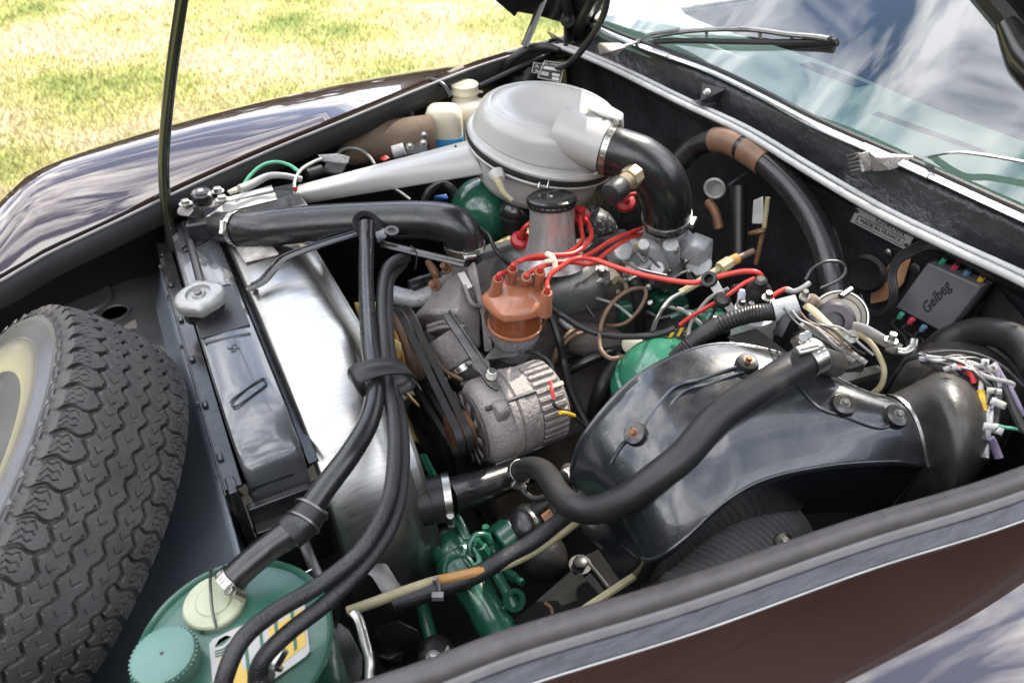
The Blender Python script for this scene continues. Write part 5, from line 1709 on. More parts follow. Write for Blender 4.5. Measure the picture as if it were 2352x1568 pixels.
build('lid', MB().hull([K(0, 0, 2160, 1058, z=0.855), K(0, 0, 2230, 1100, z=0.845), K(0, 0, 2390, 1115, z=0.840), K(0, 0, 2395, 1070, z=0.855), K(0, 0, 2300, 1048, z=0.860), K(0, 0, 2210, 1110, z=0.840)]), M['carb'], so, bev=.002)
build('stub', MB().cyl(K(0, 0, 2100, 1190, z=0.820), K(0, 0, 2200, 1160, z=0.820), .011, n=16), M['rubber'], so)
build('red_mark', MB().hull([K(0, 0, 2000, 1280, z=0.850), K(0, 0, 2035, 1275, z=0.850), K(0, 0, 2035, 1305, z=0.842), K(0, 0, 2005, 1308, z=0.842), K(0, 0, 2020, 1290, z=0.830)]), M['red_dull'], so, bev=.001)
wire('loop_wire', 'grey double wire arching behind the snorkel', [K(1, 0, -20, 1050, z=.80), K(1, 0, 40, 1015, z=.805), K(1, 0, 130, 1020, z=.80), K(1, 0, 200, 1070, z=.79), K(1, 0, 238, 1125, z=.78)], .0034, M['wire_grey'])
wire('cross_hose', 'long black hose running back along the far side to the cowl', [K(1, 0, 950, 590, z=.86), K(1, 0, 1080, 530, z=.87), K(1, 0, 1250, 450, z=.88), K(1, 0, 1420, 380, z=.89), K(1, 0, 1500, 350, z=.89)], .0062, M['rubber'], cat='hose')
sd_ = MB().sphere(K(1, 0, 1180, 560, z=.83), .055, 20)
build('rubber_bellows', MB().lathe([(.03, -.10), (.045, -.07), (.04, -.05), (.055, -.03), (.048, -.01), (.055, .01), (.04, .03), (.02, .04)], K(1, 0, 1260, 540, z=.80), (.6, .3, .5), 28), M['black_satin'], label='dark rubber bellows between the bottles and the cowl corner', cat='bellows')

# tags on a wire behind the filter
tg = thing('data_tag', 'black and white printed data tag hanging behind the air filter', 'tag', K(1, 0, 1430, 540, d=1.70))
q = [K(1, 0, 1400, 418, d=1.71), K(1, 0, 1535, 435, d=1.72), K(1, 0, 1505, 565, d=1.69), K(1, 0, 1352, 532, d=1.68)]
nn_ = (q[1] - q[0]).cross(q[3] - q[0]).normalized()
if nn_.dot(V((0, 0, CAMH)) - q[0]) < 0:
    nn_ = -nn_
build('card', MB().prism(q, -nn_ * .0015), M['ink'], tg)


def onq(q, u0, v0, u1, v1, off):
    f = lambda u_, v_: q[0].lerp(q[1], u_).lerp(q[3].lerp(q[2], u_), v_) + nn_ * off
    return [f(u0, v0), f(u1, v0), f(u1, v1), f(u0, v1)]


parts('print_field', [MB().prism(onq(q, *r, .0003), nn_ * .0003) for r in ((.08, .30, .88, .46), (.06, .62, .40, .80), (.55, .60, .90, .74), (.60, .80, .92, .94))], M['white'], tg)
xd = q[1] - q[0]
yd = q[0] - q[3]
text('lettering', 'D.S. CITROEN', M['white'], tg, q[0].lerp(q[1], .5).lerp(q[3].lerp(q[2], .5), .15) + nn_ * .0004, xd, yd, .0085, .0002)
text('lettering', 'N.H.2', M['ink'], tg, q[0].lerp(q[1], .23).lerp(q[3].lerp(q[2], .23), .71) + nn_ * .0009, xd, yd, .0095, .0002)
brd = MB()
for i in range(4):
    brd.tube([q[i] + nn_ * .0004, q[(i + 1) % 4] + nn_ * .0004], .0008, 5, 1)
build('border', brd, M['white'], tg)
q = [K(1, 0, 1325, 430, d=1.735), K(1, 0, 1400, 440, d=1.735), K(1, 0, 1378, 510, d=1.725), K(1, 0, 1310, 496, d=1.725)]
tg2 = thing('data_tag', 'smaller black tag lettered AC half hidden behind the printed tag', 'tag', q[3])
build('card', MB().prism(q, -nn_ * .0015), M['ink'], tg2)
text('lettering', 'A C', M['white'], tg2, q[0].lerp(q[1], .6).lerp(q[3].lerp(q[2], .6), .32) + nn_ * .0004, xd, yd, .013, .0002)
text('lettering', '60', M['white'], tg2, q[0].lerp(q[1], .55).lerp(q[3].lerp(q[2], .55), .76) + nn_ * .0004, xd, yd, .013, .0002)
brd = MB()
for i in range(4):
    brd.tube([q[i] + nn_ * .0004, q[(i + 1) % 4] + nn_ * .0004], .0007, 5, 1)
build('border', brd, M['white'], tg2)
wire('hood_hose', 'black washer hose curving up from the cowl to the raised hood', [K(1, 0, 1480, 470, d=1.71), K(1, 0, 1580, 425, d=1.68), K(1, 0, 1680, 310, d=1.64), K(1, 0, 1760, 190, d=1.60), K(1, 0, 1805, 90, d=1.57), K(1, 0, 1825, 0, d=1.54), K(1, 0, 1830, -120, d=1.50)], .0075, M['rubber_shiny'], cat='hose', n=12)

# ------------------------------------------------------------------ green hydraulic spheres
gs1 = thing('hydraulic_sphere', 'green domed hydraulic sphere with a nipple right of the alternator', 'hydraulic sphere', V((.67, .73, .52)), 'green hydraulic spheres')
sc = V((.690, .742, .648))
gx_ = (V((0, 0, 1)) * .92 + Rv * .28 - Fv * .12).normalized()
build('dome', MB().lathe([(.080, -.06), (.0825, -.045), (.0825, -.030), (.078, -.026), (.0805, -.022), (.0805, -.010), (.075, .010), (.065, .030), (.050, .046), (.033, .057), (.018, .062), (.013, .066), (.011, .074), (.007, .077), (0, .077)], sc, gx_, 56), mat('green_sphere_paint', (.018, .150, .088), .22, 0, .14, 12, .06, 60, coat=.5, dust=.12, dustcol=(.2, .3, .25)), gs1)
gs2 = thing('hydraulic_sphere', 'dark green hydraulic sphere under the air filter', 'hydraulic sphere', K(1, 0, 960, 1480, z=.62), 'green hydraulic spheres')
s2 = K(1, 0, 985, 1440, d=1.60)
build('dome', MB().sphere(s2, .072, 32, (-.2, -.6, .75)), M['green'], gs2)
s2t = s2 + V((-.02, -.5, .86)).normalized() * .070
build('centre_plug', MB().lathe([(.013, -.004), (.013, .004), (.0105, .006), (.010, .004), (.006, .004), (0, .004)], K(1, 0, 985, 1368, d=1.545), (-.2, -.55, .8), 20), M['green'], gs2)
wire('thin_hose', 'black hose arching beside the dark green sphere', [K(1, 0, 580, 1370, z=.72), K(1, 0, 620, 1300, z=.74), K(1, 0, 700, 1262, z=.74), K(1, 0, 770, 1300, z=.73), K(1, 0, 800, 1370, z=.71)], .010, M['rubber'], cat='hose')
wire('thin_pipe', 'thin steel pipe crossing below the snorkel', [K(1, 0, 370, 1290, z=.74), K(1, 0, 420, 1320, z=.73), K(1, 0, 480, 1365, z=.72)], .003, M['wire_grey'], cat='pipe')
build('blue_clip', MB().hull([K(1, 0, 640, 1340, z=.68), K(1, 0, 730, 1325, z=.68), K(1, 0, 745, 1365, z=.67), K(1, 0, 640, 1380, z=.66), K(1, 0, 700, 1350, z=.66)]), mat('blue_plastic', (.03, .12, .36), .4), label='small blue plastic clip beside the dark green sphere', cat='clip', bev=.002)

# green valve block under the carburettor
gv = thing('valve_block', 'dark green hydraulic valve block below the carburettor', 'valve block', K(1, 1, 1850, 650, z=.52))
build('body', MB().hull(KL(1, 1, [(1690, 430, .60), (1780, 400, .62), (1850, 420, .62), (1995, 590, .59), (1950, 720, .56), (1880, 780, .53), (1850, 820, .50), (1720, 540, .58), (1850, 600, .54)])), M['green'], gv, bev=.006, seg=3)
build('end_cap', MB().cyl(K(1, 1, 1900, 600, z=.60), K(1, 1, 1985, 590, z=.60), .024, n=24), M['green'], gv, bev=.003)
parts('pipe_union', [MB().lathe([(.007, -.004), (.007, .012), (.004, .014), (.004, .02)], K(1, 1, x, y, z=z), ax_, 6) for x, y, z, ax_ in ((1845, 420, .63, (0, -.2, 1)), (2110, 440, .64, (-.4, -.4, .7)), (2230, 450, .63, (-.6, -.3, .6)), (2120, 540, .62, (-.5, -.5, .5)), (1640, 630, .60, (0, -.3, 1)))], M['steel'], gv)
g_ = MB().hull(KL(1, 1, [(2080, 430, .61), (2352, 400, .61), (2400, 560, .58), (2100, 640, .57), (2200, 520, .63), (2250, 660, .52)]))
build('green_flange', g_, M['green'], gv, bev=.006)
wire('hose_loop', 'ochre rubber loop on the dark green valve block', KL(1, 1, [(1900, 470, .63), (1870, 410, .645), (1900, 375, .65), (1950, 400, .645), (1965, 470, .63)]), .0065, M['straw'], cat='hose')

# pipes and wires between sphere and distributor
W_ = [
    ('brown twin pipe bending down beside the distributor, outer', [(1690, 735, .60), (1600, 760, .62), (1530, 820, .61), (1480, 900, .59), (1455, 960, .57), (1448, 1040, .54)], .0042, 'wire_brown'),
    ('brown twin pipe bending down beside the distributor, inner', [(1640, 705, .60), (1570, 740, .62), (1500, 830, .60), (1462, 920, .58), (1440, 1000, .55)], .0042, 'wire_brown'),
    ('long black wire from the distributor to the green sphere', [(1430, 565, .70), (1500, 610, .70), (1620, 690, .68), (1760, 745, .67), (1900, 768, .68), (2080, 765, .70), (2200, 745, .71), (2290, 712, .72)], .0058, 'wire_black'),
    ('large thin hydraulic pipe loop in front of the green valve block', [(1940, 905, .66), (1850, 918, .66), (1785, 860, .66), (1775, 760, .67), (1800, 640, .68), (1870, 530, .69), (1970, 455, .70), (2070, 440, .69), (2090, 490, .68), (2040, 590, .66), (1960, 670, .64), (1880, 695, .63), (1820, 690, .62)], .0042, 'wire_brown'),
    ('thin black pipe arching over to the valve block unions', [(1430, 395, .66), (1520, 395, .67), (1610, 440, .67), (1670, 540, .65), (1740, 640, .63)], .0034, 'wire_black'),
    ('thin black wires rising from the green sphere nipple', [(2130, 735, .73), (2160, 650, .74), (2200, 590, .74), (2260, 550, .73), (2300, 560, .72)], .0028, 'wire_black'),
    ('grey pipe rising to the right above the green sphere', [(2140, 720, .72), (2180, 620, .735), (2250, 520, .74), (2352, 460, .745)], .0034, 'wire_grey'),
    ('black hose passing behind the green sphere', [(1570, 1000, .56), (1680, 940, .58), (1800, 890, .59), (1930, 860, .58)], .0105, 'rubber_shiny'),
    ('broad brown hose going down left of the green sphere', [(1930, 900, .58), (1850, 1000, .56), (1790, 1120, .54), (1750, 1250, .50), (1740, 1370, .46)], .0165, 'rubber'),
    ('black hose just inside the broad brown hose', [(1920, 1040, .54), (1880, 1120, .52), (1840, 1220, .50)], .012, 'rubber_shiny'),
]
for lab, pts, r, m_ in W_:
    wire('pipe' if r > .0033 else 'wire', lab, KL(1, 1, pts), r, M[m_], cat='pipe' if r > .0033 else 'wire', sm=7, n=10)
build('exhaust_manifold', MB().tube(KL(1, 1, [(1560, 760, .58), (1700, 790, .57), (1850, 840, .56), (1950, 900, .53)]), [.035, .038, .038, .034], 22, 5), M['block'], label='rough dark cast manifold pipe between distributor and green sphere', cat='manifold')
wt_ = thing('warning_label', 'yellow and black striped tape beside the green sphere', 'label', K(1, 1, 2300, 745, z=.70))
for k in range(5):
    build('stripe', MB().prism([K(1, 1, 2245 + k * 26, 770 - k * 4, z=.71), K(1, 1, 2272 + k * 26, 768 - k * 4, z=.71), K(1, 1, 2300 + k * 26, 715 - k * 4, z=.72), K(1, 1, 2273 + k * 26, 717 - k * 4, z=.72)], (0, 0, -.003)), M['yellow'] if k % 2 == 0 else M['ink'], wt_)
build('bolt_head', MB().lathe([(.02, -.006), (.02, .004), (.014, .008), (0, .009)], K(1, 1, 2000, 820, z=.63), (-.5, -.5, .6), 24), M['cream'], label='small cream rubber plug at the foot of the green sphere', cat='plug')

# ------------------------------------------------------------------ heater blower housing
bw = thing('blower_housing', 'large smooth black heater blower housing filling the near side of the bay', 'blower housing', (.58, .5, .48))
FF = [(1308, 1096, .67), (1340, 1000, .745), (1445, 878, .808), (1560, 812, .832), (1680, 788, .838), (1830, 822, .828), (1975, 893, .815), (2045, 912, .808)]
NN = [(1425, 1240, .645), (1490, 1284, .675), (1562, 1245, .715), (1660, 1154, .752), (1760, 1098, .768), (1900, 1068, .775), (2040, 1058, .775), (2128, 1064, .768)]
F3, N3 = spl(DL(FF), 5), spl(DL(NN), 5)
BS = []
ns_ = len(F3)
for i, (f, n) in enumerate(zip(F3, N3)):
    u_ = i / (ns_ - 1)
    d = n - f
    bul = .030 * math.sin(PI * min(1, u_ * 1.5 + .08)) if u_ < .45 else .026
    low = .155 * math.sin(PI * min(.5, .12 + u_ * .9))
    out = V((d.x, d.y, 0)).normalized()
    s_ = []
    for v in np.linspace(0, 1, 13):
        p = f + d * v + V((0, 0, bul * math.sin(PI * v) ** .8))
        s_.append(p)
    s_[-1] = n + V((0, 0, .004))
    s_ += [n + out * .004 + V((0, 0, 0)), n + out * .004 + V((0, 0, -.005)), n + V((0, 0, -.007)), n - out * .004 + V((0, 0, -.02)), n - out * .014 + V((0, 0, -low * .6)), n - out * .04 + V((0, 0, -low)),
           f + out * .04 + V((0, 0, -low - .03)), f - out * .008 + V((0, 0, -low * .6)), f - out * .006 + V((0, 0, -.02)), f - out * .003 + V((0, 0, -.006))]
    BS.append(s_)
build('shell', MB().loft(BS), M['blower'], bw, ang=48)
build('lip_bead', MB().tube([p + V((0, 0, -.001)) for p in N3[4:-1]], .0042, 10, 1), M['blower'], bw)
build('far_bead', MB().tube([p + V((0, 0, -.002)) for p in F3[1:-1]], .0036, 10, 1), M['blower'], bw)


def bsurf(u_, v, off=0):
    k = u_ * (ns_ - 1)
    i = min(int(k), ns_ - 2)
    t_ = k - i
    j = v * 12
    jj = min(int(j), 11)
    w_ = j - jj
    a = BS[i][jj].lerp(BS[i][jj + 1], w_)
    b = BS[i + 1][jj].lerp(BS[i + 1][jj + 1], w_)
    p = a.lerp(b, t_)
    n = (BS[i + 1][jj] - BS[i][jj]).cross(BS[i][jj + 1] - BS[i][jj]).normalized()
    if n.z < 0:
        n = -n
    return p + n * off, n


def bpix(x, y, off=0.0):
    """nearest point of the housing's upper skin to a photo point"""
    best = None
    for a in np.linspace(.01, .99, 80):
        for b in np.linspace(.02, .98, 40):
            p, n = bsurf(a, b)
            q = p - V((0, 0, CAMH))
            rx = q.x * _R[0] + q.y * _R[1]
            h = q.x * _Fh[0] + q.y * _Fh[1]
            dep = h * math.cos(PITCH) - q.z * math.sin(PITCH)
            up = h * math.sin(PITCH) + q.z * math.cos(PITCH)
            e = (1176 + FP * rx / dep - x) ** 2 + (784 - FP * up / dep - y) ** 2
            if best is None or e < best[0]:
                best = (e, p + n * off, n)
    return best[1], best[2]


def ck(c, r, x, y):
    return (0, 781, 1562)[c] + .33594 * x, (0, 514.5, 1044.6)[r] + .33594 * y


seam1 = [bpix(*ck(1, 1, 1860, 1640), .001)[0], bpix(*ck(1, 1, 1920, 1510), .001)[0], bpix(*ck(1, 1, 2050, 1400), .001)[0], bpix(*ck(2, 1, -50, 1140), .001)[0], bpix(*ck(2, 1, 130, 1070), .001)[0], bpix(*ck(2, 1, 330, 1000), .001)[0], bpix(*ck(2, 1, 470, 965), .001)[0]]
build('seam_rib', MB().tube(seam1, .0028, 8, 5), M['blower'], bw)
build('seam_rib', MB().tube([p + V((.006, -.012, -.001)) for p in seam1], .0024, 8, 5), M['blower'], bw)
seam2 = [bpix(*ck(2, 1, x, y), .001)[0] for x, y in ((790, 1110), (900, 1230), (1000, 1290), (1120, 1320), (1280, 1370), (1400, 1385), (1470, 1350))]
build('seam_rib', MB().tube(seam2, .003, 8, 5), M['blower'], bw)
for c_, r_, x, y in ((1, 1, 2035, 1435), (2, 1, 470, 965), (2, 1, 1100, 1255), (2, 1, 1470, 1310)):
    p, n = bpix(*ck(c_, r_, x, y))
    lg = build('fixing_lug', MB().lathe([(.017, -.012), (.0165, .004), (.0145, .009), (.008, .0105), (0, .0105)], p, n, 24), M['black_gloss'], bw)
    build('screw', MB().bolt(p + n * .010, n, .0045, .006), M['rust'] if c_ == 1 or x < 600 else M['steel_dark'], lg)
p_, n_ = bpix(*ck(2, 1, 1640, 1520))
# steel band on the outlet and the rubber sleeve behind it
end = BS[-1]
cen = sum((Vp for Vp in end), V((0, 0, 0))) / len(end)
eax = (cen - sum((Vp for Vp in BS[-4]), V((0, 0, 0))) / len(end)).normalized()
exu = V((eax.x, eax.y, .04)).normalized()
sring = [cen + (p - cen) * 1.02 for p in end]
bd = []
for off, k in ((-.004, 1.03), (-.004, 1.05), (.010, 1.05), (.010, 1.03)):
    bd.append([cen + (p - cen) * k + exu * off for p in sring])
build('outlet_band', MB().loft(bd + [bd[0]], caps=False), M['steel'], bw, ang=40)
rbn = thing('rubber_sleeve', 'fat black rubber sleeve from the blower outlet to the bulkhead', 'air duct', (.92, .42, .62))
sl_ = []
axis = [cen - exu * .004, cen + exu * .035 + V((0, 0, 0)), K(2, 1, 1760, 1290, z=.745), K(2, 1, 1930, 1130, z=.74), V((1.04, .45, .73)), V((1.11, .46, .72))]
circ_r = [None, .088, .090, .086, .084, .084]
base_ = [cen + (p - cen) * 1.045 for p in end]
u1, w1 = perp(exu)
nE = len(end)
first = []
sl_.append(base_)
ang0 = [math.atan2((p - cen).dot(w1), (p - cen).dot(u1)) for p in end]
for k in range(1, len(axis)):
    ax_k = (axis[k] - axis[k - 1]).normalized()
    uu = (u1 - ax_k * u1.dot(ax_k)).normalized()
    ww = ax_k.cross(uu)
    sl_.append([axis[k] + (uu * math.cos(t_) + ww * math.sin(t_)) * circ_r[k] for t_ in ang0])
# smooth along the sleeve
cols = [spl([s[i] for s in sl_], 5) for i in range(nE)]
sl2 = [[cols[i][j] for i in range(nE)] for j in range(len(cols[0]))]
build('sleeve', MB().loft(sl2, caps=False), mat('soft_black_rubber', (.016, .0155, .015), .34, 0, .3, 18, .3, 140, dust=.2, dustcol=(.2, .18, .16)), rbn, ang=60)
ringm = [MB().loft([[axis[k] + (s[i] - axis[k]) * f + o * (axis[k] - axis[k - 1]).normalized() for i in range(nE)] for f, o in ((1.0, -.006), (1.045, -.004), (1.045, .004), (1.0, .006))], caps=False) for k, s in ((2, sl_[2]), (3, sl_[3]))]
parts('sleeve_rib', ringm, M['rubber'], rbn)

# ribbed black hose under the blower
rbh = thing('ribbed_hose', 'wide black ribbed hose below the blower housing', 'air duct', K(2, 2, 400, 650, z=.55))
a, b = K(2, 2, 330, 900, z=.56), K(2, 2, 520, 380, z=.64)
a, b = K(2, 2, 60, 640, z=.60), K(2, 2, 860, 640, z=.60)
ctr = K(2, 2, 440, 640, z=.585)
dxn = (K(2, 2, 500, 420, z=.66) - K(2, 2, 400, 760, z=.56)).normalized()
pr = []
for k in range(22):
    h = -.10 + k * .0098
    pr += [(.079, h), (.083, h + .0025), (.083, h + .0055), (.079, h + .008)]
t0, t1 = K(2, 2, 560, 330, z=.655), K(2, 2, 240, 770, z=.65)
build('tube', MB().lathe(pr, t0.lerp(t1, .55) - V((0, 0, .081)), t0 - t1, 56), mat('grey_ribbed_rubber', (.10, .10, .098), .42, 0, .2, 25, .2, 220, dust=.2, dustcol=(.14, .135, .13)), rbh)
build('clip_bolt', MB().bolt(K(2, 2, 700, 590, z=.70), (-.3, -.8, .4), .009, .012), M['steel'], rbh)

# thick hose over the blower
oh, P = hose('heater_hose', 'thick black hose lying across the top of the blower housing',
             [K(1, 2, 1215, 120, z=.60), K(1, 2, 1300, 85, z=.635), K(1, 2, 1400, 120, z=.66), K(1, 2, 1490, 260, z=.685), K(1, 2, 1590, 350, z=.70), K(1, 2, 1740, 375, z=.715), K(1, 2, 1950, 300, z=.745), K(1, 2, 2150, 160, z=.775), K(1, 2, 2352, 0, z=.80), K(2, 1, 250, 1330, z=.83), K(2, 1, 560, 1110, z=.86), K(2, 1, 830, 950, z=.875), K(2, 1, 930, 895, z=.88)],
             [.0165, .0170, .0175, .0185, .019, .019, .0195, .020, .0205, .021, .021, .021, .021], M['rubber'], clamps=((.02, (-.2, -1, .4)),), n=24)
for f, scr in ((.955, (-.5, .8, .5)), (.99, (-.5, .8, .5))):
    i = int(f * (len(P) - 1))
    clamp(oh, P[i], P[min(i + 1, len(P) - 1)] - P[i - 1], .0212, M['steel'], .013, scr)

# ------------------------------------------------------------------ heater valve and cable lever gear
hv = thing('heater_valve', 'weathered heater valve with levers and a round cap behind the blower', 'heater valve', K(2, 1, 1050, 900, z=.76))
plm = MB().hull([K(2, 1, 960, 1045, z=.80), K(2, 1, 1040, 1110, z=.79), K(2, 1, 1400, 1000, z=.79), K(2, 1, 1350, 960, z=.80), K(2, 1, 1000, 1140, z=.765), K(2, 1, 1400, 1050, z=.765)])
build('base_plate', plm, mat('greasy_steel', (.17, .165, .15), .4, .6, .4, 25, .4, 90, stain=.4, staincol=(.3, .27, .2)), hv, bev=.002)
bx = MB().hull([K(2, 1, 760, 740, z=.845), K(2, 1, 880, 690, z=.85), K(2, 1, 1280, 960, z=.83), K(2, 1, 1150, 1010, z=.82), K(2, 1, 780, 800, z=.82), K(2, 1, 1260, 1010, z=.79), K(2, 1, 960, 1020, z=.79)])
build('valve_body', bx, M['black_satin'], hv, bev=.005, seg=3)
parts('body_rail', [MB().tube([K(2, 1, 820, 690, z=.86), K(2, 1, 1000, 800, z=.855), K(2, 1, 1190, 940, z=.845)], .0045, 8, 3), MB().tube([K(2, 1, 880, 680, z=.865), K(2, 1, 1080, 820, z=.86), K(2, 1, 1270, 950, z=.845)], .004, 8, 3)], M['alu_pale'], hv)
mc_ = K(2, 1, 1085, 640, z=.845)
max_ = (V((0, 0, 1)) * .55 - Fv * .75 - Rv * .25).normalized()
build('motor_cap', MB().lathe([(.026, -.035), (.033, -.030), (.037, -.012), (.038, .0), (.036, .006), (.030, .008), (.029, .004)], mc_, max_, 40), mat('aged_cream_metal', (.24, .22, .185), .4, .5, .2, 30, .3, 100, stain=.3, staincol=(.25, .2, .14)), hv)
build('dark_bush', MB().lathe([(.031, .004), (.031, .016), (.026, .020), (.015, .020), (.0145, .008), (.0, .008)], mc_ - Rv * .008 - V((0, 0, .008)), max_, 34), mat('violet_black_plastic', (.045, .035, .045), .4), hv)
build('strap', MB().lathe([(.0385, -.008), (.0405, -.008), (.0405, .004), (.0385, .004), (.0385, -.008)], mc_, max_, 40), M['steel'], hv)
u_, w_ = perp(max_)
build('strap_screw', MB().cyl(mc_ + V((-.012, .0, .042)), mc_ + V((.012, .004, .045)), .0045, n=12), M['steel'], hv)
lv = MB().tube([K(2, 1, 860, 555, z=.875), K(2, 1, 920, 600, z=.88), K(2, 1, 1010, 690, z=.88), K(2, 1, 1100, 760, z=.875), K(2, 1, 1170, 780, z=.87)], .0058, 8, 4, flat=.35, up=(.5, .5, 0))
build('lever', lv, M['straw'], hv)
build('lever', MB().tube([K(2, 1, 1175, 700, z=.855), K(2, 1, 1260, 720, z=.855), K(2, 1, 1400, 800, z=.85), K(2, 1, 1490, 850, z=.84)], .009, 8, 4, flat=.3, up=(0, 0, 1)), mat('bare_steel_strip', (.36, .345, .32), .4, .5, .15, 20, .2, 90), hv)
build('cable_clamp', MB().hull([K(2, 1, 1390, 850, z=.845), K(2, 1, 1500, 830, z=.85), K(2, 1, 1520, 870, z=.835), K(2, 1, 1480, 900, z=.83), K(2, 1, 1390, 870, z=.83)]), M['alu_pale'], hv, bev=.003)
build('cable_end', MB().tube([K(2, 1, 1480, 870, z=.84), K(2, 1, 1540, 875, z=.84), K(2, 1, 1590, 840, z=.845), K(2, 1, 1600, 795, z=.85)], .0065, 10, 5), M['steel'], hv)
parts('nut', [MB().bolt(K(2, 1, 1165, 770, z=.875), (-.3, -.4, .8), .0065, .012), MB().bolt(K(2, 1, 1440, 800, z=.86), (0, 0, 1), .006, .012), MB().bolt(K(2, 1, 850, 500, z=.885), (-.3, -.2, .9), .005, .014), MB().bolt(K(2, 1, 1120, 830, z=.86), (-.3, -.4, .8), .0055, .01)], M['steel'], hv)
build('frayed_end', MB().tube([K(2, 1, 860, 510, z=.875), K(2, 1, 900, 520, z=.875), K(2, 1, 935, 525, z=.87)], [.008, .010, .006], 10, 3), mat('frayed_braid', (.25, .18, .15), .9, 0, .5, 80, 1, 200), hv)
ring_ = [K(2, 1, x, y, z=z) for x, y, z in ((1180, 735, .85), (1280, 790, .84), (1350, 880, .83), (1395, 1000, .815), (1370, 1110, .79), (1290, 1180, .77), (1230, 1205, .76))]
build('beige_loop', MB().tube(ring_, .0042, 8, 6), M['straw'], hv)
build('clamp_collar', MB().cyl(K(2, 1, 790, 880, z=.897), K(2, 1, 930, 845, z=.897), .0085, n=20), M['steel'], hv, bev=.002)
build('pipe_stub', MB().cyl(K(2, 1, 900, 910, z=.875), K(2, 1, 1060, 960, z=.845), .018, n=22), M['steel_dark'], hv)
lbk = MB().hull([K(2, 1, 620, 750, z=.84), K(2, 1, 700, 780, z=.845), K(2, 1, 770, 640, z=.87), K(2, 1, 720, 600, z=.875), K(2, 1, 690, 640, z=.865), K(2, 1, 650, 720, z=.85)])
build('black_lug', lbk, M['black_satin'], hv, bev=.004)
gsk = MB().hull([K(2, 1, 310, 770, z=.825), K(2, 1, 520, 705, z=.835), K(2, 1, 770, 900, z=.83), K(2, 1, 730, 930, z=.825), K(2, 1, 480, 790, z=.822), K(2, 1, 350, 795, z=.815)])
build('rubber_flap', gsk, M['rubber'], hv, bev=.002)

# corrugated loom running back to the coil
lm = thing('corrugated_loom', 'black wrapped wiring loom curving left from the heater valve over the green parts', 'wiring loom', K(2, 1, 100, 800, z=.76))
lp = [K(2, 1, -40, 930, z=.775), K(2, 1, 30, 865, z=.79), K(2, 1, 150, 760, z=.815), K(2, 1, 300, 675, z=.835), K(2, 1, 450, 625, z=.85), K(2, 1, 560, 605, z=.86), K(2, 1, 650, 600, z=.862)]
lpp = spl(lp, 12)
build('wrap', MB().tube(lpp, [.0125 + .0011 * (k % 2) for k in range(len(lpp))], 16, 1), M['rubber'], lm)
build('ferrule', MB().tube([K(2, 1, 640, 600, z=.862), K(2, 1, 730, 580, z=.868), K(2, 1, 810, 555, z=.875)], [.0165, .0175, .0165], 20, 3), M['carb'], lm)

# ------------------------------------------------------------------ ignition coil
co = thing('ignition_coil', 'ignition coil with black rubber boot where the long red lead ends', 'ignition coil', K(2, 1, 520, 560, z=.74))
ct_ = K(2, 1, 548, 400, z=.835)
cd = (K(2, 1, 520, 570, z=.775) - ct_).normalized()
build('boot', MB().lathe([(.006, -.010), (.0105, -.006), (.0115, .006), (.015, .010), (.0205, .018), (.0212, .035), (.0195, .037), (.0205, .040), (.0195, .085)], ct_, cd, 32), M['rubber'], co)
build('can', MB().lathe([(.0, .070), (.034, .070), (.036, .074), (.036, .17)], ct_, cd, 36), M['plate'], co)
st_ = MB().prism(KL(2, 1, [(165, 360, .83), (235, 345, .835), (290, 440, .815), (340, 520, .80), (420, 640, .775), (370, 660, .77), (270, 530, .795), (210, 440, .815)]), V((.003, .002, -.003)))
build('bracket', st_, M['plate'], co, bev=.001)
build('grommet', MB().lathe([(.0075, -.005), (.0125, -.005), (.0135, 0), (.0125, .005), (.0075, .005), (.0065, 0), (.0075, -.005)], K(2, 1, 200, 378, z=.832), (-.6, -.2, .6), 24), M['rubber'], co)
build('grommet', MB().lathe([(.0, -.003), (.012, -.003), (.014, 0), (.010, .005), (0, .004)], K(2, 1, 290, 515, z=.805), (-.3, -.4, .8), 24), M['rubber'], co)
parts('terminal', [MB().bolt(K(2, 1, x, y, z=z), (-.1, -.1, 1), .006, .012) for x, y, z in ((420, 560, .80), (600, 510, .83), (480, 580, .80))], M['steel'], co)
build('clear_plug', MB().lathe([(.006, 0), (.0065, .02), (.004, .026)], K(2, 1, 412, 545, z=.80), V((.0, .1, 1)), 12), mat('clear_sleeve', (.5, .5, .58), .3), co)
W2 = [
    ('thin red wire rising to the coil beside the black boot', [(0, 690, .74), (80, 630, .76), (200, 560, .785), (320, 490, .81), (430, 410, .83), (510, 370, .84)], .0036, 'red'),
    ('short red wire with pale end behind the coil', [(605, 520, .83), (650, 480, .835), (720, 445, .84), (760, 455, .84)], .004, 'red'),
    ('pale grey wire tail pointing up behind the coil', [(720, 448, .84), (780, 460, .84), (840, 435, .845), (885, 402, .85)], .0042, 'wire_grey'),
    ('thin black wire loop standing up before the heater hose', [(855, 385, .85), (900, 310, .86), (990, 258, .87), (1090, 260, .87), (1130, 310, .86), (1090, 380, .85), (960, 440, .84)], .0026, 'wire_black'),
    ('black wire hoop around the coil terminal', [(330, 470, .80), (370, 425, .82), (410, 425, .82), (415, 470, .81)], .003, 'wire_black'),
    ('white wire curling across the green pipe at the coil', [(50, 810, .72), (70, 690, .74), (130, 590, .76), (210, 500, .78), (330, 440, .80)], .0034, 'wire_grey'),
    ('black wire sagging below the coil bracket', [(0, 740, .71), (90, 738, .72), (170, 690, .74), (230, 600, .76), (250, 540, .78)], .0028, 'wire_black'),
    ('beige pipe slanting up from the sphere to the brass union', [(0, 470, .74), (90, 420, .75), (180, 360, .76), (290, 290, .77), (380, 240, .775)], .0065, 'straw'),
]
for lab, pts, r, m_ in W2:
    wire('wire', lab, KL(2, 1, pts), r, M[m_], n=9)
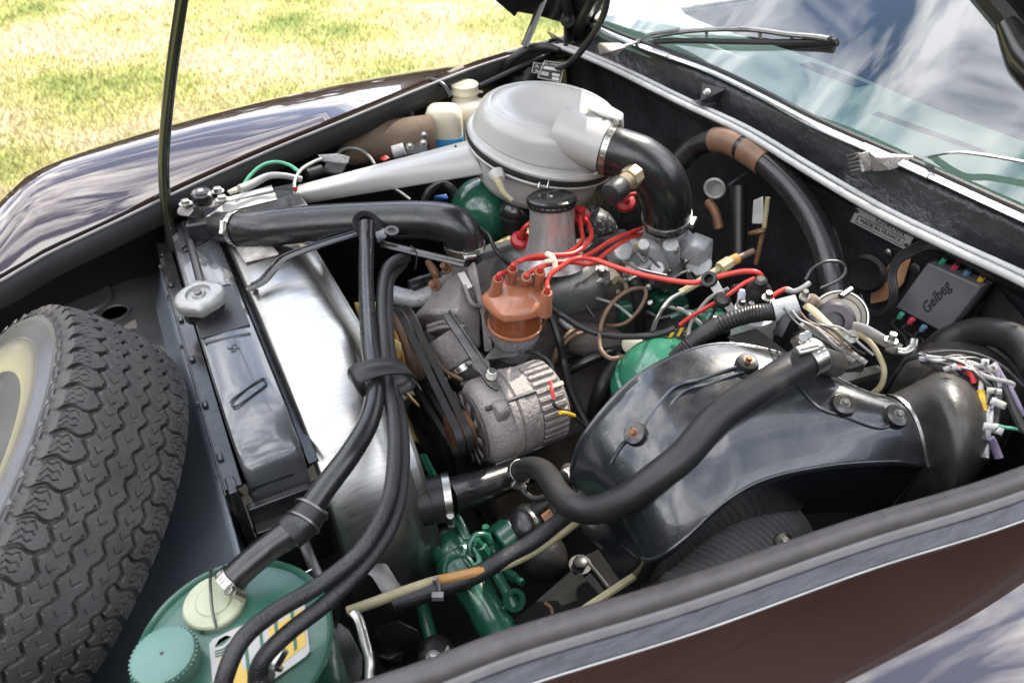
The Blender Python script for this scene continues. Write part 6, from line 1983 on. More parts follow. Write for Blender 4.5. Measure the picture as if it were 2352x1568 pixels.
bu = thing('brass_union', 'brass pipe union with spring collar behind the long red lead', 'pipe union', K(2, 1, 320, 270, z=.76))
build('nut', MB().cyl(K(2, 1, 270, 305, z=.77), K(2, 1, 340, 260, z=.775), .012, n=8), M['straw'], bu)
build('collar', MB().cyl(K(2, 1, 335, 262, z=.775), K(2, 1, 395, 232, z=.78), .010, n=20), M['orange_tube'], bu)
build('tail', MB().cyl(K(2, 1, 390, 235, z=.78), K(2, 1, 500, 185, z=.785), .006, n=14), M['wire_brown'], bu)
# bits in the dark behind: pedal rod bracket and pipes
ak = thing('link_bracket', 'aged zinc bracket on a rod in the shadow behind the carburettor', 'bracket', K(2, 0, 545, 1450, X=1.0))
build('plate', MB().prism([K(2, 0, 500, 1370, X=1.0), K(2, 0, 560, 1345, X=1.0), K(2, 0, 570, 1530, X=1.0), K(2, 0, 490, 1530, X=1.0)], (.004, 0, 0)), M['plate'], ak, bev=.001)
build('rod', MB().cyl(K(2, 0, 600, 1350, X=1.0), K(2, 0, 575, 1556, X=1.0), .0045, n=12), M['straw'], ak)
build('joint', MB().hull([K(2, 1, 455, 50, X=1.0), K(2, 1, 560, 20, X=1.0), K(2, 1, 600, 45, X=1.0), K(2, 1, 560, 80, X=1.0), K(2, 1, 470, 85, X=1.0), K(2, 1, 520, 60, X=.98)]), M['rust'], ak, bev=.003)
build('lower_rod', MB().cyl(K(2, 1, 565, 60, X=1.0), K(2, 1, 520, 270, X=1.0), .005, n=12), M['rust'], ak)
build('dark_pipe', MB().cyl(K(2, 0, 400, 1270, X=1.05), K(2, 1, 400, 220, X=1.02), .016, n=20), M['black_satin'], label='upright dark pipe in shadow beside the zinc bracket', cat='pipe')
build('dark_pipe', MB().tube([K(2, 0, 190, 1380, X=1.0), K(2, 0, 240, 1450, X=1.0), K(2, 0, 265, 1559, X=1.0)], .010, 10, 4), M['rust'], label='brown curved pipe in shadow behind the elbow hose', cat='pipe')
build('ring_end', MB().lathe([(.020, -.004), (.024, 0), (.020, .004), (.017, 0), (.020, -.004)], K(2, 0, 235, 1290, X=1.05), (-.8, -.5, .1), 24), M['plate'], label='thin pale ring on the dark bulkhead behind the elbow hose', cat='ring')

# heater pipe on the bulkhead with brown tape
hp2 = [D(1560, 372, X=1.0), D(1600, 335, X=1.02), D(1660, 322, X=1.03), D(1720, 348, X=1.035), D(1785, 398, X=1.035), D(1840, 460, X=1.03), D(1885, 540, X=1.02), D(1910, 620, X=1.0), D(1925, 720, X=.98)]
hh, P = hose('bulkhead_hose', 'thick black hose wrapped in brown tape along the bulkhead', hp2, [.023, .023, .024, .024, .025, .026, .027, .027, .027], M['rubber_shiny'], n=24)
build('tape', MB().tube([P[i] for i in range(int(.22 * len(P)), int(.355 * len(P)))], .0258, 24, 1), M['brown_tape'], hh)
build('tape', MB().tube([P[i] for i in range(int(.365 * len(P)), int(.47 * len(P)))], .0263, 24, 1), M['brown_tape'], hh)

# ------------------------------------------------------------------ maker's plate
ip = thing('maker_plate', 'rivetted alloy plate stamped MADE IN FRANCE under the cowl seal', 'plate', D(2030, 520, X=1.09))
q = [p - V((0, 0, .004)) for p in (D(1972, 467, X=1.088), D(2105, 532, X=1.088), D(2084, 572, X=1.088), D(1953, 505, X=1.088))]
nrm = V((-1, 0, .05)).normalized()
build('plate', MB().prism(q, V((.003, 0, 0))), M['plate'], ip, bev=.0015)
ctrp = (q[0] + q[1] + q[2] + q[3]) / 4
xd, yd = (q[1] - q[0]).normalized(), V((0, 0, 1))
W_P, H_P = (q[1] - q[0]).length, (q[0] - q[3]).length
f = lambda a_, b_: q[0].lerp(q[1], a_).lerp(q[3].lerp(q[2], a_), b_) + nrm * .0008
fr_ = [f(.09, .46), f(.90, .46), f(.90, .86), f(.09, .86)]
build('frame_line', MB().tube(fr_ + [fr_[0]], .0007, 5, 1), M['ink'], ip)
text('lettering', 'MADE IN FRANCE', M['ink'], ip, f(.5, .66), xd, yd, .0108, .0003)
text('lettering', 'CITROËN', M['ink'], ip, f(.62, .26), xd, yd, .0125, .0003, spacing=1.15)
parts('rivet', [MB().lathe([(.0035, 0), (.003, .0018), (0, .002)], f(a_, b_), nrm, 12) for a_, b_ in ((.035, .30), (.955, .72))], M['steel_dark'], ip)
build('panel_screw', MB().lathe([(.007, 0), (.0068, .003), (.004, .0045), (0, .005)], K(2, 1, 1425, 195, X=1.095), nrm, 18), M['steel'], label='bright panel screw below the maker plate', cat='screw')

# ------------------------------------------------------------------ script-lettered control box
eb_ = thing('control_box', 'flat grey-black electrical box with script lettering on the bulkhead', 'control box', K(2, 1, 1760, 700, X=1.06))
q = [K(2, 1, 1690, 265, X=1.066), K(2, 1, 2060, 430, X=1.066), K(2, 1, 1810, 750, X=1.066), K(2, 1, 1470, 570, X=1.066)]
cb_ = sum(q, V((0, 0, 0))) / 4
nb_ = (q[1] - q[0]).cross(q[3] - q[0]).normalized()
if nb_.dot(V((0, 0, CAMH)) - cb_) < 0:
    nb_ = -nb_
build('lid', MB().prism(q, -nb_ * .022), M['boxgrey'], eb_, bev=.003, seg=3)
build('back', MB().prism([cb_ + (p - cb_) * 1.06 - nb_ * .020 for p in q], -nb_ * .016), M['black_satin'], eb_, bev=.002)
xdir = (q[1] - q[0]).lerp(-(q[3] - q[0]), .62)
ydir = nb_.cross(xdir)
text('lettering', 'Gelbeg', M['ink'], eb_, cb_ + nb_ * .0008, K(2, 1, 1800, 470, X=1.066) - K(2, 1, 1690, 590, X=1.066), ydir, .024, .0004, shear=.35)
up_ = (q[0] - q[3]).normalized()
rt_ = (q[1] - q[0]).normalized()
plug_m = ['teal_tag', 'pink_tag', 'blue_tag', 'yellow']
tops, bots = [], []
for k, (x, y) in enumerate(((1795, 258), (1875, 302), (1955, 342), (2050, 388))):
    p = K(2, 1, x, y, X=1.082)
    build('plug', MB().cyl(p - up_ * .008, p + up_ * .008, .0048, n=12), M[plug_m[k]], eb_, bev=.001)
    tops.append(p + up_ * .008)
for k, (x, y) in enumerate(((1508, 625), (1580, 662), (1662, 712), (1748, 760))):
    p = K(2, 1, x, y, X=1.06)
    build('plug', MB().cyl(p - up_ * .006, p + up_ * .006, .0048, n=12), M[plug_m[k]], eb_, bev=.001)
    bots.append(p - up_ * .006)
for k, tp_ in enumerate(tops):
    o = k * 14
    wire('box_wire', 'black wire arching from the %s plug on top of the control box' % ('green', 'red', 'grey blue', 'yellow')[k],
         [tp_, tp_ + up_ * .012 - V((.006, 0, 0)), K(2, 1, 1830 + k * 30, 175 + k * 12, X=1.07), K(2, 1, 1680 + o, 118 + o * 1.2, X=1.06), K(2, 1, 1560 + o, 165 + o, X=1.055), K(2, 1, 1465 + o, 240 + o * .5, X=1.05), K(2, 1, 1428 + o, 350, X=1.045), K(2, 1, 1440 + o, 460, X=1.04), K(2, 1, 1420 + o, 560 - o * .3, X=1.04), K(2, 1, 1350, 600 + o * .6, X=1.04), K(2, 1, 1270 - o * .4, 570 + o * .4, X=1.04), K(2, 1, 1235 - o * .4, 480, X=1.04)], .0029, M['wire_black'], 'wires of the control box', sm=8)
for k, bp_ in enumerate(bots):
    wire('box_wire', 'dark wire dropping from the %s plug under the control box' % ('green', 'red', 'grey blue', 'yellow')[k],
         [bp_, bp_ - up_ * .012 - V((.008, 0, 0)), K(2, 1, 1535 + k * 62, 770 + k * 12, X=1.02), K(2, 1, 1560 + k * 50, 850, X=1.0), K(2, 1, 1600 + k * 30, 900, X=.98)], .0027, M['wire_black'], 'wires of the control box')
sealant = MB().hull([K(2, 1, 1500, 185, X=1.100), K(2, 1, 1590, 230, X=1.100), K(2, 1, 1540, 400, X=1.104), K(2, 1, 1480, 470, X=1.105), K(2, 1, 1400, 540, X=1.106), K(2, 1, 1290, 560, X=1.106), K(2, 1, 1300, 450, X=1.105), K(2, 1, 1400, 300, X=1.102)] + [K(2, 1, 1420, 400, X=1.095)])
build('sealant_patch', sealant, M['rust_orange'], label='orange-brown patch of old sealant beside the control box', cat='sealant', bev=.004)
build('round_grommet', MB().lathe([(.034, 0), (.036, .008), (.030, .014), (.012, .010), (0, .009)], K(2, 1, 1290, 330, X=1.09), (-1, -.2, .1), 30), M['rubber'], label='dark round rubber grommet left of the sealant patch', cat='grommet')
build('slotted_screw', MB().lathe([(.0105, 0), (.010, .004), (.006, .006), (0, .0062)], K(2, 1, 1615, 305, X=1.085), nb_, 20), M['steel_dark'], label='large slotted screw at the corner of the control box', cat='screw')
# black arc hose below the box
hose('arc_hose', 'fat black hose arching at the near rear corner below the control box', [K(2, 1, 1790, 880, X=.98), K(2, 1, 1850, 800, X=.99), K(2, 1, 1980, 748, X=1.0), K(2, 1, 2130, 735, X=1.0), K(2, 1, 2270, 775, X=.99), K(2, 1, 2380, 870, X=.97), K(2, 1, 2450, 1000, X=.95)], .021, M['rubber'], n=20)

# ------------------------------------------------------------------ wiring spread with paper tags at the near rear corner
Wz = .84
wl_ = [
    ('grey wire sweeping right to the frame edge above the sleeve', [(1690, 885, .85), (1850, 870, .855), (2000, 885, .86), (2130, 930, .86), (2250, 1010, .855), (2352, 1110, .85)], .0032, 'wire_black'),
    ('grey wire looping down to the tagged connectors', [(1680, 905, .85), (1850, 930, .855), (2000, 965, .86), (2100, 980, .86), (2180, 1030, .855), (2195, 1120, .845), (2160, 1220, .83), (2130, 1330, .815)], .0042, 'wire_grey'),
    ('black wire running straight to the violet sleeve', [(1660, 915, .845), (1800, 960, .85), (1950, 985, .855), (2120, 1050, .86), (2260, 1085, .855), (2270, 1110, .85), (2200, 1180, .84)], .0040, 'wire_grey'),
    ('dark wire circling over the rubber sleeve', [(1650, 940, .84), (1760, 985, .845), (1870, 1010, .85), (1925, 1070, .845), (1900, 1120, .84), (1800, 1135, .835), (1800, 1180, .83), (1900, 1260, .825), (2000, 1320, .82), (2080, 1370, .81), (2120, 1450, .80)], .0034, 'wire_black'),
    ('thin dark wire lowest over the sleeve', [(1640, 900, .84), (1760, 920, .85), (1900, 900, .855), (1980, 950, .855), (2050, 1010, .85), (2070, 1100, .845)], .0028, 'wire_black'),
    ('red sleeved wire between the paper tags', [(1900, 970, .855), (1960, 1000, .857), (1995, 1040, .855), (2010, 1090, .85)], .0046, 'red_dull'),
    ('violet wire falling at the frame edge', [(2150, 950, .86), (2200, 1040, .855), (2260, 1130, .85), (2310, 1230, .84), (2352, 1310, .83)], .0048, 'wire_violet'),
    ('bright green wire crossing to the right frame edge', [(2150, 1370, .82), (2220, 1390, .82), (2300, 1400, .82), (2380, 1430, .82)], .0032, 'wire_green'),
    ('violet connector sleeve hanging lowest above the fender', [(2115, 1460, .81), (2150, 1520, .80), (2180, 1600, .79)], .0075, 'wire_violet'),
    ('grey connector sleeve pointing down beside the yellow one', [(2110, 1250, .83), (2110, 1330, .825), (2095, 1420, .815), (2085, 1500, .80), (2080, 1600, .79)], .0072, 'carb'),
    ('dark blue-grey sleeve at the right of the connectors', [(2180, 1130, .845), (2165, 1230, .835), (2150, 1330, .82), (2130, 1440, .81)], .0085, 'wire_black'),
    ('yellow connector on the tagged wiring', [(2055, 1140, .845), (2062, 1200, .84), (2070, 1275, .83)], .0068, 'yellow'),
    ('white connector above the yellow one', [(2062, 1060, .852), (2058, 1100, .85), (2055, 1145, .845)], .0045, 'white'),
    ('green grey loom at the lower right of the connectors', [(2210, 1110, .85), (2250, 1200, .84), (2290, 1300, .83), (2352, 1420, .82)], .0082, 'rubber'),
]
for lab, pts, r, m_ in wl_:
    wire('wire', lab, KL(2, 1, pts), r * .74, M[m_], n=9, sm=7)
pt = 0
for lab, x, y, w_, h_, rot in (('small paper tag marked 7 near the heater cable end', 1848, 982, .022, .010, .5), ('paper tag marked 8 standing above the red wire', 2085, 955, .014, .018, -.1), ('paper tag marked 9 beside the violet wire', 2140, 985, .014, .016, .5),
                               ('paper tag marked 6 folded over the grey wire', 2150, 1140, .026, .010, -.15), ('large blank paper tag right of the yellow connector', 2178, 1225, .032, .012, -.45), ('paper tag wrapped round the grey connector', 2125, 1385, .024, .012, -.1), ('small torn paper tag beside the green wire', 2190, 1415, .012, .012, -.6)):
    w_, h_ = w_ * .74, h_ * .74
    p = K(2, 1, x, y, z=.865)
    tgo = thing('paper_tag', lab, 'paper tag', p, 'paper tags on the wiring')
    ux = (Rv * math.cos(rot) + V((0, 0, 1)) * math.sin(rot)).normalized()
    uz = (V((0, 0, .75)) * math.cos(rot) - Rv * math.sin(rot) + Fv * .5).normalized()
    un = ux.cross(uz).normalized()
    build('card', MB().loft([[p + ux * (a_ * w_ / 2) - uz * h_ / 2 + un * (.0015 * math.sin(a_ * 2)), p + ux * (a_ * w_ / 2) + uz * h_ / 2 + un * (.0015 * math.cos(a_ * 2))] for a_ in (-1, -.5, 0, .5, 1)], closed=False), M['white'], tgo, solid=.0006)
    digit = {'7': '7', '8': '8', '9': '9', '6': '6'}
    for d_ in '7896':
        if 'marked ' + d_ in lab:
            nx = un if un.dot(V((0, 0, CAMH)) - p) > 0 else -un
            text('digit', d_, M['ink'], tgo, p + nx * .0022, ux, uz, .0085, .0002)

# ------------------------------------------------------------------ green fluid tank
gt = thing('fluid_tank', 'round green hydraulic fluid tank with printed label in the near front corner', 'fluid tank', D(510, 1480, z=.45))
tc_ = V((-.073, .530, .720))
e_ = D(700, 1330, z=.712)
TR = .106
tax = (V((0, 0, 1)) + V((-.02, -.02, 0))).normalized()
tankb = build('tank', MB().lathe([(0, -.25), (TR - .01, -.25), (TR - .002, -.24), (TR - .002, -.006), (TR + .0015, -.004), (TR + .0025, .003), (TR, .0065), (TR - .0035, .004), (TR - .005, -.001), (TR - .02, .0005), (.05, .003), (0, .0035)], tc_, tax, 96), M['green_pale'], gt)
cp_ = D(382, 1516, z=.740)
build('filler_cap', MB().lathe([(.031, -.02), (.031, .0), (.0335, .002), (.0335, .016), (.032, .0195), (.028, .021), (.0, .0215)], cp_ - V((0, 0, .006)), tax, 56), M['green_cap'], gt)
build('cap_hole', MB().lathe([(.0022, .0158), (0, .0159)], cp_, tax, 10), M['ink'], gt)
rg = []
for k in range(40):
    q_ = 2 * PI * k / 40
    d_ = V((math.cos(q_), math.sin(q_), 0))
    rg.append(cp_ + d_ * .0337 + V((0, 0, -.004)))
kn_ = MB()
for p in rg:
    kn_.tube([p, p + V((0, 0, .015))], .0013, 5, 1)
o = build('cap_knurl', kn_, M['green_cap'], gt)
o['kind'] = 'stuff'
cd_ = D(494, 1385, z=.727)
disc = build('nylon_disc', MB().lathe([(.0345, -.006), (.035, .004), (.033, .0062), (.021, .0066), (.019, .0085), (.008, .0095), (0, .0096)], cd_, tax, 64), M['cream_disc'], gt)
bail = MB().tube([K(0, 2, 1440, 775, z=0.730), K(0, 2, 1438, 850, z=0.743), K(0, 2, 1442, 960, z=0.750), K(0, 2, 1455, 1080, z=0.740), K(0, 2, 1480, 1180, z=0.730)], .0018, 7, 5)
build('wire_bail', bail, M['steel_dark'], gt)
bk_ = MB().hull([K(0, 2, 1360, 1215, z=0.720), K(0, 2, 1370, 1240, z=0.719), K(0, 2, 1580, 1150, z=0.721), K(0, 2, 1555, 1120, z=0.722), K(0, 2, 1360, 1205, z=0.730), K(0, 2, 1555, 1112, z=0.732)])
build('bail_bracket', bk_, M['green_pale'], gt, bev=.0015)
lz = tc_.z + .0045
lq = [D(480, 1472, z=lz), D(698, 1368, z=lz), D(712, 1500, z=lz), D(497, 1655, z=lz)]
lf = lambda a_, b_, o_=0: lq[0].lerp(lq[1], a_).lerp(lq[3].lerp(lq[2], a_), b_) + V((0, 0, o_))
lbl = build('label', MB().prism([lf(a_, b_) for a_, b_ in ((.04, 0), (.96, 0), (1, .04), (1, .96), (.96, 1), (.04, 1), (0, .96), (0, .04))], (0, 0, .0008)), M['white'], gt)
build('label_field', MB().prism([lf(.08, .30, .001), lf(.97, .22, .001), lf(.97, .84, .001), lf(.06, .92, .001)], (0, 0, .0004)), M['label_yellow'], lbl)
for k, a_ in enumerate((.34, .50, .66, .84)):
    build('label_bar', MB().prism([lf(a_, .10, .0017), lf(a_ + .035, .09, .0017), lf(a_ + .035, .80, .0017), lf(a_, .82, .0017)], (0, 0, .0003)), M['label_green'], lbl)
build('label_field', MB().prism([lf(.30, .12, .0012), lf(.60, .10, .0012), lf(.60, .60, .0012), lf(.30, .62, .0012)], (0, 0, .0004)), M['white'], lbl)
frog = MB().hull([lf(.05, .12, .0016), lf(.10, .05, .0016), lf(.17, .04, .0016), lf(.22, .09, .0016), lf(.16, .13, .0016), lf(.12, .14, .002)])
build('label_emblem', frog, M['label_green'], lbl)
rgs = MB()
for k in range(3):
    rgs.tube([lf(.05, .18 + k * .035, .0016), lf(.14, .20 + k * .035, .0016), lf(.25, .13 + k * .03, .0016), lf(.34, .04 + k * .03, .0016)], .0006, 5, 4)
build('label_line', rgs, M['label_green'], lbl)
tcl = D(622, 1520, z=.735)
build('hose_clamp', MB().lathe([(.0125, -.005), (.0142, -.005), (.0142, .005), (.0125, .005), (.0125, -.005)], D(600, 1560, z=.752), V((.3, -.2, -.6)), 24), M['steel'], gt)
build('clamp_screw', MB().bolt(D(628, 1530, z=.745), (.6, .3, .4), .007, .018), M['steel'], gt)
build('body_strap', MB().tube([D(712, 1570, z=.62), D(735, 1520, z=.63), D(760, 1440, z=.64), D(772, 1400, z=.66), D(765, 1370, z=.68)], .0075, 8, 5, flat=.3), M['black_gloss'], label='black metal strap curving round the green tank', cat='strap')
build('grille_bracket', MB().tube([D(698, 1245, z=.72), D(716, 1290, z=.70), D(738, 1340, z=.68)], .007, 8, 4, flat=.35), M['steel_dark'], label='narrow steel strip hanging from the tank hose', cat='bracket')
hk = MB().tube([D(688, 1308, z=.70), D(690, 1320, z=.70), D(716, 1308, z=.70)], .0018, 6, 3)
build('wire_hook', hk, M['steel'], label='bent wire hook at the rim of the green tank', cat='hook')

# ------------------------------------------------------------------ steering gear and lower near side
sg = thing('steering_rack', 'glossy green steering rack housing low on the near side', 'steering rack', (.25, .6, .42))
s0, s1 = K(1, 2, 740, 590, z=.505), K(1, 2, 1070, 1180, z=.485)
sx = (s1 - s0)
SL = sx.length
build('tube', MB().lathe([(.033, -.01), (.036, 0), (.036, SL * .16), (.034, SL * .20), (.040, SL * .23), (.040, SL * .38), (.031, SL * .45), (.029, SL * .62), (.027, SL * .8), (.029, SL * .85), (.029, SL * 1.35)], s0, sx, 40), M['green'], sg)
yk = K(1, 2, 815, 785, z=.545)
build('adjuster', MB().lathe([(.024, -.04), (.024, .004), (.0205, .006), (.018, .004), (.018, .0), (.011, .0), (.011, .008), (0, .009)], yk, (-.15, -.25, .9), 28), M['green'], sg)
build('valve_body', MB().hull(KL(1, 2, [(960, 560, .53), (1030, 540, .53), (1110, 600, .52), (1150, 680, .51), (1130, 830, .49), (1020, 870, .48), (960, 760, .50), (1040, 640, .545), (1090, 760, .52)])), M['green'], sg, bev=.006, seg=3)
build('valve_drum', MB().cyl(K(1, 2, 1090, 640, z=.51), K(1, 2, 1200, 560, z=.515), .038, n=32), M['green'], sg, bev=.004)
build('drum_band', MB().lathe([(.0355, -.005), (.0395, -.005), (.0395, .005), (.0355, .005), (.0355, -.005)], K(1, 2, 1205, 560, z=.515), K(1, 2, 1205, 560, z=.515) - K(1, 2, 1090, 640, z=.51), 36), M['steel'], sg)
parts('pipe_union', [MB().lathe([(.009, -.014), (.009, .008), (.006, .010), (.006, .022)], K(1, 2, x, y, z=z), ax_, 6) for x, y, z, ax_ in ((985, 650, .55, (-.3, .4, .8)), (1180, 830, .50, (.3, -.8, .2)), (1005, 560, .54, (0, .2, 1)))], M['green'], sg)
pps = [MB().tube(KL(1, 2, [(555, 0, .60), (600, 90, .59), (690, 280, .575), (800, 470, .56), (860, 580, .555)]), .0042, 8, 5), MB().tube(KL(1, 2, [(575, 0, .60), (640, 120, .59), (750, 310, .575), (850, 500, .56), (880, 580, .555)]), .0042, 8, 5),
       MB().tube(KL(1, 2, [(890, 680, .55), (890, 610, .56), (930, 550, .565), (1000, 550, .56), (1030, 600, .55)]), .0055, 10, 5), MB().tube(KL(1, 2, [(860, 640, .555), (850, 690, .55), (890, 760, .545), (950, 740, .545), (940, 680, .55), (910, 630, .555)]), .0052, 10, 5)]
parts('hydraulic_pipe', pps, M['green'], sg)
build('tie_arm', MB().hull(KL(1, 2, [(1040, 1100, .50), (1090, 1060, .51), (1190, 960, .52), (1225, 985, .515), (1210, 1030, .51), (1080, 1110, .50), (1150, 1040, .505)])), M['green'], sg, bev=.003)
build('control_rod', MB().cyl(K(1, 2, 1060, 790, z=.53), K(1, 2, 1195, 1040, z=.51), .0085, n=16), M['green'], sg)
build('washer', MB().lathe([(.009, -.003), (.017, -.003), (.017, .003), (.009, .003), (.009, -.003)], K(1, 2, 1190, 990, z=.518), (0, -.5, .6), 24), M['green'], sg)
bl1 = thing('rack_bellows', 'black ribbed rubber bellows on the steering rack', 'bellows', K(1, 2, 690, 560, z=.48))
b0 = s0 - sx.normalized() * .20
pr = []
for k in range(17):
    h = k * .0108
    pr += [(.030, h), (.0385, h + .0045), (.0375, h + .0065), (.030, h + .0105)]
build('bellows', MB().lathe(pr, b0, sx, 40), M['rubber_shiny'], bl1)
build('end_collar', MB().lathe([(.0365, .184), (.038, .186), (.038, .200), (.0365, .203)], b0, sx, 36), M['rubber'], bl1)
r0, r1 = K(1, 2, 450, 590, z=.46), K(1, 2, 640, 1330, z=.44)
tr_ = thing('track_rod', 'long green rod running down beside the steering rack', 'rod', r1)
build('rod', MB().cyl(r0, r1, .0115, n=20), M['green'], tr_)
build('rod_end', MB().lathe([(.020, -.012), (.027, -.006), (.027, .006), (.018, .012), (.008, .014), (0, .014)], K(1, 2, 655, 1360, z=.445), (0, -.2, 1), 30), M['black_satin'], tr_)
build('nut', MB().bolt(K(1, 2, 640, 1390, z=.46), (-.2, -.5, .8), .008, .008), M['steel'], tr_)
vm = thing('rubber_ball_mount', 'round black rubber boot beside the green valve drum', 'rubber boot', K(1, 2, 1290, 640, z=.46))
build('boot', MB().sphere(K(1, 2, 1290, 500, z=.53), .040, 26, (1, 0, .3), .9), M['rubber_shiny'], vm)
build('lower_boot', MB().sphere(K(1, 2, 1390, 690, z=.50), .042, 26, (1, 0, .3), .9), M['rubber'], vm)
build('neck', MB().tube([K(1, 2, 1320, 420, z=.55), K(1, 2, 1400, 340, z=.57), K(1, 2, 1470, 290, z=.58)], .016, 16, 4), M['rubber'], vm)
lh, P = hose('lower_hose', 'wide black lower radiator hose with a bright clamp', [K(1, 2, 250, 480, z=.55), K(1, 2, 420, 390, z=.575), K(1, 2, 560, 330, z=.585), K(1, 2, 700, 300, z=.585), K(1, 2, 760, 290, z=.585)], [.036, .036, .0365, .037, .037], M['rubber'], clamps=((.86, (.6, -.9, .0)),), n=32)
hose('lower_pipe', 'narrower black pipe continuing from the lower hose under the alternator', [K(1, 2, 740, 290, z=.585), K(1, 2, 850, 250, z=.58), K(1, 2, 1000, 205, z=.575), K(1, 2, 1150, 150, z=.57), K(1, 2, 1280, 100, z=.56)], [.031, .028, .026, .025, .024], M['rubber_shiny'], n=26)
hose('long_hose', 'long black printed hose crossing in front of the green steering rack', [K(1, 2, 1570, 405, z=0.626), K(1, 2, 1480, 470, z=0.621), K(1, 2, 1320, 590, z=0.616), K(1, 2, 1150, 690, z=0.606), K(1, 2, 950, 810, z=0.601), K(1, 2, 780, 880, z=0.596), K(1, 2, 640, 925, z=0.591), K(1, 2, 500, 975, z=0.586), K(1, 2, 370, 1015, z=0.581)], .0125, M['braid'], n=16)
hose('amber_tube', 'old amber plastic tube tied along the long black hose', [K(1, 2, 1620, 450, z=.62), K(1, 2, 1500, 540, z=.612), K(1, 2, 1320, 660, z=.605), K(1, 2, 1100, 760, z=.60), K(1, 2, 880, 815, z=.605), K(1, 2, 660, 860, z=.60), K(1, 2, 440, 930, z=.595), K(1, 2, 250, 1000, z=.59), K(1, 2, 50, 1070, z=.585)], .0075, M['straw'], n=12)
build('amber_sleeve', MB().tube([K(1, 2, 980, 790, z=.606), K(1, 2, 860, 820, z=.607), K(1, 2, 660, 862, z=.603)], .0080, 12, 5), M['orange_tube'], label='orange part of the old tube over the green rack', cat='sleeve')
cz = thing('cable_tie', 'grey cable tie binding the long hose and the amber tube', 'cable tie', K(1, 2, 660, 950, z=.58))
pp_ = [K(1, 2, 645, 850, z=.618), K(1, 2, 668, 850, z=.617), K(1, 2, 680, 930, z=.603), K(1, 2, 660, 975, z=.585), K(1, 2, 640, 930, z=.58)]
build('band', MB().tube(pp_, .003, 8, 5, closed=True, flat=.6), M['wire_grey'], cz)
build('tie_head', MB().box(K(1, 2, 668, 965, z=.60), .016, .009, .010, (Rv, Fv, V((0, 0, 1)))), M['wire_grey'], cz, bev=.001)
build('hose_saddle', MB().hull([K(1, 2, 300, 1030, z=.58), K(1, 2, 340, 985, z=.59), K(1, 2, 400, 1040, z=.585), K(1, 2, 460, 1060, z=.575), K(1, 2, 400, 1085, z=.57), K(1, 2, 320, 1070, z=.57), K(1, 2, 360, 1030, z=.56)]), M['steel_dark'], label='rounded grey metal saddle under the end of the long hose', cat='bracket', bev=.003)
build('stay_strap', MB().tube(KL(1, 2, [(180, 740, .58), (260, 780, .575), (340, 900, .56), (390, 960, .55)]), .014, 8, 5, flat=.12, up=(1, .3, 0)), M['steel_dark'], label='flat grey metal strap left of the green rod', cat='bracket')
bt_ = thing('metal_block', 'rough black metal block low beside the green rod', 'block', K(1, 2, 380, 1350, z=.44))
build('block', MB().hull(KL(1, 2, [(220, 1180, .50), (400, 1120, .51), (540, 1190, .50), (560, 1270, .48), (300, 1370, .46), (250, 1290, .47)]) + KL(1, 2, [(300, 1480, .40), (560, 1380, .42)])), M['black_satin'], bt_, bev=.004)
build('block_step', MB().hull(KL(1, 2, [(240, 1360, .46), (440, 1330, .46), (430, 1420, .44), (300, 1470, .42), (330, 1400, .47)])), M['black_matt'], bt_, bev=.003)
vb = thing('pedal_bracket', 'rounded steel edge and dark bracket right of the green tank', 'bracket', K(1, 2, 180, 1450, z=.5))
build('edge', MB().tube(KL(1, 2, [(90, 1075, .60), (130, 1130, .60), (165, 1260, .595), (200, 1400, .59), (200, 1540, .58)]), .007, 10, 5, flat=.6), M['steel'], vb)
build('plate', MB().hull(KL(1, 2, [(-60, 1100, .58), (60, 1180, .58), (160, 1380, .57), (150, 1600, .56), (40, 1600, .56), (-80, 1400, .56), (30, 1400, .50)])), M['black_gloss'], vb, bev=.002)
# chassis rail ledge on the near side
cr_ = thing('chassis_rail', 'dull black chassis ledge along the near side of the bay', 'chassis rail', (.5, .36, .3))
tz = .50
lg_ = [K(1, 2, 800, 1330, z=.47), K(1, 2, 1240, 1100, z=tz), K(1, 2, 1590, 770, z=tz), K(1, 2, 1645, 690, z=tz), K(1, 2, 1850, 600, z=tz), V((.95, .55, tz)), V((1.0, .25, tz)), V((.05, .25, tz)), V((.08, .42, .47))]
build('ledge', MB().prism(lg_, (0, 0, -.14)), M['black_deep'], cr_, bev=.004)
build('ledge_fold', MB().tube([K(1, 2, 1650, 690, z=tz + .004), K(1, 2, 1750, 800, z=tz + .004), K(1, 2, 1850, 930, z=tz + .004)], .0035, 8, 3), M['black_matt'], cr_)
build('top_plate', MB().prism([K(1, 2, 1180, 1140, z=tz + .002), K(1, 2, 1610, 770, z=tz + .002), K(1, 2, 1780, 970, z=tz + .002), K(1, 2, 1400, 1190, z=tz + .002)], (0, 0, .003)), M['black_deep'], cr_, bev=.001)
parts('bolt', [MB().bolt(K(1, 2, 1642, 752, z=tz + .004), (0, 0, 1), .012, .010), MB().bolt(K(1, 2, 2190, 800, z=tz + .002), (0, 0, 1), .010, .010)], M['black_satin'], cr_)
build('bead_arc', MB().tube([K(1, 2, 1400, 1010, z=tz + .006), K(1, 2, 1440, 1040, z=tz + .006), K(1, 2, 1455, 1090, z=tz + .006)], .003, 6, 4), M['rust'], cr_)
wire('beige_cable', 'pale beige cable under the blower running to the near seal', KL(1, 2, [(2280, 660, .60), (2100, 770, .605), (1900, 900, .615), (1720, 1020, .625), (1600, 1100, .63)]), .0055, M['straw'], cat='cable')
wire('cable_loop', 'thin black cable looping under the alternator', KL(1, 2, [(1240, 170, .60), (1250, 240, .59), (1320, 295, .59), (1400, 290, .60), (1445, 255, .61)]), .0048, M['rubber'], cat='cable')
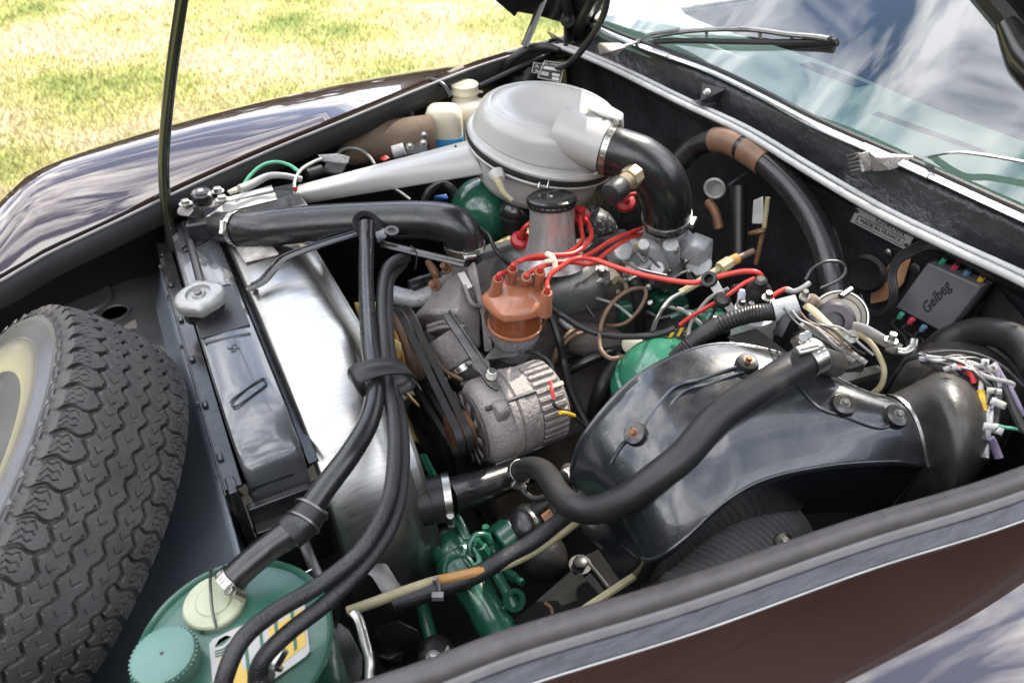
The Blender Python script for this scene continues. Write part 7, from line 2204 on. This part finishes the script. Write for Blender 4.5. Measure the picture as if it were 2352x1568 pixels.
wire('ground_wire', 'thin black wire hanging from the alternator foot', KL(1, 2, [(1280, 180, .58), (1275, 280, .55), (1268, 380, .52)]), .003, M['wire_black'])
un = thing('hose_union', 'knurled brass union beside the thick heater hose', 'pipe union', K(1, 2, 1460, 440, z=.58))
build('nut', MB().cyl(K(1, 2, 1410, 460, z=.59), K(1, 2, 1490, 400, z=.60), .014, n=8), M['rust'], un)
build('band', MB().cyl(K(1, 2, 1490, 330, z=.615), K(1, 2, 1530, 390, z=.615), .016, n=22), M['steel'], un)
build('drain_bolt', MB().bolt(K(1, 2, 1575, 135, z=.66), (-.8, -.2, .4), .012, .014), M['steel'], label='bright hex bolt on the left end of the blower housing', cat='bolt')
# a few more lines of plumbing and wiring in the depth of the bay
W3 = [
    ('thin grey hydraulic line above the green valve block', 1, 1, [(1560, 560, .63), (1680, 500, .65), (1800, 520, .66), (1900, 560, .66), (2000, 640, .65)], .003, 'wire_grey'),
    ('dark hydraulic line curving under the carburettor', 1, 1, [(2100, 600, .66), (2180, 640, .67), (2280, 620, .68), (2380, 560, .69)], .0035, 'wire_black'),
    ('pale pipe running low beside the brown twin pipes', 1, 1, [(1500, 650, .62), (1560, 700, .61), (1640, 720, .60), (1760, 700, .59)], .006, 'carb'),
    ('black wire drooping between distributor and alternator', 1, 1, [(1230, 870, .64), (1330, 880, .66), (1420, 930, .66), (1460, 1010, .65), (1450, 1075, .67)], .0032, 'wire_black'),
    ('thin dark pipe looping left of the alternator', 1, 1, [(640, 850, .64), (660, 930, .65), (730, 1010, .66), (830, 1060, .67)], .0035, 'wire_brown'),
    ('black wire lying along the bulkhead below the brown tape', 2, 0, [(330, 1270, .84), (450, 1190, .85), (600, 1140, .86), (720, 1180, .86)], .0035, 'wire_black'),
    ('green hydraulic line at the foot of the coil bracket', 2, 1, [(-60, 640, .68), (60, 600, .70), (180, 640, .71), (260, 720, .72)], .0045, 'green'),
    ('grey pipe slanting beneath the long red lead', 2, 1, [(-80, 560, .70), (20, 590, .71), (90, 640, .71), (150, 690, .70)], .004, 'wire_grey'),
]
for lab, c_, r_, pts, r, m_ in W3:
    wire('pipe', lab, KL(c_, r_, pts), r, M[m_], cat='pipe', n=9)
build('green_housing', MB().hull(KL(2, 1, [(0, 620, .66), (120, 560, .68), (300, 560, .70), (400, 680, .70), (340, 760, .69), (60, 800, .64), (200, 640, .73)])), M['green'], label='dark green hydraulic unit under the coil bracket', cat='hydraulic unit', bev=.01, seg=3)
rw = random.Random(11)
nm_ = ('first', 'second', 'third', 'fourth', 'fifth', 'sixth', 'seventh', 'eighth')
for k in range(8):
    y0 = 880 + k * 7
    pts = [(1640 + rw.uniform(-10, 10), y0, .845), (1760 + rw.uniform(-20, 20), y0 + rw.uniform(10, 40), .852), (1900 + rw.uniform(-30, 30), y0 + rw.uniform(10, 70), .858), (2040 + rw.uniform(-30, 30), y0 + rw.uniform(30, 120), .86), (2130 + rw.uniform(-40, 60), y0 + rw.uniform(120, 220), .852), (2150 + rw.uniform(-60, 90), y0 + rw.uniform(260, 360), .835)]
    wire('wire', 'thin loose wire over the rubber sleeve, %s of eight from the top' % nm_[k], KL(2, 1, pts), rw.choice((.0016, .0020, .0024)), M[('wire_black', 'wire_grey', 'wire_black', 'wire_violet')[k % 4]], 'loose wires over the sleeve', n=7, sm=7)
for k in range(5):
    x0 = 700 + k * 60
    wire('wire', 'thin dark control wire across the heater valve, %s of five from the coil' % nm_[k], KL(2, 1, [(x0, 560 + k * 20, .875), (x0 + 60, 640 + k * 12, .885), (x0 + 170, 720 + rw.uniform(-20, 20), .882), (x0 + 300, 820 + rw.uniform(-30, 30), .87), (x0 + 380, 900 + rw.uniform(-20, 30), .85)]), .0017, M[('wire_black', 'wire_grey', 'wire_brown')[k % 3]], 'control wires of the heater valve', n=7)
